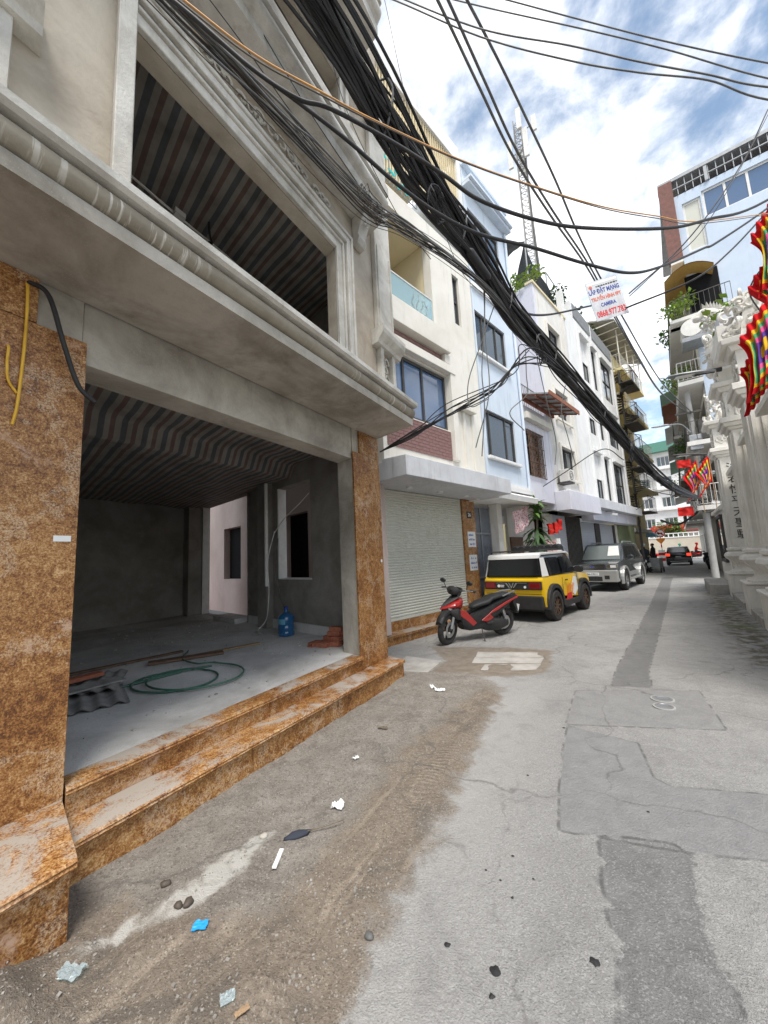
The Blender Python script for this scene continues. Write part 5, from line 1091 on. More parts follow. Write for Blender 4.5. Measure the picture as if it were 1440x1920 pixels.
# street tree: two tufts of long leaves on a thin trunk
x, y, _ = rowpt(6.05, -0.55)
TR = thing('street_tree', 'slim potted tree with two tufts of long glossy leaves by the blue house', 'tree', (x, y, 0))
MB().tube(catmull([(0, 0, 0), (0.04, 0.02, 0.8), (-0.02, 0, 1.6), (0.03, 0, 2.3), (0.08, 0.02, 2.8)]), 0.035, 7).build('trunk', 'bark', TR)
MB().lathe([(0.2, 0), (0.25, 0.35), (0.27, 0.36), (0.27, 0.4), (0.22, 0.4), (0.2, 0.36)], n=18).build('pot', 'red_tile', TR, smooth=40)
random.seed(31)
def longleaf(b, o, d, l, w_, dr_):
    o = Vector(o); d = Vector(d).normalized(); s_ = d.cross(Vector((0, 0, 1))).normalized()*w_; P = []
    for k in range(5):
        t_ = k/4; p = o+d*l*t_+Vector((0, 0, -dr_*t_*t_)); ww = s_*math.sin(math.pi*min(0.97, t_*0.85+0.12)); P += [p-ww, p+ww]
    b.add(P, [(2*k, 2*k+1, 2*k+3, 2*k+2) for k in range(4)])
b = MB()
for _ in range(70): longleaf(b, (0.06+random.uniform(-.05, .05), random.uniform(-.05, .05), 2.75+random.uniform(-.2, .3)), (random.uniform(-1, 1), random.uniform(-1, 1), random.uniform(.1, 1.3)), random.uniform(.35, .6), .05, random.uniform(.1, .35))
b.build('crown', 'leaf_green', TR, label='upper bright green tuft of leaves')
b = MB()
for _ in range(70): longleaf(b, (0.0+random.uniform(-.05, .05), random.uniform(-.05, .05), 2.1+random.uniform(-.3, .2)), (random.uniform(-1, 1), random.uniform(-1, 1), random.uniform(-.6, .5)), random.uniform(.4, .65), .055, random.uniform(.2, .5))
b.build('crown', 'leaf_dark', TR, label='lower drooping dark tuft of leaves')
# red bunting and patterned cloths behind the tree
def cloth(name, label, cat, loc, rz, w_, h_, m, seed, amp=0.06, slant=0.0, group=None):
    b = MB().grid(lambda u_, v_: ((u_-.5)*w_*(1-.35*v_*slant), amp*math.sin(u_*9+seed)+amp*mnoise.noise((u_*3, v_*3, seed)), -h_*v_+slant*u_*0.25), 14, 10)
    k = len(b.v); b.v += [(p[0], p[1]+0.004, p[2]) for p in b.v]; b.f += [[i+k for i in f][::-1] for f in list(b.f)]
    o = b.build(name, m, None, smooth=60); o.location = loc; o.rotation_euler = (0, 0, rz); return tag(o, label, cat, group)
pm, t, b_, v = _start('floral_cloth'); vo = _n(t, 'ShaderNodeTexVoronoi', Scale=22.0); t.links.new(v, vo.inputs[0]); t.links.new(_mix(t, _ramp(t, vo.outputs['Distance'], 0.3, 0.5), (0.42, 0.12, 0.16), (0.66, 0.52, 0.52)), b_.inputs['Base Color']); b_.inputs['Roughness'].default_value = 0.9; MATS['floral_cloth'] = pm
x, y, _ = rowpt(5.35, -0.45); cloth('patterned_cloth', 'pink patterned cloth stretched above the shop front by the tree', 'cloth', (x, y, 2.75), RZ, 0.95, 0.62, 'floral_cloth', 1, slant=1)
x, y, _ = rowpt(6.95, -0.6); cloth('patterned_cloth', 'pink patterned cloth hanging low beside the tree trunk', 'cloth', (x, y, 1.95), RZ, 0.6, 0.75, 'floral_cloth', 2)
x, y, _ = rowpt(7.5, -0.6); cloth('white_cloth', 'white cloth hanging beside the pink patterned cloth', 'cloth', (x, y, 2.0), RZ, 0.3, 0.85, 'paper', 3)
for i, (s_, z) in enumerate(((6.75, 2.45), (7.2, 2.5), (7.6, 2.62))):
    x, y, _ = rowpt(s_, -0.7); cloth('red_flag', 'small red festival flag strung beside the street tree', 'flag', (x, y, z), RZ, 0.38, 0.34, 'red_cloth', i+4, group='red flags by the tree')
# ------------------------------------------------------------------ right side: carved stone gate
TC = R(7.45); RZC = R(270)-TC
def cpt(x, y=0.0, z=0.0, o=(2.54, 11.02)):           # x towards the camera, y away from the street
    return (o[0]-x*math.sin(TC)+y*math.cos(TC), o[1]-x*math.cos(TC)-y*math.sin(TC), z)
GT = thing('stone_gate', 'carved white stone temple gate with vase based columns and dragon finials', 'gate', cpt(0), RZC)
def ringbox(b, cx, cy, w_, z0, z1, w2=None):
    h, k = w_/2, (w2 or w_)/2
    b.add([(cx-h, cy-h, z0), (cx+h, cy-h, z0), (cx+h, cy+h, z0), (cx-h, cy+h, z0), (cx-k, cy-k, z1), (cx+k, cy-k, z1), (cx+k, cy+k, z1), (cx-k, cy+k, z1)], [(3,2,1,0),(4,5,6,7),(0,1,5,4),(1,2,6,5),(2,3,7,6),(3,0,4,7)])
def curls(b, cx, cy, cz, w_, h_, n, seed, r0=0.035, face=None):
    rnd = random.Random(seed)
    for _ in range(n):
        if face == 'x': ox, oy = cx, cy+rnd.uniform(-w_, w_)
        elif face == 'y': ox, oy = cx+rnd.uniform(-w_, w_), cy
        else: ox, oy = cx+rnd.uniform(-w_, w_), cy+rnd.uniform(-w_, w_)
        oz = cz+rnd.uniform(0, h_); d = rnd.uniform(0, 6.28); s_ = rnd.choice((-1, 1)); r_ = rnd.uniform(.06, .14); P = []
        for j in range(9):
            a = d+s_*j*0.6; rr = r_*(1-j/11)
            if face == 'x': P.append((ox, oy+rr*math.cos(a), oz+rr*math.sin(a)))
            elif face == 'y': P.append((ox+rr*math.cos(a), oy, oz+rr*math.sin(a)))
            else: P.append((ox+rr*math.cos(a)*math.cos(d*3), oy+rr*math.cos(a)*math.sin(d*3), oz+rr*math.sin(a)))
        b.tube(P, [r0*(1-j/12) for j in range(9)], 5)
def gate_column(cx, top=4.13, chars=False, tall=False, seed=0):
    cy = 0.45
    b = MB(); ringbox(b, cx-0.45, cy, 0.90, -0.05, 0.66); c = GT
    b.build('plinth', 'gate_stone', c, bevel=0.015, seg=1)
    b = MB(); ringbox(b, cx-0.45, cy, 0.97, 0.662, 0.71); b.build('plinth_cap', 'gate_stone', c, bevel=0.012, seg=1)
    pf = [(0.40, 0.712), (0.40, 0.75), (0.30, 0.79), (0.25, 0.86), (0.27, 0.95), (0.36, 1.05), (0.45, 1.13), (0.475, 1.20), (0.45, 1.27), (0.38, 1.315), (0.36, 1.34), (0.40, 1.36), (0.40, 1.42), (0.35, 1.44)]
    MB().lathe(pf, (cx-0.45, cy, 0), 32, sq=0.75).build('vase_base', 'gate_stone', c, smooth=35)
    sh = MB(); ringbox(sh, cx-0.45, cy, 0.56, 1.442, top)
    for f in range(4):                                     # raised fillets: framed or fluted shaft
        rot = Matrix.Rotation(R(90*f), 3, 'Z')
        strips = [(-0.26, -0.21), (-0.13, -0.10), (-0.02, 0.02), (0.10, 0.13), (0.21, 0.26)] if not chars else [(-0.26, -0.20), (0.20, 0.26)]
        for a0, a1 in strips:
            q = [rot @ Vector((a0, -0.31, 0)), rot @ Vector((a1, -0.31, 0)), rot @ Vector((a1, -0.281, 0)), rot @ Vector((a0, -0.281, 0))]
            sh.prism([(p.x+cx-0.45, p.y+cy) for p in q], 1.50, top-0.06, 'z')
    sh.build('column_shaft', 'gate_stone', c)
    for (w_, z0, z1, w2) in ((0.64, top+0.002, top+0.07, 0.70), (0.78, top+0.072, top+0.16, 0.84), (0.90, top+0.162, top+0.28, None)):
        b = MB(); ringbox(b, cx-0.45, cy, w_, z0, z1, w2); b.build('capital_tier', 'gate_stone', c, bevel=0.01, seg=1)
    z = top+0.282
    b = MB(); ringbox(b, cx-0.45, cy, 0.62, z, z+0.62); b.build('frieze_block', 'gate_stone', c)
    b = MB(); curls(b, cx-0.45, cy-0.325, z+0.12, 0.2, 0.36, 16, seed+1, 0.022, 'y'); curls(b, cx-0.13, cy, z+0.12, 0.2, 0.36, 16, seed+2, 0.022, 'x'); b.build('carved_relief', 'gate_stone', c, smooth=60)
    z += 0.622
    for (w_, dz, w2) in ((0.74, 0.10, 0.82), (0.98, 0.10, 1.02)):
        b = MB(); ringbox(b, cx-0.45, cy, w_, z, z+dz, w2); b.build('cornice_tier', 'gate_stone', c, bevel=0.008, seg=1); z += dz+0.002
    b = MB(); curls(b, cx-0.45, cy, z+0.02, 0.36, 0.30, 34, seed+3, 0.04); b.build('cloud_carving', 'gate_stone', c, smooth=60)
    if tall:
        b = MB(); ringbox(b, cx-0.45, cy, 0.66, z, z+0.42); b.build('frieze_block', 'gate_stone', c); z += 0.422
        b = MB(); ringbox(b, cx-0.45, cy, 0.86, z, z+0.14, 0.98); b.build('cornice_tier', 'gate_stone', c, bevel=0.008, seg=1); z += 0.142
        b = MB(); curls(b, cx-0.45, cy, z-0.1, 0.4, 0.3, 26, seed+8, 0.035); b.build('cloud_carving', 'gate_stone', c, smooth=60)
        # dragon: thick S-curved body with crest spines, head facing outwards
        P = [(cx-0.45, cy+0.15, z), (cx-0.35, cy-0.22, z+0.22), (cx-0.5, cy-0.30, z+0.50), (cx-0.42, cy-0.02, z+0.72), (cx-0.42, cy+0.12, z+1.0), (cx-0.45, cy-0.12, z+1.25), (cx-0.45, cy-0.36, z+1.40), (cx-0.45, cy-0.50, z+1.30)]
        C = catmull(P, 6); n = len(C); b = MB(); b.tube(C, [0.16-0.06*i/n for i in range(n)], 8)
        for i in range(2, n-1, 1):
            p = C[i]; d = (C[i+1]-C[i-1]).normalized(); o_ = Vector((0.35, 0.9, 0.2)).normalized(); o_ = (o_-d*o_.dot(d)).normalized()
            for s_ in (1, -1): q = p+o_*s_*0.12; b.add([q-d*.05, q+d*.05, q+o_*s_*0.13+d*0.06, q+Vector((0.03, 0, 0))], [(0,1,2),(0,1,3),(1,2,3),(0,2,3)])
        e = C[-1]; b.eloft([(e.x-.10, e.y, e.z, .02, .02), (e.x-.05, e.y, e.z, .10, .07), (e.x+.05, e.y, e.z, .10, .07), (e.x+.10, e.y, e.z, .03, .03)], 8)
        curls(b, cx-0.45, cy-0.05, z, 0.42, 0.75, 60, seed+5, 0.045); curls(b, cx-0.45, cy-0.2, z+0.8, 0.22, 0.6, 22, seed+6, 0.03)
        b.build('dragon_finial', 'gate_stone', c, smooth=60)
    else:
        b = MB(); curls(b, cx-0.45, cy, z+0.1, 0.3, 0.9, 60, seed+7, 0.045); ringbox(b, cx-0.45, cy, 0.4, z, z+0.8, 0.12); b.build('flame_finial', 'gate_stone', c, smooth=60)
    if chars:
        for i, ch in enumerate('法若性平天聖驗'):
            text('carved_character', ch, 0.30, 'ink_black', c, (cx-0.45+0.286, cy, 3.78-i*0.33), (R(90), 0, R(90)), ext=0.004)
gate_column(0.0, 4.13, False, True, 10); gate_column(-3.45, 4.13, True, False, 30); gate_column(2.35, 4.13, False, False, 50)
# walls between and beyond the columns
for x0, x1, zt, y0 in ((-3.42, -0.93, 3.5, 0.55), (0.03, 1.43, 3.7, 0.5), (2.4, 6.5, 3.7, 0.5)):
    MB().box(x0, x1, y0, y0+0.3, 0.0, zt).build('gate_wall', 'gate_stone', GT); MB().prism([(y0-0.28, zt+0.002), (y0-0.28, zt+0.10), (y0+0.1, zt+0.34), (y0+0.4, zt+0.34), (y0+0.4, zt+0.002)], x0, x1, 'x').build('wall_coping', 'gate_stone', GT)
    MB().box(x0+0.2, x1-0.2, y0-0.05, y0-0.002, 0.9, zt-0.5).build('wall_panel', 'gate_stone', GT, bevel=0.012, seg=1)
    MB().box(x0, x1, -0.02, y0-0.002, -0.03, 0.17).build('stone_step', 'terrazzo', GT, bevel=0.01, seg=1)
MB().box(-7.6, -4.36, 0.15, 0.5, 0.0, 2.62).build('flank_wall', 'gate_stone', GT); MB().prism([(0.05, 2.622), (0.05, 2.72), (0.2, 2.85), (0.5, 2.85), (0.5, 2.622)], -7.65, -4.36, 'x').build('wall_coping', 'gate_stone', GT)
nb = MB().wall(-6.6, -4.9, 0.95, 2.5, 0.08, 0.148, [(-6.5, -5.0, 1.05, 2.4)]).build('notice_board', 'steel_dark', GT); MB().box(-6.5, -5.0, 0.12, 0.147, 1.05, 2.4).build('notice_glass', 'glass', nb)
MB().box(-7.4, -4.5, -0.45, 0.148, -0.03, 0.30).build('stone_step', 'terrazzo', GT, bevel=0.012, seg=1)
random.seed(17)
for i in range(3):
    x, y, _ = cpt(4.2-i*0.55+random.uniform(-.2, .2), -0.06); blob('kerb_stone', (x, y), (0.15, 0.09, 0.045), 'pole_concrete', 'rough kerb stone at the foot of the carved stone gate', 'stone', 60+i, rz=i)['group'] = 'kerb stones along the gate'
# planter box on the gate with leaves
x, y, _ = cpt(0.6, 0.3); PB = thing('planter_box', 'grey concrete planter box with green leaves on top of the gate', 'planter', (x, y, 6.0), RZC)
MB().wall(-0.55, 0.55, 0, 0.34, -0.18, 0.18).build('planter_tub', 'canopy_grey', PB, bevel=0.01, seg=1); b = MB(); random.seed(2); leaves(b, (0, 0, 0.5), 0.35, 60, 0.2); b.build('foliage', 'leaf_yellow', PB)
MB().box(-0.9, 0.7, -0.25, 0.5, -0.35, -0.005).build('planter_support', 'gate_stone', PB)
# ------------------------------------------------------------------ right side: tall pale blue building and neighbours
BB = thing('pale_blue_building', 'tall pale blue building with brown brick edge and plant filled balconies behind the stone gate', 'building', (4.75, 22.0, 0), RZC)
face = lambda mb: mb.xf(lambda p: (-p[1], p[0], p[2]))           # wall built in x,z becomes the camera-side face
hs = [(1.0, 3.4, 17.0, 18.4), (0.25, 0.95, 15.6, 18.2), (3.6, 5.5, 17.0, 18.4)]
face(MB().wall(0.0, 6.0, 0, 18.75, 0, 0.25, hs)).build('end_wall', 'paleblue_paint', BB)
for h in hs:
    w_ = window(BB, 0, 1, 0, 1, 0) if False else None
    b = MB(); fr = 0.09; n = 3 if h[1]-h[0] > 1 else 1
    b.wall(h[0], h[1], h[2], h[3], 0.08, 0.16, [(h[0]+fr+(h[1]-h[0]-fr)*i/n, h[0]+(h[1]-h[0]-fr)*(i+1)/n, h[2]+fr, h[3]-fr) for i in range(n)])
    wf = face(b).build('window', 'pvc_white', BB)
    for i in range(n): face(MB().box(h[0]+fr+(h[1]-h[0]-fr)*i/n, h[0]+(h[1]-h[0]-fr)*(i+1)/n, 0.11, 0.12, h[2]+fr, h[3]-fr)).build('pane', 'glass_blue' if n > 1 else 'shutter_paint', wf)
MB().box(-9, -0.26, 0, 0.25, 0, 18.75).build('street_wall', 'offwhite', BB); MB().box(-9, -0.26, 0.26, 6, 18.5, 18.74).build('roof_slab', 'offwhite', BB)
face(MB().box(-0.55, -0.01, -0.15, 0.3, 15.4, 19.6)).build('brick_edge', 'dark_brick', BB); MB().box(-9.0, 0.15, -0.5, -0.02, 15.2, 15.4).build('floor_band', 'offwhite', BB)
b = face(MB().box(-0.55, 6.0, -0.12, 0.5, 19.55, 19.72)); b.box(-8, -0.5, -0.5, 6, 19.56, 19.70); b.build('roof_canopy', 'steel_grey', BB)
b = MB()
for i in range(22): b.box(0.02, 0.06, -0.4+i*0.29, -0.37+i*0.29, 18.76, 19.54)
b.box(0.0, 0.08, -0.5, 6.0, 19.1, 19.14)
for y in (-0.45, 1.2, 3.6, 5.8): b.box(-0.02, 0.1, y, y+0.12, 18.76, 19.545)
b.build('roof_bars', 'steel_grey', BB); face(MB().box(0, 6, 1.2, 1.3, 18.76, 19.5)).build('roof_back_wall', 'dark_brick', BB)
for k, zf in enumerate((3.3, 6.3, 9.2, 12.1)):
    bl = MB().box(-8.5, 0.35, -0.95, -0.02, zf-0.2, zf).build('balcony_slab', 'offwhite', BB)
    b = railing(MB(), -8.4, 0.3, -0.9, zf+0.08, zf+0.95, 30); railing(b, -0.9, -0.05, 0.3, zf+0.08, zf+0.95, 5, axis='y'); b.build('balcony_railing', 'steel_dark' if k % 2 else 'pvc_white', bl)
    MB().box(-7, -1.5, -0.012, -0.002, zf+0.1, zf+2.3).build('balcony_door', 'glass_dark', BB)
# curved porch hood high on the corner
b = MB().grid(lambda u_, v_: (0.9-2.6*v_, -0.9+1.8*u_, 14.4+0.15*math.sin(u_*3)-0.9*(abs(u_-.5)*1.2)**2), 10, 8); k = len(b.v); b.v += [(p[0], p[1], p[2]-0.05) for p in b.v]; b.f += [[i+k for i in f][::-1] for f in list(b.f)]; b.build('porch_hood', 'orange_tarp', BB)
face(MB().box(-0.1, 1.1, -0.02, -0.003, 12.3, 14.4)).build('dark_doorway', 'void_dark', BB); MB().box(0.002, 0.9, -0.9, 1.3, 11.9, 12.05).build('balcony_slab', 'offwhite', BB)
b = railing(MB(), -0.85, 1.3, 0.85, 12.1, 13.0, 12, axis='y'); b.build('balcony_railing', 'steel_dark', BB)
random.seed(40)
for i, (x, y, z, m, l) in enumerate(((0.6, -0.5, 12.2, 'leaf_yellow', 'yellow green plants crowding the corner balcony under the orange hood'), (-2.0, -0.7, 12.2, 'leaf_green', 'hanging plant on the top street balcony of the pale blue building'), (-1.0, -0.8, 9.3, 'leaf_yellow', 'creeper on the third street balcony of the pale blue building'), (-3.5, -0.8, 6.4, 'leaf_green', 'plants on the second street balcony of the pale blue building'))):
    X_, Y_, _ = cpt(x, y, 0, (4.75, 22.0)); bush('balcony_plant', l, 'plant', (X_, Y_, z), [((0, 0, .6), .5, 110), ((.4, .3, .9), .4, 80), ((-.4, -.2, .3), .45, 80), ((0, .5, .2), .4, 60)], m, 0.2)
dm_ = thing('storage_drum', 'round white water drums lying under the corner balcony', 'tank', cpt(0.5, -0.2, 11.35, (4.75, 22)), RZC)
MB().lathe([(0.05, -0.6), (0.38, -0.6), (0.4, -0.55), (0.4, -0.2), (0.37, -0.17), (0.4, -0.14), (0.4, 0.2), (0.37, 0.23), (0.4, 0.26), (0.4, 0.6), (0.05, 0.6)], n=20, axis='x').build('drum_body', 'offwhite', dm_, smooth=40)
MB().box(-0.6, 0.6, -0.4, 0.6, -0.6, -0.41).build('drum_shelf', 'steel_grey', dm_)
def far_house(name, label, o, x0, x1, y0, dep, zt, m, floors, balc=0.9, awn=None, rz=RZC):
    t_ = thing(name, label, 'building', o, rz)
    hs = [(x, x+1.0, f+0.7, f+2.1) for f in floors for x in np.arange(x0+0.6, x1-1.2, 1.9)]
    MB().wall(x0, x1, 0, zt, y0, y0+0.2, hs).build('street_wall', m, t_); MB().box(x1-0.2, x1, y0+0.21, y0+dep, 0, zt).build('end_wall', m, t_); MB().box(x0, x1-0.21, y0+0.21, y0+dep, zt-0.2, zt-0.01).build('roof_slab', m, t_)
    MB().box(x0, x1-0.21, y0+0.5, y0+0.6, 0, zt-0.25).build('inner_wall', 'void_dark', t_)
    for h in hs: window(t_, h[0]+.01, h[1]-.01, h[2]+.01, h[3]-.01, y0+0.05, 2, 1, fm='pvc_white', gm='glass')
    for i, f in enumerate(floors):
        if balc and f > 2:
            bl = MB().box(x0+0.3, x1-0.1, y0-balc, y0-0.003, f-0.18, f).build('balcony_slab', m, t_); b = railing(MB(), x0+0.3, x1-0.1, y0-balc+0.05, f+0.1, f+0.95, 16); railing(b, y0-balc+0.05, y0-0.05, x1-0.12, f+0.1, f+0.95, 4, axis='y'); b.build('balcony_railing', 'steel_dark', bl)
            if awn: MB().prism([(y0-balc-0.4, f+2.15), (y0-balc-0.4, f+2.2), (y0-0.003, f+2.6), (y0-0.003, f+2.55)], x0+0.2, x1+0.1, 'x').build('awning', awn[i % len(awn)], t_)
    return t_
far_house('balcony_house', 'grey house with brown awnings over each balcony beyond the pale blue building', (5.75, 31.2, 0), -5.5, 0, 0, 7, 13.5, 'offwhite', [0.2, 3.1, 6.0, 8.9], 1.0, ['rust', 'wood_brown', 'tin_sheet'])
far_house('balcony_house', 'cream house with green awning and railed balconies farther up on the right', (6.6, 37.5, 0), -6.5, 0, 0, 7, 15.5, 'cream', [0.2, 3.1, 6.0, 8.9, 11.8], 1.0, ['net_green', 'tin_sheet'])
# ------------------------------------------------------------------ end of the street
W_ = thing('boundary_wall', 'long beige boundary wall with white rail across the end of the street', 'wall', (3.0, 60, 0), R(-6))
MB().box(-14, 26, 0, 0.3, 0, 2.5).build('wall_body', 'wall_beige', W_); MB().box(-14, 26, -0.06, 0.36, 2.502, 2.62).build('wall_coping', 'white_paint', W_)
b = MB()
for i in range(80): b.box(-14+i*0.5, -13.9+i*0.5, 0.1, 0.2, 2.622, 3.0)
b.box(-14, 26, 0.08, 0.22, 3.002, 3.1); b.build('wall_rail', 'white_paint', W_)
MB().box(2, 26, -0.03, -0.002, 0.25, 0.6).build('red_band', 'red_cloth', W_)
t_ = thing('pavilion', 'low pavilion with red roof behind the boundary wall', 'building', (8.6, 66, 0), R(-6)); MB().prism([(-3.5, 3.4), (3.6, 3.4), (3.0, 4.5), (-2.4, 4.3)], -2, 2, 'y').build('roof', 'red_roof', t_); MB().box(-3, 3, -1.5, 1.5, 0, 3.39).build('wall_body', 'cream', t_)
t_ = thing('pavilion', 'low pavilion with orange roof behind the boundary wall', 'building', (14.2, 66, 0), R(-6)); MB().prism([(-2.2, 3.6), (2.2, 3.6), (1.6, 4.6), (-1.6, 4.6)], -2, 2, 'y').build('roof', 'orange_tarp', t_); MB().box(-2, 2, -1.5, 1.5, 0, 3.59).build('wall_body', 'cream', t_)
def block(name, label, loc, rz, w_, d_, zt, nf, nx_, m, roof=None):
    t_ = thing(name, label, 'building', loc, rz); fh = zt/nf
    hs = [(-w_/2+w_*(i+0.22)/nx_, -w_/2+w_*(i+0.8)/nx_, k*fh+fh*0.3, k*fh+fh*0.78) for k in range(nf) for i in range(nx_)]
    MB().wall(-w_/2, w_/2, 0, zt, 0, 0.25, hs).build('front_wall', m, t_); MB().box(-w_/2, -w_/2+0.25, 0.26, d_, 0, zt).build('side_wall', m, t_); MB().box(w_/2-0.25, w_/2, 0.26, d_, 0, zt).build('side_wall', m, t_); MB().box(-w_/2+.26, w_/2-.26, 0.9, 1.0, 0, zt-.3).build('inner_wall', 'void_dark', t_); MB().box(-w_/2+.26, w_/2-.26, 0.26, d_, zt-.25, zt-.01).build('roof_slab', m, t_)
    for h in hs: window(t_, h[0]+.01, h[1]-.01, h[2]+.01, h[3]-.01, 0.08, 3, 1, fr=0.08, fm='pvc_white', gm='glass')
    for k in range(nf): MB().box(-w_/2-.1, w_/2+.1, -0.5, -0.002, k*fh+fh*0.14, k*fh+fh*0.24).build('floor_band', m, t_)
    if roof: MB().prism([(-w_/2-.8, zt+.01), (w_/2+.8, zt+.01), (w_/2-2, zt+1.6), (-w_/2+2, zt+1.6)], -0.9, d_+.6, 'y').build('roof', roof, t_)
    return t_
block('apartment_block', 'white apartment block with green roof and rows of wide windows closing the street', (9.6, 76, 0), R(-14), 9.0, 9, 17.0, 5, 3, 'white_paint', 'green_roof')
block('apartment_block', 'pale green low block behind the boundary wall', (17.5, 78, 0), R(-8), 8, 8, 10.0, 3, 3, 'cream')
block('apartment_block', 'cream apartment block between the white block and the right houses', (19, 92, 0), R(-10), 11, 9, 19.0, 6, 4, 'offwhite')
random.seed(77)
def tree(label, loc, h, rr, n, m='leaf_green'):
    t_ = thing('tree', label, 'tree', loc); MB().tube(catmull([(0, 0, 0), (.1, 0, h*.3), (-.05, .1, h*.6), (0, 0, h*.85)]), [.16]*8+[.11]*8+[.06]*9, 7).build('trunk', 'bark', t_); b = MB(); lim = MB()
    for _ in range(9):
        c = Vector((random.uniform(-rr, rr), random.uniform(-rr, rr), h*random.uniform(.6, 1.05))); leaves(b, c, rr*.55, n, .34); lim.tube([(0, 0, h*.5), c*0.6+Vector((0, 0, h*.25)), c], [.06, .04, .02], 5)
    b.build('crown', m, t_); lim.build('limbs', 'bark', t_)
tree('small round tree behind the boundary wall', (7.5, 63, 0), 4.6, 1.5, 110); tree('bright tree by the right houses at the street end', (13.5, 62, 0), 9.5, 2.2, 100, 'leaf_yellow'); tree('tree top behind the lamp at the right of the street', (9.4, 50, 0), 9.0, 1.6, 90)
# road sign
SG = thing('traffic_sign', 'round red rimmed no turn sign above an orange pointed plate on striped post', 'sign', (4.55, 44, 0), R(-8))
for k in range(8): MB().tube([(0, 0, 0.28*k), (0, 0, 0.28*k+0.279)], 0.05, 8).build('post_band', 'red_cloth' if k % 2 else 'paper', SG)
MB().tube([(0, 0, 2.24), (0, 0, 3.2)], 0.04, 8).build('post', 'steel_grey', SG)
MB().lathe([(0.38, -0.075), (0.40, -0.06), (0.40, -0.045), (0.3, -0.04)], (0, 0, 2.75), 28, 'y').build('sign_disc', 'paper', SG); MB().tube([(0.35*math.cos(a), -0.085, 2.75+0.35*math.sin(a)) for a in [j*math.pi/14 for j in range(28)]], 0.045, 5, closed=True).build('sign_rim', 'red_cloth', SG)
MB().rbox((0, -0.085, 2.75), (0.68, 0.012, 0.07), Matrix.Rotation(R(35), 3, 'Y')).build('sign_bar', 'red_cloth', SG); MB().prism([(-.2, 2.7), (.12, 2.7), (.12, 2.6), (.2, 2.6), (.2, 2.8), (-.1, 2.8), (-.1, 2.88), (-.25, 2.75), (-.1, 2.62)], -0.082, -0.078, 'y').build('sign_arrow', 'ink_black', SG)
MB().prism([(-.33, 2.28), (.33, 2.28), (.33, 2.1), (0, 1.72), (-.33, 2.1)], -0.07, -0.05, 'y').build('warning_plate', 'orange_sign', SG)
BR = thing('road_barrier', 'red and white striped barrier standing on the street end', 'barrier', (4.2, 41, 0), R(-8))
for k in range(5): MB().box(-0.25, 0.25, -0.04, 0.04, 0.24*k, 0.24*k+0.238).build('barrier_stripe', 'red_cloth' if k % 2 else 'paper', BR)
UM = thing('teal_umbrella', 'teal umbrella open beside the yellow block doorway', 'umbrella', (2.7, 36.5, 0)); MB().lathe([(1.0, 2.3), (0.75, 2.62), (0.4, 2.85), (0.03, 2.95)], n=10).build('canopy', 'label_blue', UM); MB().tube([(0, 0, 0), (0, 0, 2.94)], 0.03, 6).build('pole', 'steel_grey', UM)
CB = thing('sheet_metal_cart', 'grey metal box cart standing beside the white scooter', 'cart', (2.45, 28.2, 0), R(75)); MB().box(-0.55, 0.55, -0.35, 0.35, 0.22, 0.85).build('cart_box', 'steel_grey', CB, bevel=0.02)
for x in (-.4, .4):
    for y in (-.36, .36): MB().lathe([(.05, -.02), (.14, -.02), (.14, .02), (.05, .02)], (x, y, .14), 14, 'y').build('wheel', 'rubber', CB)
# ------------------------------------------------------------------ utility pole, lamps, flags, overhead cables
UP = thing('utility_pole', 'grey concrete utility pole carrying the cable bundle beside the gate flank wall', 'pole', (4.11, 22.2, 0))
MB().tube([(0, 0, -0.05), (0, 0, 4.4), (0, 0, 8.8)], [0.14, 0.125, 0.11], 14).build('pole_shaft', 'pole_concrete', UP, smooth=40)
b = MB(); b.box(-0.5, 0.5, -0.24, -0.17, 3.55, 3.63).box(-0.6, 0.4, -0.22, -0.15, 7.7, 7.78).box(-0.4, 0.4, -0.23, -0.16, 4.6, 4.67); b.build('cross_arm', 'steel_dark', UP)
bx_ = MB().box(-0.25, 0.22, -0.42, -0.18, 5.9, 6.6).build('junction_cabinet', 'steel_grey', UP, bevel=0.02); MB().box(0.16, 0.5, -0.3, -0.1, 6.4, 7.3).build('junction_cabinet', 'steel_dark', UP, bevel=0.03)
random.seed(14); b = MB()
for k in range(9):
    r_ = random.uniform(.14, .32); c = (random.uniform(-.3, .1), -0.28+random.uniform(-.06, .06), 3.45+random.uniform(-.3, .3)); b.tube([(c[0]+r_*math.cos(a), c[1]+.03*math.sin(3*a), c[2]+r_*math.sin(a)) for a in [j*math.pi/9 for j in range(18)]], 0.012, 4, closed=True)
b.build('coiled_cable', 'cable_black', UP)
def lamp_head(t_, P0, P1, w_, m='steel_grey', thick=0.06):
    P0, P1 = Vector(P0), Vector(P1); d = P1-P0; s_ = d.cross(Vector((0, 0, 1))).normalized(); rings = []
    for f, ww, th in ((0, .08, .3), (.06, .6, .55), (.25, 1, .8), (.6, .95, 1.0), (.85, .55, 1.1), (1, .35, .9)):
        c = P0+d*f; rings.append([c+s_*ww*w_*math.cos(a)+Vector((0, 0, th*thick*math.sin(a)*(1 if math.sin(a) > 0 else .45))) for a in [k*math.pi/7 for k in range(14)]])
    h = MB().loft(rings).build('lamp_head', m, t_, smooth=50)
    c = P0+d*0.42-Vector((0, 0, thick*0.42)); MB().rbox(c, (d.length*0.5, w_*1.2, 0.012), Matrix(((d.normalized().x, s_.x, 0), (d.normalized().y, s_.y, 0), (0, 0, 1)))).build('lamp_lens', 'ceramic_white', h)
L1 = thing('street_lamp', 'grey street lamp on a bent arm reaching out over the road from the stone gate', 'street lamp', (3.2, 10.3, 4.03))
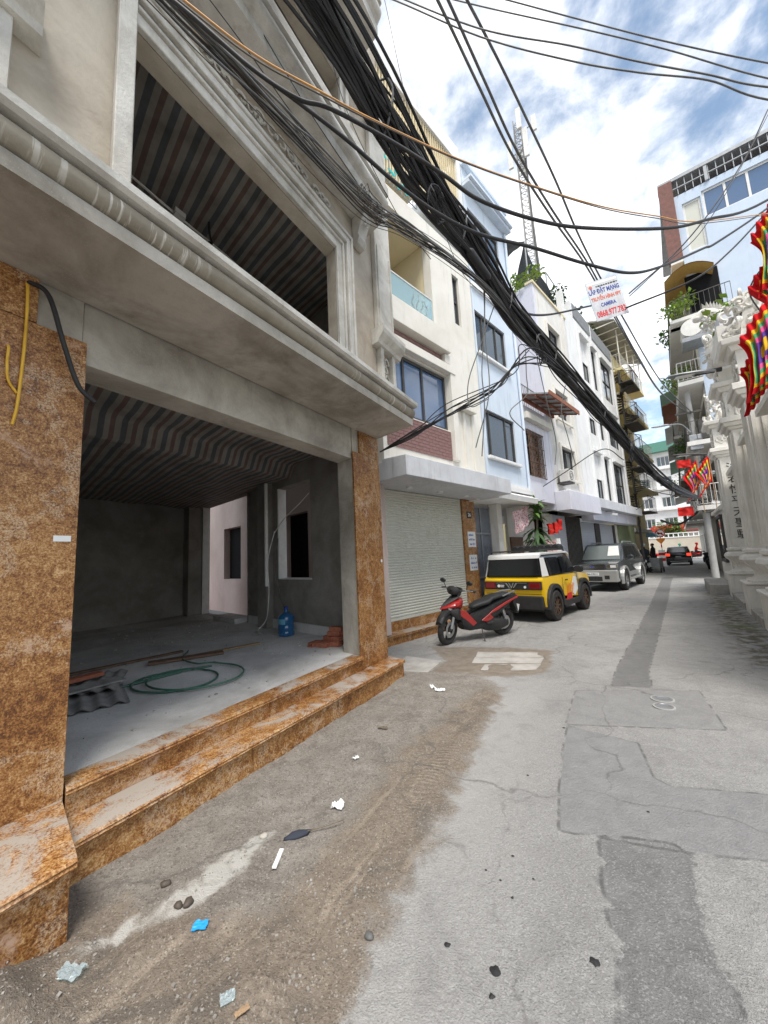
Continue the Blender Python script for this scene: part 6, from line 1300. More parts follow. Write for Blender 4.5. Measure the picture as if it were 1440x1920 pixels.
o_ = Vector((3.2, 10.3, 4.03)); lamp_head(L1, Vector((1.56, 10.06, 5.28))-o_, Vector((2.40, 10.14, 5.22))-o_, 0.13)
MB().tube(catmull([Vector(p)-o_ for p in ((2.38, 10.14, 5.22), (2.65, 10.17, 5.25), (2.89, 10.20, 5.16), (3.12, 10.26, 4.85), (3.2, 10.3, 4.4), (3.2, 10.3, 4.0))]), 0.035, 8).build('lamp_arm', 'pvc_white', L1, smooth=60)
MB().tube([Vector(p)-o_ for p in ((2.05, 10.11, 5.245), (2.5, 10.155, 5.235))], 0.05, 8).build('arm_sleeve', 'mat_black', L1)
L2 = thing('street_lamp', 'dark flat street lamp reaching from the utility pole above the festival flags', 'street lamp', (4.11, 22.2, 5.6)); o_ = Vector((4.11, 22.2, 5.6))
lamp_head(L2, Vector((3.0, 21.0, 5.62))-o_, Vector((4.3, 21.5, 5.55))-o_, 0.16, 'steel_dark', .08); MB().tube(catmull([Vector(p)-o_ for p in ((4.2, 21.46, 5.56), (4.3, 21.8, 5.5), (4.15, 22.05, 5.3))]), 0.035, 6).build('lamp_arm', 'steel_dark', L2)
L3 = thing('street_lamp', 'slim lamp high on the utility pole above the dark lamp', 'street lamp', (4.11, 22.2, 7.2)); lamp_head(L3, (-1.6, -0.3, 0.1), (-0.9, -0.2, 0.12), 0.1); MB().tube(catmull([(-0.92, -0.2, 0.12), (-0.4, -0.1, 0.05), (-0.1, -0.1, -0.4)]), 0.03, 6).build('lamp_arm', 'steel_grey', L3)
# festival flags
m, t, b_, v = _start('festival_cloth'); a = t.nodes.new('ShaderNodeAttribute'); a.attribute_name = 'ring'; r = t.nodes.new('ShaderNodeValToRGB'); r.color_ramp.interpolation = 'CONSTANT'; els = r.color_ramp.elements
els[0].position = 0; els[0].color = (0.75, 0.45, 0.03, 1); els[1].position = 0.2; els[1].color = (0.12, 0.06, 0.30, 1)
for p, c in ((0.36, (0.72, 0.10, 0.28, 1)), (0.52, (0.10, 0.36, 0.16, 1)), (0.66, (0.75, 0.46, 0.03, 1)), (0.78, (0.62, 0.02, 0.025, 1))): e = els.new(p); e.color = c
t.links.new(a.outputs['Fac'], r.inputs[0]); t.links.new(_mix(t, _noise(t, v, 7, 4), r.outputs[0], (0.5, 0.5, 0.5), 'MULTIPLY') if False else r.outputs[0], b_.inputs['Base Color']); b_.inputs['Roughness'].default_value = 0.95; b_.inputs['Specular IOR Level'].default_value = 0.1; MATS['festival_cloth'] = m
def flag(label, top, bot, w_, seed, group=None, pole=True):
    top, bot = Vector(top), Vector(bot); ax = (bot-top); L_ = ax.length; t_ = thing('festival_flag', label, 'flag', bot, 0, group)
    nu, nv = 26, 34; V = []; ring = []; rnd = random.Random(seed); ph = rnd.uniform(0, 6)
    for i in range(nu+1):
        for j in range(nv+1):
            u_, v_ = i/nu, j/nv; sq = 1-0.35*math.sin(math.pi*v_)
            x = -u_*w_*sq*0.40+0.04*math.sin(v_*6+ph)*u_; fold = 0.05*math.sin(u_*33+ph+v_*1.2)*(0.5+u_)
            z = -v_*L_*0.80-u_*0.55*L_+0.012*math.sin(u_*11+v_*9+ph)
            V.append(top-bot+Vector((x+fold*0.5, fold+0.05*mnoise.noise((u_*4, v_*4, seed)), z+0.08*L_))); ring.append(max(abs(u_-.5), abs(v_-.5))*2*0.999)
    F = [(i*(nv+1)+j, (i+1)*(nv+1)+j, (i+1)*(nv+1)+j+1, i*(nv+1)+j+1) for i in range(nu) for j in range(nv)]
    me = bpy.data.meshes.new('flag_cloth'); me.from_pydata(V, [], F); me.polygons.foreach_set('use_smooth', [True]*len(F)); at = me.attributes.new('ring', 'FLOAT', 'POINT'); at.data.foreach_set('value', ring)
    link_mesh('flag_cloth', me, 'festival_cloth', t_)
    if pole: MB().tube([top-bot+Vector((0.02, 0, 0.25)), Vector((0.06, 0, -0.9))], 0.016, 6).build('flag_pole', 'wood_pale', t_)
flag('limp multicolour festival flag, highest of the group at the stone gate', (2.62, 7.0, 6.45), (2.56, 7.0, 5.3), 1.0, 1)
flag('limp multicolour festival flag below the highest one at the stone gate', (2.55, 7.1, 5.75), (2.5, 7.1, 4.6), 0.9, 2)
flag('large limp festival flag hanging lowest at the stone gate', (2.36, 6.95, 4.95), (2.32, 6.95, 3.8), 1.2, 3)
flag('limp festival flag tucked against the lowest one at the stone gate', (2.30, 7.2, 4.45), (2.25, 7.2, 3.6), 1.0, 4)
flag('bunched festival flag hanging under the dark street lamp', (3.85, 21.0, 5.2), (3.8, 21.0, 3.8), 1.3, 5); flag('second bunched festival flag beside the utility pole', (4.25, 20.9, 5.3), (4.2, 20.9, 3.9), 1.3, 6)
x = cloth('red_flag', 'small red flag sticking out under the dark street lamp', 'flag', (3.4, 21.0, 5.35), R(10), 0.5, 0.35, 'red_cloth', 3); x = cloth('red_flag', 'small red flag dangling below the cable bundle at the pole', 'flag', (3.25, 21.2, 3.25), R(10), 0.6, 0.4, 'red_cloth', 6)
# --- cables
C1 = catmull([(-2.3, 0.0, 7.9), (-1.98, 1.1, 7.17), (-1.65, 2.16, 6.52), (-1.41, 3.02, 5.99), (-1.2, 3.75, 5.65), (-0.99, 4.46, 5.36), (-0.78, 5.2, 5.01), (-0.51, 6.16, 4.82), (-0.08, 7.64, 4.55), (0.42, 9.38, 4.22), (0.99, 11.36, 3.82), (1.83, 14.3, 3.52), (3.0, 18.3, 3.5), (4.0, 22.0, 3.66)], 5)
sideC = Vector((0.96, -0.28, 0)); N = len(C1)
def hh(t): return np.interp(t, [0, .12, .25, .36, .45, .6, .8, 1], [.50, .40, .33, .25, .21, .18, .15, .06])
rnd = random.Random(11)
for k in range(42):
    while True:
        a, c = rnd.uniform(-1, 1), rnd.uniform(-1, 1)
        if a*a+c*c < 1: break
    ph, sg = rnd.uniform(0, 6), rnd.uniform(0, .10) if k % 5 == 0 else 0; P = []
    for i, p in enumerate(C1):
        t_ = i/(N-1); h = float(hh(t_)); wob = .22*math.sin(t_*9+ph)+.16*math.sin(t_*31+2.3*ph)
        P.append(p+Vector((0, 0, 1))*h*(c+wob)+sideC*h*0.42*(a+wob)+Vector((0, 0, -sg*abs(math.sin(t_*12+ph)))))
    r_ = rnd.choice([0.012, 0.014, 0.016, 0.016, 0.02, 0.026])
    cab('overhead_cable', P[::2]+[P[-1]], r_, 'cable_black' if k % 6 else 'cable_grey', ('thick' if r_ > .018 else 'thin')+(' black' if k % 6 else ' grey')+' cable running inside the thick overhead bundle along the house fronts', 'cable', ('thick' if r_ > .018 else 'thin')+(' black' if k % 6 else ' grey')+' cables of the thick bundle', dens=2, n=5)
for i, f in enumerate((14, 22, 29, 36, 43, 50, 57)):
    p = C1[f]; h = float(hh(f/(N-1)))*0.85; d = (C1[f+1]-C1[f-1]).normalized(); up_ = Vector((0, 0, 1))
    o = MB().tube([p+up_*h*math.sin(a)*1.1+sideC*h*.5*math.cos(a)+d*.02*math.sin(2*a) for a in [j*math.pi/10 for j in range(20)]], 0.011, 4, closed=True).build('cable_tie', 'cable_grey'); tag(o, 'wire tie wrapped round the thick overhead cable bundle', 'cable tie', 'ties round the bundle')
W2 = [(-1.9, -0.3, 4.45), (-1.72, 0.45, 4.50), (-1.66, 1.0, 4.57), (-1.61, 1.58, 4.63), (-1.57, 1.98, 4.66), (-1.51, 2.58, 4.74), (-1.38, 3.05, 4.84), (-1.16, 3.84, 4.95), (-0.94, 4.62, 4.93), (-0.68, 5.52, 4.70), (-0.42, 6.5, 4.65)]
for k in range(24):
    a, c, ph = rnd.uniform(-1, 1), rnd.uniform(-1, 1), rnd.uniform(0, 6); P = []
    for i, p in enumerate(W2):
        s_ = 0.075+0.03*math.exp(-((i-4)/2.5)**2); P.append(Vector(p)+Vector((0.5*s_*a, 0, s_*c+0.03*math.sin(i*1.3+ph)+0.022*math.sin(i*2.9+2*ph))))
    r_, m_ = rnd.choice([0.003, 0.004, 0.005, 0.008]), rnd.choice(['cable_black', 'cable_black', 'cable_brown', 'cable_grey']); cn = m_[6:]
    cab('overhead_cable', P, r_, m_, 'thin %s cable in the tangled bundle slung across the unfinished house front' % cn, 'cable', '%s cables slung across the unfinished house' % cn, dens=6, n=5)
def wob(P, s_, rnd=rnd): return [Vector(p)+Vector((rnd.uniform(-s_, s_), rnd.uniform(-s_, s_), rnd.uniform(-s_, s_))) for p in P]
W3a = [(-1.9, 0.35, 4.55), (-1.5, 0.77, 4.27), (-1.25, 1.06, 4.03), (-1.1, 1.23, 3.94), (-0.99, 1.35, 3.94), (-0.76, 1.62, 3.86), (-0.57, 1.83, 3.75), (-0.42, 2.01, 3.66), (-0.17, 2.3, 3.64), (0.11, 2.62, 3.69), (0.63, 3.21, 3.89), (0.96, 3.59, 4.1), (1.52, 4.24, 4.52), (3.0, 5.9, 6.0)]
cab('overhead_cable', W3a, 0.0105, 'cable_black', 'thick black cable crossing high over the road, the upper of two heavy ones', 'cable', n=8)
W3b = [(-1.75, 0.6, 4.6), (-1.44, 1.08, 4.33), (-1.24, 1.38, 4.21), (-1.07, 1.61, 4.09), (-0.9, 1.87, 3.95), (-0.72, 2.12, 3.84), (-0.52, 2.41, 3.81), (-0.23, 2.83, 3.88), (0.11, 3.33, 3.94), (0.44, 3.8, 4.03), (0.75, 4.24, 4.26), (1.25, 4.98, 4.76), (1.44, 5.24, 4.94), (2.34, 6.55, 6.0), (3.3, 7.9, 7.2)]
cab('overhead_cable', W3b, 0.012, 'cable_black', 'thick black cable sagging over the road, the lower of two heavy ones', 'cable', n=8)
W4 = [(-1.7, 0.2, 4.3), (-1.32, 0.77, 4.05), (-1.16, 1.01, 3.96), (-1.0, 1.27, 3.96), (-0.84, 1.52, 3.96), (-0.52, 2.01, 4.0), (-0.17, 2.56, 4.12), (0.27, 3.24, 4.3), (0.71, 3.93, 4.56), (1.16, 4.64, 4.85), (2.26, 6.35, 5.79)]
cab('overhead_cable', W4, 0.005, 'cable_orange', 'thin orange cable crossing over the road above the heavy black cables', 'cable', n=5); cab('overhead_cable', [Vector(p)+Vector((0, 0, -.016-.010*math.sin(i*.9))) for i, p in enumerate(W4)], 0.004, 'cable_brown', 'thin brown cable running just under the orange cable', 'cable', n=5)
W5a = [(-1.75, 1.2, 9.0), (-1.35, 2.8, 8.75), (-1.1, 3.76, 8.53), (-0.85, 4.75, 8.18), (-0.62, 5.63, 7.86), (-0.25, 7.08, 7.85), (0.31, 9.24, 8.0), (0.83, 11.27, 7.79), (1.5, 13.85, 7.56), (2.52, 17.81, 7.55), (4.05, 22.1, 7.7)]
W5c = [(-1.6, 1.8, 9.6), (-1.2, 3.4, 9.55), (-0.9, 4.53, 9.52), (-0.65, 5.5, 9.46), (-0.39, 6.5, 9.27), (-0.09, 7.67, 9.02), (0.18, 8.73, 8.63), (0.49, 9.94, 8.43), (1.1, 12.31, 8.29), (2.6, 18.0, 8.1), (4.15, 22.1, 7.76)]
cab('overhead_cable', W5a, 0.02, 'cable_grey', 'grey cable passing high over the street behind the printed sign, leftmost of three', 'cable', n=6)
cab('overhead_cable', [Vector(p)+Vector((0.10-0.009*i, 0.02, 0.12-0.012*i)) for i, p in enumerate(W5a)], 0.02, 'cable_grey', 'grey cable passing high over the street behind the printed sign, middle of three', 'cable', n=6)
cab('overhead_cable', W5c, 0.022, 'cable_grey', 'grey cable passing high over the street behind the printed sign, rightmost of three', 'cable', n=6)
W6a = [(-3.3, 3.85, 11.3), (-2.05, 4.3, 10.21), (-0.78, 4.76, 9.03), (0.3, 5.15, 8.25), (1.04, 5.42, 7.73), (1.74, 5.68, 7.36), (2.29, 5.88, 6.96), (3.6, 6.35, 6.3)]
W6b = [(-2.8, 5.0, 12.6), (-1.05, 5.66, 11.26), (0.62, 6.27, 9.99), (1.64, 6.64, 9.25), (2.79, 7.06, 8.38), (4, 7.5, 7.6)]
for i, (P, dz, l) in enumerate(((W6a, 0, 'lowest'), (W6a, .17, 'second lowest'), (W6b, 0, 'second highest'), (W6b, .22, 'highest'))):
    cab('overhead_cable', [Vector(p)+Vector((0, 0, dz+.05*math.sin(j*1.7+i*2))) for j, p in enumerate(P)], 0.011, 'cable_grey', 'thin cable strung across the open sky above the street, %s of four' % l, 'cable', n=5)
for P, r_, l in (([(4.15, 10.77, 11.14), (3.55, 10.37, 9.96), (2.76, 9.84, 8.71), (1.93, 9.28, 7.64), (0.95, 8.64, 6.69)], .014, 'cable rising from the printed sign to the pale blue building top'),
                 ([(3.87, 10.08, 10.41), (3.02, 9.42, 8.84), (2.16, 8.75, 7.46), (1.44, 8.19, 6.73), (0.85, 7.73, 6.1)], .008, 'thin cable rising beside the one from the printed sign'),
                 ([(3.63, 10.17, 8.37), (2.73, 9.36, 7.29), (1.95, 8.65, 6.54), (0.84, 8.45, 6.3)], .017, 'curved black cable running from the right edge of the printed sign'),
                 ([(-1.1, 4.05, 5.0), (-0.78, 5.2, 5.05), (-0.47, 6.33, 5.45), (0.26, 8.3, 6.5)], .018, 'black cable linking the thick bundle to the printed sign'),
                 ([(-2.08, 13.01, 3.41), (-0.87, 13.3, 4.12), (0.24, 13.57, 4.73), (0.78, 13.7, 4.3)], .014, 'slanting cable from the low white house corner up to the bundle'),
                 ([(2.2, 21.9, 4.2), (3.0, 21.9, 3.9), (4.0, 22.0, 3.6)], .02, 'short cable from the yellow block to the utility pole'),
                 ([(1.4, 20.9, 3.3), (2.6, 21.4, 4.1), (4.0, 22.0, 3.7)], .014, 'thin drooping cable from the olive wall to the utility pole'),
                 ([(2.6, 24.0, 2.9), (3.2, 23.5, 2.6), (3.8, 22.6, 3.0), (4.05, 22.1, 3.5)], .05, 'heavy knotted cable curving from the yellow block to the pole'),
                 ([(3.2, 10.3, 4.9), (2.9, 9.0, 5.5), (2.4, 7.5, 5.6), (3.1, 5.5, 5.5)], .012, 'cable passing behind the festival flags')):
    cab('overhead_cable', P, r_, 'cable_black', l, 'cable', n=6)
for i in range(7):
    P = [(-2.80, 4.76, 3.22), (-2.2, 4.83, 3.42), (-1.66, 4.95, 3.60+.02*i), (-1.2+.05*i, 5.1, 3.80+.04*i), (-0.95+.06*i, 5.35, 4.15+.05*i), (-0.66+.1*i, 5.6+.3*i, 4.55)]
    cab('drop_cable', [P[0]]+wob(P[1:-1], .02+.012*i)+[P[-1]], 0.007+0.002*(i % 3), 'cable_black', 'thin black drop cable fanning from the house corner up to the bundle', 'cable', 'drop cables at the house corner', n=5)
for i, P in enumerate((
    [(-1.0, 4.6, 5.15), (-1.03, 4.55, 4.6), (-1.10, 4.45, 3.85), (-1.08, 4.44, 3.4), (-1.16, 4.36, 2.75)], [(-1.0, 4.62, 5.1), (-1.05, 4.6, 4.4), (-1.05, 4.5, 3.6), (-1.2, 4.4, 2.95), (-1.22, 4.38, 2.9)],
    [(-0.70, 5.6, 4.6), (-0.72, 5.58, 4.19), (-0.76, 5.5, 3.84), (-0.93, 5.16, 3.5), (-0.8, 5.4, 3.3)], [(-0.6, 5.8, 4.5), (-0.55, 6.0, 3.9), (-0.5, 6.2, 3.3), (-0.52, 6.15, 2.9)],
    [(-0.95, 4.8, 4.9), (-1.1, 4.6, 4.3), (-1.25, 4.4, 3.75), (-1.22, 4.3, 3.4), (-1.05, 4.5, 3.5)], [(-0.3, 6.9, 4.4), (-0.4, 6.7, 3.9), (-0.35, 6.8, 3.5), (-0.3, 6.9, 3.0)])):
    cab('dangling_cable', wob(P, .015), 0.007, 'cable_grey', 'loose cable end dangling from the thick bundle in front of the blue house', 'cable', 'loose ends under the bundle', n=5)
rnd = random.Random(99)
for i in range(12):                     # slack strands along the far half of the bundle
    a, c = sorted((rnd.uniform(.5, .8), rnd.uniform(.7, .98))); pa, pb = C1[int(a*(N-1))], C1[int(c*(N-1))]; s_ = rnd.uniform(.08, .32)
    cab('slack_cable', [pa.lerp(pb, q)+Vector((rnd.uniform(-.08, .08), 0, -.08-s_*4*q*(1-q))) for q in (0, .25, .5, .75, 1)], rnd.choice([.008, .012]), 'cable_black', 'slack strand looping below the far half of the cable bundle', 'cable', 'slack strands under the bundle', n=5)
for i in range(8):
    r_ = rnd.uniform(.06, .16); c = Vector((-1.50+rnd.uniform(-.04, .04), 2.6+rnd.uniform(-.15, .15), 4.76+rnd.uniform(-.06, .06)))
    o = MB().tube([c+Vector((.02*math.sin(3*a), r_*math.cos(a), r_*.7*math.sin(a))) for a in [j*math.pi/9 for j in range(18)]], 0.004, 4, closed=True).build('wire_loop', 'cable_brown'); tag(o, 'thin wire loop tied where the tangled bundle meets the second ledge', 'wire', 'wire loops at the ledge')
for i, P in enumerate(([(-2.45, 0.9, 6.4), (-2.0, 1.5, 5.6), (-1.7, 2.2, 5.0), (-1.5, 2.6, 4.8)], [(-2.4, 1.6, 7.0), (-1.95, 2.2, 5.8), (-1.5, 2.6, 4.8)], [(-2.35, 3.0, 8.8), (-2.1, 3.1, 7.0), (-1.6, 3.3, 5.4), (-1.3, 3.5, 4.8)], [(-2.0, 4.2, 10), (-1.7, 4.3, 7.5), (-1.35, 4.6, 5.6), (-1.0, 5.0, 5.1)])):
    cab('service_wire', P, 0.005, 'cable_black', 'thin service wire running down from the unfinished house to the bundle', 'wire', 'service wires from the unfinished house', n=4)
# splice closures, coils and tags on the bundle
for i, (f, l) in enumerate(((24, 'black cylindrical splice closure tied to the bundle before the cream house'), (38, 'black cylindrical splice closure tied to the bundle before the blue house'), (52, 'black cylindrical splice closure tied to the bundle before the white modern house'))):
    p = C1[f]; d = (C1[f+1]-C1[f-1]).normalized(); q = p+Vector((0.05, 0, -float(hh(f/(N-1)))*1.05)); o = MB().tube([q-d*.24, q-d*.22, q-d*.2, q+d*.2, q+d*.22, q+d*.24], [.02, .035, .05, .05, .035, .02], 10).build('splice_closure', 'cable_black', None, smooth=50); tag(o, l, 'splice box')
for i, (f, r_) in enumerate(((18, .16), (33, .2), (47, .22), (55, .2))):
    p = C1[f]+Vector((0.08, 0, -float(hh(f/(N-1)))*1.0-r_*.6)); b = MB()
    for k in range(4): b.tube([p+Vector((.02*k+.02*math.sin(3*a+k), r_*(1+.08*k)*math.cos(a), r_*(1.1-.06*k)*math.sin(a))) for a in [j*math.pi/10 for j in range(20)]], 0.007, 4, closed=True)
    tag(b.build('cable_coil', 'cable_black', None), 'coil of spare black cable hanging under the thick bundle', 'cable coil', 'spare cable coils')
# --- printed sign hung on the cables
SGN = thing('hanging_sign', 'white printed advertising board hung on the high cables over the street', 'sign', (0.545, 8.38, 6.6), 0)
ez = Vector((-0.135, -0.045, 0.86)).normalized(); ex = Vector((0.56, 0.21, 0.0)); ex = (ex-ez*ez.dot(ex)).normalized(); ey = ez.cross(ex)
SGN.matrix_world = Matrix(((ex.x, ey.x, ez.x, 0.545), (ex.y, ey.y, ez.y, 8.385), (ex.z, ey.z, ez.z, 6.6), (0, 0, 0, 1)))
MB().box(-0.305, 0.305, -0.006, 0.006, -0.435, 0.435).build('sign_panel', 'canopy_grey', SGN)  # grey puts the shade on the white board into its colour
rt_ = (R(90), 0, 0)
MB().box(-0.285, 0.285, -0.0075, -0.0065, 0.355, 0.41).build('sign_header', 'paper', SGN)
text('sign_line', 'LẮP ĐẶT MẠNG', 0.13, 'ink_blue', SGN, (0, -0.008, 0.19), rt_, sx=0.62, bold=.004); text('sign_line', 'TRUYỀN HÌNH FPT', 0.11, 'ink_orange', SGN, (0, -0.008, 0.03), rt_, sx=0.60, bold=.003); text('sign_line', 'CAMERA', 0.11, 'ink_blue', SGN, (0, -0.008, -0.12), rt_, sx=0.66, bold=.003); text('sign_line', '0868.977.783', 0.18, 'ink_red', SGN, (0.01, -0.008, -0.31), rt_, sx=0.56, bold=.005)
b = MB(); random.seed(1); x = -0.13
while x < 0.26: l = random.uniform(.02, .05); b.box(x, x+l, -0.008, -0.0066, 0.285, 0.315); x += l+.012
b.build('sign_small_print', 'ink_black', SGN); MB().lathe([(0.005, -0.0085), (0.035, -0.008), (0.035, -0.0068)], (-0.23, 0, 0.31), 12, 'y').build('sign_badge', 'ink_orange', SGN)
# ------------------------------------------------------------------ vehicles
def wheel(parent, x, y, r, w_, rim, side, spokes=7, rr=0.62, z=None):
    z = r if z is None else z
    wl = bpy.data.objects.new('wheel', None); col.objects.link(wl); wl.parent = parent; wl.location = (x, y, z)
    pf = [(r*rr, -w_/2), (r*0.92, -w_/2), (r*0.985, -w_*0.38), (r, -w_*0.25), (r, w_*0.25), (r*0.985, w_*0.38), (r*0.92, w_/2), (r*rr, w_/2)]
    b = MB().lathe(pf, n=36, axis='y', caps=False)
    for i in range(28):
        a = i*2*math.pi/28; b.rbox((r*math.cos(a)*0.995, (0.18 if i % 2 else -.18)*w_, r*math.sin(a)*0.995), (0.035*r, w_*0.5, 0.05*r), Matrix.Rotation(-a, 3, 'Y'))
    b.build('tyre', 'rubber', wl, smooth=40)
    b = MB().lathe([(r*rr*0.2, side*w_*0.10), (r*rr*0.94, side*w_*0.22), (r*rr*0.94, side*w_*0.46), (r*rr*1.01, side*w_*0.46), (r*rr*1.01, -side*w_*0.4)], n=28, axis='y', caps=False)
    for i in range(spokes):
        a = i*2*math.pi/spokes; c = r*rr*0.5; b.rbox((c*math.cos(a), side*w_*0.34, c*math.sin(a)), (r*rr*0.95, 0.03, r*0.11), Matrix.Rotation(-a, 3, 'Y'))
    b.lathe([(0.001, side*w_*0.44), (r*0.12, side*w_*0.42), (r*0.13, side*w_*0.25)], n=14, axis='y')
    b.build('rim', rim, wl, smooth=30); return wl
def arc(cx, cz, r, a0, a1, n=10): return [(cx+r*math.cos(R(a0+(a1-a0)*i/n)), cz+r*math.sin(R(a0+(a1-a0)*i/n))) for i in range(n+1)]
def extr(poly, hw, top_in=0.0, z0=None, z1=None):           # side profile (x,z) extruded across, narrowing above z0
    b = MB(); n = len(poly)
    f = lambda z: hw-(top_in*max(0, (z-z0)/(z1-z0)) if z0 is not None else 0)
    vs = [(p[0], -f(p[1]), p[1]) for p in poly]+[(p[0], f(p[1]), p[1]) for p in poly]
    return b.add(vs, [tuple(range(n-1, -1, -1)), tuple(range(n, 2*n))]+[(i, (i+1) % n, n+(i+1) % n, n+i) for i in range(n)])
def quadp(parent, name, m, pts, th=0.006):                 # thin panel from 4+ points
    P = [Vector(p) for p in pts]; nrm = (P[1]-P[0]).cross(P[2]-P[0]).normalized()*th; n = len(P)
    return MB().add(P+[p+nrm for p in P], [tuple(range(n-1, -1, -1)), tuple(range(n, 2*n))]+[(i, (i+1) % n, n+(i+1) % n, n+i) for i in range(n)]).build(name, m, parent)
def mirror(fn):
    for s_ in (1, -1): fn(s_)
# ---------- yellow city car
YC = thing('yellow_car', 'small boxy yellow car with white roof and black trim parked behind the scooter', 'car', (-1.62, 10.80, 0), R(75.6))
wb = 1.0; r = 0.345
body = [(-1.50, 0.36), (-1.38, 0.34)]+arc(-wb, r, 0.43, 180, 0)[0:]+arc(wb, r, 0.43, 180, 0)+[(1.42, 0.34), (1.56, 0.42), (1.58, 0.80), (1.50, 0.93), (0.82, 1.00), (-1.48, 1.02), (-1.54, 0.95), (-1.55, 0.60)]
extr(body, 0.76, 0.05, 0.6, 1.05).build('body', 'yellow_car', YC, smooth=35, bevel=0.035, seg=3)
cabp = [(-1.50, 1.022), (-1.40, 1.47), (-1.30, 1.515), (0.30, 1.53), (0.40, 1.49), (0.80, 1.022)]
extr(cabp, 0.705, 0.10, 1.0, 1.55).build('cabin', 'glass_dark', YC, smooth=35, bevel=0.03, seg=2)
extr([(-1.445, 1.445), (-1.43, 1.53), (-1.33, 1.575), (0.28, 1.585), (0.44, 1.53), (0.47, 1.455), (0.40, 1.492), (0.28, 1.532), (-1.30, 1.518), (-1.40, 1.476)], 0.655).build('roof', 'white_car', YC, smooth=35, bevel=0.012)
def side(s_):
    y = 0.725*s_
    # white rear quarter, black window surround
    quadp(YC, 'rear_pillar', 'white_car', [(-1.515, 0.712*s_, 1.03), (-1.18, 0.725*s_, 1.03), (-1.22, 0.66*s_, 1.46), (-1.42, 0.648*s_, 1.46)])
    quadp(YC, 'side_window', 'glass_dark', [(-1.10, 0.718*s_, 1.05), (-0.40, 0.72*s_, 1.05), (-0.42, 0.655*s_, 1.45), (-1.12, 0.652*s_, 1.45)]); quadp(YC, 'side_window', 'glass_dark', [(-0.30, 0.72*s_, 1.05), (0.62, 0.72*s_, 1.05), (0.30, 0.652*s_, 1.45), (-0.32, 0.655*s_, 1.45)])
    # arches
    for cx in (-wb, wb):
        o_, i_ = arc(cx, r, 0.50, -5, 185, 14), arc(cx, r, 0.40, 185, -5, 14)
        MB().prism(o_+i_, (0.70 if s_ > 0 else -0.81), (0.81 if s_ > 0 else -0.70), 'y').build('wheel_arch', 'mat_black', YC, bevel=0.01)
        wheel(YC, cx, 0.70*s_, r, 0.22, 'bronze_rim', s_, 9)
    MB().box(-0.52, 0.52, min(.70*s_, .80*s_), max(.70*s_, .80*s_), 0.26, 0.40).build('side_sill', 'mat_black', YC, bevel=0.015)
    MB().eloft([(0.55, 0.80*s_, 1.10, .09, .075), (0.60, 0.82*s_, 1.10, .11, .09), (0.70, 0.82*s_, 1.10, .09, .08)], 10, 3).build('mirror', 'mat_black', YC, smooth=40)
    MB().box(-0.30, -0.16, min(.765*s_, .785*s_), max(.765*s_, .785*s_), 0.86, 0.89).build('door_handle', 'mat_black', YC)
    # door outline, painted hand graphic
    b = MB()
    for x in (-0.46, 0.56): b.box(x, x+0.008, min(.758*s_, .7635*s_), max(.758*s_, .7635*s_), 0.42, 0.96)
    b.build('door_gap', 'mat_black', YC)
    quadp(YC, 'door_print', 'paper', [(0.0, .7655*s_, .60), (0.30, .7655*s_, .45), (.55, .7655*s_, .6), (.5, .7655*s_, .9), (.3, .76*s_, .93)], .002)
    for k in range(4): quadp(YC, 'door_print', 'orange_sign', [(-.28+.1*k, .7675*s_, .42), (-.22+.1*k, .7675*s_, .42), (-.12+.13*k, .767*s_, .72+.04*(k % 2)), (-.17+.12*k, .767*s_, .74+.04*(k % 2))], .002)
    quadp(YC, 'door_print', 'ink_red', [(-.32, .769*s_, .40), (.08, .769*s_, .40), (.04, .769*s_, .55), (-.24, .769*s_, .55)], .002)
    MB().tube([(-1.32, 0.60*s_, 1.60), (-1.25, 0.60*s_, 1.635), (0.2, 0.60*s_, 1.64), (0.28, 0.60*s_, 1.60)], 0.018, 6).build('roof_rail', 'mat_black', YC)
mirror(side)
quadp(YC, 'rear_window', 'glass_dark', [(-1.513, 0.62, 1.05), (-1.513, -0.62, 1.05), (-1.425, -0.585, 1.43), (-1.425, 0.585, 1.43)], .012)
MB().box(-1.595, -1.54, -0.71, 0.71, 0.735, 0.925).build('tail_panel', 'mat_black', YC, bevel=0.02)
for s_ in (1, -1): MB().box(-1.605, -1.54, min(.42*s_, .69*s_), max(.42*s_, .69*s_), 0.755, 0.905).build('tail_light', 'red_glass', YC, bevel=0.02)
b = MB()                                       # stylised double V emblem
for s_ in (1, -1): b.prism([(0.16*s_, .895), (0.11*s_, .895), (0.035*s_, .775), (0.06*s_, .775)], -1.612, -1.60, 'x').prism([(0.07*s_, .895), (0.045*s_, .895), (0.0, .80), (0.0, .765)], -1.612, -1.60, 'x'); b.box(-1.608, -1.60, min(.15*s_, .38*s_), max(.15*s_, .38*s_), .885, .895)
b.build('emblem', 'chrome', YC)
MB().lathe([(.001, -1.608), (.035, -1.608), (.035, -1.60)], (0, .32, .82), 14, 'x').build('badge', 'paper', YC); MB().box(-1.607, -1.60, .18, .28, .83, .845).box(-1.607, -1.60, .19, .28, .795, .81).build('badge', 'paper', YC); MB().lathe([(.001, -1.608), (.03, -1.608), (.03, -1.60)], (0, -.33, .80), 14, 'x').build('badge', 'paper', YC)
MB().box(-1.62, -1.40, -0.72, 0.72, 0.30, 0.60).build('rear_bumper', 'mat_black', YC, bevel=0.04, seg=3); MB().box(1.40, 1.64, -0.72, 0.72, 0.30, 0.60).build('front_bumper', 'mat_black', YC, bevel=0.04, seg=3)
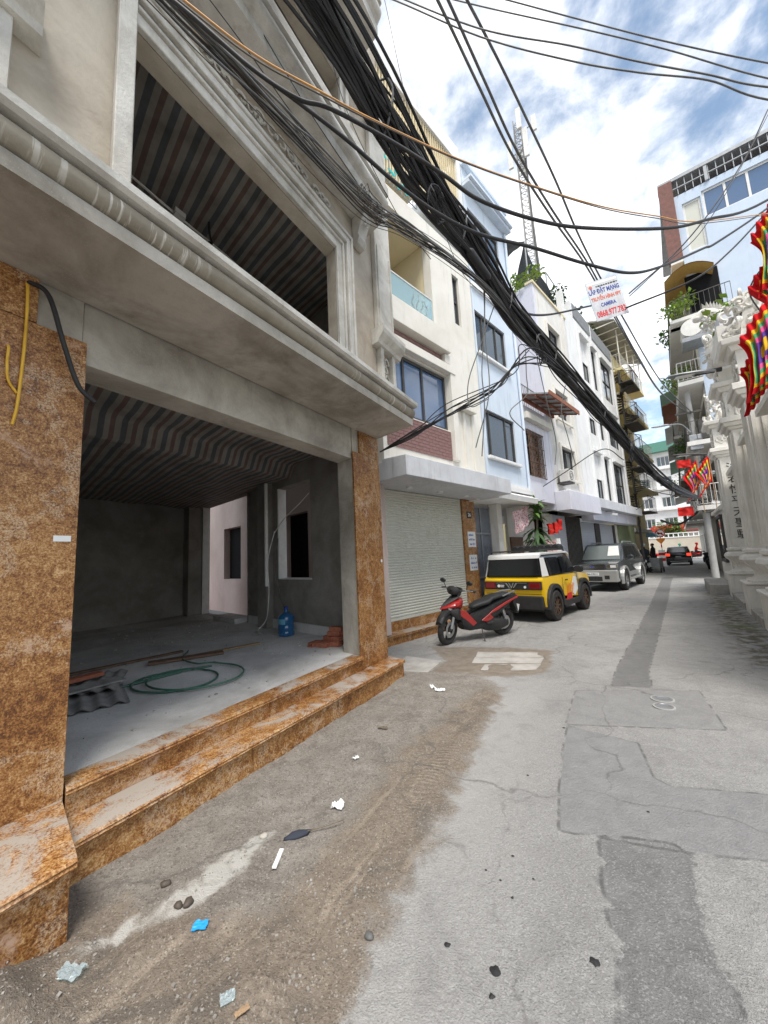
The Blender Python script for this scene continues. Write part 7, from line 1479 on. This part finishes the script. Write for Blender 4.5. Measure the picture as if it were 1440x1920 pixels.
pl = MB().box(-1.632, -1.622, 0.10, 0.44, 0.40, 0.58).build('number_plate', 'paper', YC); text('plate_text', '30M', 0.075, 'ink_black', pl, (-1.6335, 0.27, 0.535), (R(90), 0, R(-90)), bold=.002); text('plate_text', '124.26', 0.075, 'ink_black', pl, (-1.6335, 0.27, 0.45), (R(90), 0, R(-90)), bold=.002)
b = MB()
for x in (-0.9, -0.3, 0.2): b.box(x, x+0.05, -0.6, 0.6, 1.615, 1.64)
b.build('roof_rack', 'mat_black', YC)
b = MB()
for x in (-.05, .12): 
    for k in range(7): b.eloft([(x-.08, -.54+.18*k, 1.70, .085, .06), (x, -.54+.18*k, 1.71, .09, .075), (x+.08, -.54+.18*k, 1.70, .085, .06)], 8)
b.box(-.15, .22, -.62, .62, 1.642, 1.70); b.build('roof_light_bar', 'mat_black', YC, smooth=40)
MB().box(-1.5565, -1.549, -0.69, 0.69, 0.635, 0.643).build('tailgate_gap', 'mat_black', YC)
MB().tube([(-1.45, 0.64, 1.08), (-1.40, 0.66, 1.42), (-1.28, 0.62, 1.62)], 0.022, 6).build('roof_ladder', 'mat_black', YC)
MB().box(-1.3, 1.3, -0.6, 0.6, 0.22, 0.34).build('underbody', 'mat_black', YC)
# ---------- dark SUV facing the camera
SV = thing('dark_suv', 'dark grey SUV with silver bumper and arches parked facing down the street', 'car', (0.02, 18.55, 0), R(256))
wb = 1.40; r = 0.38
body = [(-2.30, 0.50), (-2.2, 0.42)]+arc(-wb, r, 0.47, 180, 0)+arc(wb, r, 0.47, 180, 0)+[(2.15, 0.42), (2.28, 0.50), (2.30, 0.86), (2.22, 1.02), (1.25, 1.13), (-2.32, 1.12), (-2.36, 0.9)]
extr(body, 0.88, 0.06, 0.7, 1.15).build('body', 'dark_car', SV, smooth=35, bevel=0.045, seg=3)
extr([(-2.30, 1.122), (-2.16, 1.72), (-2.0, 1.77), (0.30, 1.78), (0.44, 1.74), (1.18, 1.122)], 0.82, 0.16, 1.12, 1.78).build('cabin', 'dark_car', SV, smooth=35, bevel=0.035, seg=3)
quadp(SV, 'windscreen', 'windscreen', [(1.13, 0.70, 1.155), (1.13, -0.70, 1.155), (0.475, -0.585, 1.70), (0.475, 0.585, 1.70)][::-1], .012)
quadp(SV, 'sun_shade', 'pvc_white', [(1.0, 0.66, 1.28), (1.0, 0.25, 1.28), (.55, 0.22, 1.655), (.55, 0.56, 1.655)][::-1], .02)
def side(s_):
    for (x0, x1, x2, x3) in ((-2.0, -1.25, -1.22, -1.92), (-1.15, -0.25, -0.22, -1.08), (-0.15, 0.95, 0.40, -0.10)): quadp(SV, 'side_window', 'glass_dark', [(x0, .822*s_, 1.16), (x1, .822*s_, 1.16), (x2, .70*s_, 1.66), (x3, .70*s_, 1.66)], .006)
    for cx in (-wb, wb):
        MB().prism(arc(cx, r, .54, -12, 192, 14)+arc(cx, r, .44, 192, -12, 14), (.84 if s_ > 0 else -.935), (.935 if s_ > 0 else -.84), 'y').build('wheel_arch', 'silver_car', SV, bevel=.012); wheel(SV, cx, .80*s_, r, .25, 'alloy', s_, 6)
    MB().box(-.9, .9, min(.80*s_, .98*s_), max(.80*s_, .98*s_), .36, .42).build('side_step', 'silver_car', SV, bevel=.015); MB().box(-.9, .9, min(.85*s_, .895*s_), max(.85*s_, .895*s_), .5, .66).build('door_cladding', 'silver_car', SV, bevel=.01)
    MB().eloft([(.90, 1.0*s_, 1.22, .09, .07), (.96, 1.02*s_, 1.22, .12, .09), (1.05, 1.0*s_, 1.22, .09, .07)], 10, 3).build('mirror', 'dark_car', SV, smooth=40)
    hl = MB().prism([(min(.48*s_, .84*s_), .84), (max(.48*s_, .84*s_), .84), (max(.50*s_, .86*s_), 1.0), (min(.50*s_, .86*s_), 1.0)], 2.17, 2.302, 'x').build('headlight', 'chrome', SV, bevel=.02); MB().box(2.303, 2.308, min(.62*s_, .8*s_), max(.62*s_, .8*s_), .88, .97).build('lamp_lens', 'paper', hl)
    MB().box(2.36, 2.402, min(.42*s_, .58*s_), max(.42*s_, .58*s_), .47, .60).build('fog_lamp', 'mat_black', SV); MB().tube([(-1.7, .58*s_, 1.78), (-1.6, .58*s_, 1.84), (-.1, .58*s_, 1.85), (0, .58*s_, 1.79)], .022, 6).build('roof_rail', 'silver_car', SV)
    MB().box(-2.36, -2.28, min(.62*s_, .82*s_), max(.62*s_, .82*s_), .85, 1.15).build('tail_light', 'red_glass', SV)
mirror(side)
MB().box(2.10, 2.39, -.86, .86, .36, .80).build('front_bumper', 'silver_car', SV, bevel=.05, seg=3); MB().box(-2.42, -2.15, -.86, .86, .36, .72).build('rear_bumper', 'silver_car', SV, bevel=.05, seg=3)
gr = MB().box(2.25, 2.31, -.44, .44, .82, 1.02).build('grille', 'mat_black', SV)
for k in range(4): MB().box(2.305, 2.325, -.43, .43, .835+k*.05, .858+k*.05).build('grille_bar', 'chrome', gr)
MB().eloft([(2.32, 0, .93, .07, .03), (2.335, 0, .93, .06, .025)], 12).build('badge', 'ink_blue', SV); MB().box(2.30, 2.395, -.34, .34, .40, .56).build('air_intake', 'mat_black', SV)
pl = MB().box(2.392, 2.404, -.24, .24, .60, .71).build('number_plate', 'paper', SV); text('plate_text', '30A-118.11', .085, 'ink_black', pl, (2.4055, 0, .655), (R(90), 0, R(90)), bold=.002)
MB().box(-2.0, 2.0, -.7, .7, .3, .45).build('underbody', 'mat_black', SV)
# ---------- black hatchback driving away
HB = thing('black_hatchback', 'small black hatchback with lit brake lights driving away', 'car', (5.0, 38.2, 0), R(81))
body = [(-1.75, .40), (-1.65, .32)]+arc(-1.2, .29, .35, 180, 0)+arc(1.2, .29, .35, 180, 0)+[(1.65, .32), (1.78, .45), (1.75, .72), (1.0, .90), (-1.72, .95), (-1.80, .85)]
extr(body, .80, .05, .6, .95).build('body', 'black_car', HB, smooth=35, bevel=.04, seg=3)
extr([(-1.70, .952), (-1.42, 1.38), (-1.3, 1.43), (.1, 1.45), (.25, 1.42), (.98, .90)], .74, .12, .9, 1.45).build('cabin', 'black_car', HB, smooth=35, bevel=.035, seg=3)
quadp(HB, 'rear_window', 'windscreen', [(-1.69, .60, 1.0), (-1.69, -.60, 1.0), (-1.45, -.53, 1.36), (-1.45, .53, 1.36)], .012)
def side(s_):
    for cx in (-1.2, 1.2): wheel(HB, cx, .70*s_, .29, .18, 'alloy', s_, 5)
    MB().box(-1.81, -1.70, min(.50*s_, .79*s_), max(.50*s_, .79*s_), .72, .94).build('tail_light', 'lamp_lit_red', HB, bevel=.03); quadp(HB, 'side_window', 'glass_dark', [(-1.3, .745*s_, .98), (.6, .75*s_, .96), (.15, .64*s_, 1.36), (-1.2, .635*s_, 1.36)]); MB().box(.55, .68, min(.78*s_, .93*s_), max(.78*s_, .93*s_), .92, 1.04).build('mirror', 'black_car', HB, bevel=.02)
mirror(side)
MB().box(-1.86, -1.6, -.78, .78, .28, .60).build('rear_bumper', 'black_car', HB, bevel=.04, seg=3); MB().box(-1.868, -1.862, -.17, .17, .62, .72).box(-1.868, -1.862, -.55, .55, .30, .33).build('number_plate', 'paper', HB); MB().box(-1.5, 1.5, -.6, .6, .2, .35).build('underbody', 'mat_black', HB)

# ---------- scooters
def scooter(label, loc, rz, paint, lean=0.0, steer=0.25, group=None, detail=True, accent='mat_black'):
    T = thing('motor_scooter', label, 'motorbike', loc, 0, group, rot=Matrix.Rotation(rz, 3, 'Z').to_euler())
    T.rotation_mode = 'XYZ'; T.rotation_euler = (Matrix.Rotation(rz, 3, 'Z') @ Matrix.Rotation(lean, 3, 'X')).to_euler()
    def w2(x, r_, wd, parent, rim, y=0.0, z=None, sz=0.0):
        wl = bpy.data.objects.new('wheel', None); col.objects.link(wl); wl.parent = parent; wl.location = (x, y, z or r_); wl.rotation_euler = (0, 0, sz)
        MB().lathe([(r_*.70, -wd*.42), (r_*.85, -wd/2), (r_*.97, -wd*.3), (r_, 0), (r_*.97, wd*.3), (r_*.85, wd/2), (r_*.70, wd*.42)], n=32, axis='y', caps=False).build('tyre', 'rubber', wl, smooth=50)
        b = MB().lathe([(r_*.72, -wd*.36), (r_*.72, wd*.36), (r_*.66, wd*.3), (r_*.66, -wd*.3)], n=28, axis='y', caps=False)
        for i in range(5):
            a = i*2*math.pi/5; b.rbox((r_*.34*math.cos(a), 0, r_*.34*math.sin(a)), (r_*.70, wd*.3, .022), Matrix.Rotation(-a, 3, 'Y'))
        b.lathe([(.001, -.05), (.045, -.05), (.045, .05), (.001, .05)], n=14, axis='y'); b.build('rim', rim, wl, smooth=30)
        if detail: MB().lathe([(r_*.30, wd*.5), (r_*.5, wd*.5), (r_*.5, wd*.54), (r_*.30, wd*.54)], n=24, axis='y', caps=False).build('brake_disc', 'alloy', wl)
    # rear wheel, swing arm, engine, exhaust
    w2(-.66, .27, .13, T, 'mat_black')
    MB().eloft([(-.70, .10, .27, .04, .06), (-.45, .12, .27, .08, .12), (-.2, .10, .30, .11, .14), (-.02, .05, .32, .10, .10)], 12, 2.6).build('engine', 'mat_black', T, smooth=45)
    MB().eloft([(-.98, -.15, .40, .03, .05), (-.95, -.155, .40, .065, .085), (-.72, -.16, .375, .07, .09), (-.45, -.155, .34, .065, .075), (-.36, -.14, .32, .03, .035)], 14, 2.4).build('exhaust', 'mat_black', T, smooth=45)
    MB().eloft([(-.90, -.225, .42, .008, .03), (-.8, -.235, .41, .012, .055), (-.6, -.235, .385, .012, .055), (-.5, -.225, .37, .008, .03)], 10).build('exhaust_shield', 'mat_black', T, smooth=45)
    MB().tube([(-.36, -.13, .31), (-.15, -.12, .24), (.05, -.06, .30)], .02, 7).build('exhaust_pipe', 'steel_grey', T)
    for y in (-.11, .11): MB().tube([(-.66, y, .30), (-.60, y*.9, .48), (-.56, y*.8, .62)], [.022, .036, .022], 8).build('shock_absorber', 'alloy', T)
    # front assembly turned by the steering angle
    F = bpy.data.objects.new('front_fork', None); col.objects.link(F); F.parent = T; F.location = (.50, 0, .64); F.rotation_euler = (0, 0, steer)
    q_ = Matrix.Rotation(steer, 3, 'Z') @ Vector((.19, 0, -.355))+Vector((.50, 0, .64)); w2(q_.x, .285, .105, T, 'mat_black', q_.y, q_.z, steer)
    for y in (-.085, .085): MB().tube([(.19, y, -.335), (.10, y, -.05), (.05, y*.9, .10)], [.024, .024, .02], 8).build('fork_leg', 'steel_grey', F)
    fender = MB(); rings = []
    for i in range(9):
        a = R(25+i*14); q = .315; rings.append([(.19+q*math.cos(a)+dx, dy, -.335+q*math.sin(a)+dz) for dx, dy, dz in ((0, -.07, -.03), (.0, -.06, .015), (0, 0, .03), (0, .06, .015), (0, .07, -.03))])
    fender.loft(rings, cap=False).build('front_fender', paint if not detail else 'mat_black', F, smooth=60)
    MB().eloft([(-.10, 0, .26, .05, .05), (-.04, 0, .30, .12, .08), (.03, 0, .33, .13, .085), (.09, 0, .31, .06, .05)], 12, 2.4).build('handlebar_cover', 'mat_black', F, smooth=45)
    MB().tube(catmull([(-.16, -.36, .32), (-.10, -.24, .335), (-.02, -.1, .33), (-.02, .1, .33), (-.10, .24, .335), (-.16, .36, .32)]), .012, 7).build('handlebar', 'mat_black', F)
    for s_ in (1, -1):
        MB().tube([(-.165, .37*s_, .32), (-.125, .27*s_, .333)], .021, 8).build('grip', 'rubber', F); MB().tube([(-.10, .35*s_, .335), (-.065, .20*s_, .34)], .008, 5).build('brake_lever', 'steel_grey', F)
        MB().tube([(-.08, .22*s_, .34), (-.06, .26*s_, .45)], .007, 5).build('mirror_stem', 'mat_black', F); MB().eloft([(-.085, .29*s_, .48, .02, .02), (-.075, .29*s_, .48, .07, .045), (-.05, .29*s_, .48, .05, .035)], 10).build('mirror', 'mat_black', F, smooth=45)
    # front cowl: pointed nose, headlamp, windscreen
    MB().eloft([(.36, 0, .70, .09, .13, .25), (.47, 0, .725, .165, .115, .35), (.58, 0, .72, .165, .085, .45), (.68, 0, .69, .115, .055, .5), (.78, 0, .655, .03, .022, .5)], 14, 2.1).build('front_cowl', paint, T, smooth=30)
    MB().loft([[(x, -w_, z-.01), (x, -w_*.6, z+.022), (x, 0, z+.032), (x, w_*.6, z+.022), (x, w_, z-.01)] for x, w_, z in ((.40, .10, .90), (.50, .115, .845), (.60, .09, .79), (.70, .05, .725), (.77, .012, .675))], cap=False).build('cowl_centre', 'mat_black', T, smooth=40)
    MB().loft([[(x, -w_, z), (x, -w_*.7, z-.06), (x, 0, z-.075), (x, w_*.7, z-.06), (x, w_, z)] for x, w_, z in ((.44, .13, .64), (.56, .14, .655), (.68, .09, .655), (.76, .02, .645))]).build('cowl_chin', 'mat_black', T, smooth=40)
    for s_ in (1, -1):
        MB().eloft([(.44, .14*s_, .55, .03, .10), (.52, .165*s_, .56, .035, .11), (.60, .13*s_, .58, .03, .07), (.66, .09*s_, .62, .015, .03)], 10, 2.4).build('side_fairing', 'mat_black', T, smooth=40)
        hl = MB().prism([(.60, .66), (.70, .685), (.69, .645), (.60, .60)], min(.04*s_, .12*s_), max(.04*s_, .12*s_), 'y').build('headlight', 'chrome', T, bevel=.008)
        MB().eloft([(.15, .15*s_, .30, .02, .05), (.28, .155*s_, .36, .025, .10), (.38, .15*s_, .46, .025, .12), (.46, .14*s_, .58, .02, .09)], 10, 2.4).build('leg_shield', 'mat_black', T, smooth=40)
        MB().prism([(.10, .36), (.34, .60), (.47, .64), (.46, .52), (.34, .44), (.18, .31)], min(.168*s_, .182*s_), max(.168*s_, .182*s_), 'y').build('red_flash', paint, T, bevel=.004, seg=1)
        # body side panels sweeping up to the tail
        MB().loft([[(x, (.05+w_)*s_, z0), (x, (.10+w_)*s_, z0+(z1-z0)*.4), (x, (.08+w_)*s_, z1), (x, .02*s_, z1), (x, .02*s_, z0)] for x, w_, z0, z1 in ((.30, .04, .26, .40), (.12, .07, .27, .50), (-.15, .10, .33, .60), (-.42, .09, .44, .68), (-.66, .06, .56, .76), (-.86, .02, .68, .80), (-.95, -.03, .74, .81))]).build('side_panel', accent, T, smooth=40)
        MB().prism([(.0, .40), (-.26, .56), (-.60, .70), (-.90, .79), (-.86, .755), (-.60, .655), (-.36, .55), (-.20, .50), (-.28, .42), (-.12, .36)], min(.175*s_, .198*s_), max(.175*s_, .198*s_), 'y', [(.0, .40), (-.26, .56), (-.60, .70), (-.90, .79), (-.86, .755), (-.60, .655), (-.36, .55), (-.20, .50), (-.28, .42), (-.12, .36)]).build('tail_flash', paint, T, bevel=.004, seg=1)
        MB().tube([(-.55, .13*s_, .79), (-.75, .12*s_, .84), (-.93, .06*s_, .86)], .014, 6).build('grab_rail', 'alloy', T)
        MB().box(-.24, -.10, min(.17*s_, .26*s_), max(.17*s_, .26*s_), .33, .355).build('foot_peg', 'rubber', T)
    MB().prism([(.50, .86), (.38, 1.02), (.36, .98), (.46, .82)], -.10, .10, 'y').build('windscreen', 'glass_dark', T, bevel=.012)
    MB().eloft([(.34, 0, .28, .10, .05), (.20, 0, .27, .16, .07), (-.05, 0, .30, .17, .10), (-.2, 0, .34, .14, .10)], 12, 2.6).build('floor_tunnel', 'mat_black', T, smooth=40)
    MB().eloft([(.14, 0, .61, .03, .02), (.08, 0, .635, .09, .04), (-.08, 0, .675, .13, .055), (-.24, 0, .70, .14, .055), (-.31, 0, .755, .135, .05), (-.52, 0, .785, .125, .042), (-.72, 0, .81, .09, .035), (-.80, 0, .82, .03, .02)], 16, 2.6).build('seat', 'seat_black', T, smooth=45)
    MB().box(-1.0, -.92, -.07, .07, .70, .77).build('tail_light', 'red_glass', T, bevel=.015); MB().prism([(-.92, .70), (-1.02, .42), (-.98, .41), (-.86, .66)], -.08, .08, 'y').build('rear_fender', 'mat_black', T); pl = MB().rbox((-1.01, 0, .52), (.012, .17, .13), Matrix.Rotation(R(-14), 3, 'Y')).build('number_plate', 'paper', T)
    MB().tube([(-.05, .12, .25), (-.02, .22, .12), (.0, .30, .02)], .012, 6).build('side_stand', 'steel_dark', T)
    return T
th_ = math.atan2(-1.2, -.85)
scooter('red and black sport scooter leaning on its stand before the roller shutter', (-2.34, 7.24, 0.0), th_, 'red_paint', lean=R(-7) , steer=R(22))
scooter('white scooter parked by the metal cart near the olive wall', (1.95, 27.6, 0), R(-110), 'white_car', R(-5), .2, detail=False, accent='white_car')
scooter('dark scooter parked against the wall by the utility pole', (5.6, 30.6, 0), R(-120), 'cloth_dark', R(6), .3, detail=False); scooter('silver scooter parked behind the dark one by the right wall', (6.1, 32.2, 0), R(-118), 'silver_car', R(6), .3, detail=False, accent='silver_car')
# ---------- people: continuous skinned bodies with clothing colours
def person(label, loc, rz, joints, edges, radii, top, parts):
    T = thing('person', label, 'person', loc, rz)
    def skin(name, vs, es, rs, m, root=0):
        me = bpy.data.meshes.new(name); me.from_pydata(vs, es, []); o = link_mesh(name, me, m, T)
        md = o.modifiers.new('skin', 'SKIN'); 
        for i, sv in enumerate(me.skin_vertices[0].data): sv.radius = (rs[i], rs[i]); sv.use_root = (i == root)
        o.modifiers.new('sub', 'SUBSURF').levels = 1; o.modifiers['sub'].render_levels = 2; return o
    skin('body', joints, edges, radii, top)
    for nm, vs, es, rs, m in parts: skin(nm, vs, es, rs, m)
    return T
def rider(label, loc, rz, shirt, trousers, helmet, sit=.80):
    J = [(0, 0, sit), (.05, 0, sit+.28), (.10, 0, sit+.50), (.13, 0, sit+.60), (.16, 0, sit+.74), (.10, .19, sit+.46), (.22, .24, sit+.22), (.45, .22, sit+.20), (.10, -.19, sit+.46), (.22, -.24, sit+.22), (.45, -.22, sit+.20)]
    E = [(0, 1), (1, 2), (2, 3), (3, 4), (2, 5), (5, 6), (6, 7), (2, 8), (8, 9), (9, 10)]
    legs = [(0, 0, sit), (.02, .10, sit-.02), (.42, .15, sit-.08), (.32, .16, sit-.48), (.44, .16, sit-.52), (.02, -.10, sit-.02), (.42, -.15, sit-.08), (.32, -.16, sit-.48), (.44, -.16, sit-.52)]; LE = [(0, 1), (1, 2), (2, 3), (3, 4), (0, 5), (5, 6), (6, 7), (7, 8)]
    t_ = person(label, loc, rz, J, E, [.15, .15, .13, .06, .09, .075, .055, .04, .075, .055, .04], shirt, [('trousers', legs, LE, [.14, .10, .075, .055, .045, .10, .075, .055, .045], trousers)])
    MB().lathe([(.04, -.10), (.115, -.06), (.135, .02), (.12, .09), (.07, .13), (.01, .145)], (.15, 0, sit+.80), 16).build('helmet', helmet, t_, smooth=45); MB().eloft([(.17, 0, sit+.72, .05, .06), (.24, 0, sit+.72, .06, .08), (.265, 0, sit+.71, .03, .05)], 10).build('face', 'skin', t_, smooth=45)
    return t_
rider('person in dark clothes sitting on the white scooter', (2.0, 27.75, 0), R(-110), 'cloth_dark', 'cloth_dark', 'paper', .86)
sc = scooter('red scooter being ridden along the far cross street', (8.4, 52, 0), R(-10), 'red_paint', 0, 0, detail=False); rider('person in a red top riding the scooter on the far cross street', (8.3, 52, 0), R(-10), 'red_cloth', 'cloth_dark', 'red_cloth')
sc = scooter('dark scooter ridden on the far cross street beyond the hatchback', (7.0, 52.5, 0), R(-10), 'cloth_dark', 0, 0, detail=False); rider('person in a green jacket riding on the far cross street', (6.9, 52.5, 0), R(-10), 'cloth_green', 'cloth_dark', 'cloth_green')
ST = person('person in dark clothes standing in the yellow block doorway', (2.75, 31.5, 0), R(200), [(0, 0, .92), (0, 0, 1.2), (0, 0, 1.42), (0, 0, 1.5), (.02, 0, 1.62), (0, .20, 1.38), (.04, .25, 1.12), (.14, .22, .9), (0, -.20, 1.38), (.04, -.25, 1.12), (.1, -.24, .88)], [(0, 1), (1, 2), (2, 3), (3, 4), (2, 5), (5, 6), (6, 7), (2, 8), (8, 9), (9, 10)], [.15, .14, .13, .06, .09, .07, .05, .035, .07, .05, .035], 'cloth_dark', [('trousers', [(0, 0, .92), (0, .10, .88), (.02, .11, .48), (0, .11, .06), (.12, .12, .03), (0, -.10, .88), (.02, -.11, .48), (0, -.11, .06), (.12, -.12, .03)], [(0, 1), (1, 2), (2, 3), (3, 4), (0, 5), (5, 6), (6, 7), (7, 8)], [.14, .10, .07, .05, .04, .10, .07, .05, .04], 'cloth_dark')])
MB().lathe([(.05, -.10), (.09, -.04), (.10, .03), (.085, .09), (.03, .125)], (.02, 0, 1.64), 14).build('head', 'skin', ST, smooth=45); MB().lathe([(.105, .0), (.108, .05), (.09, .10), (.03, .135)], (.0, 0, 1.64), 14).build('hair', 'cable_black', ST, smooth=45)
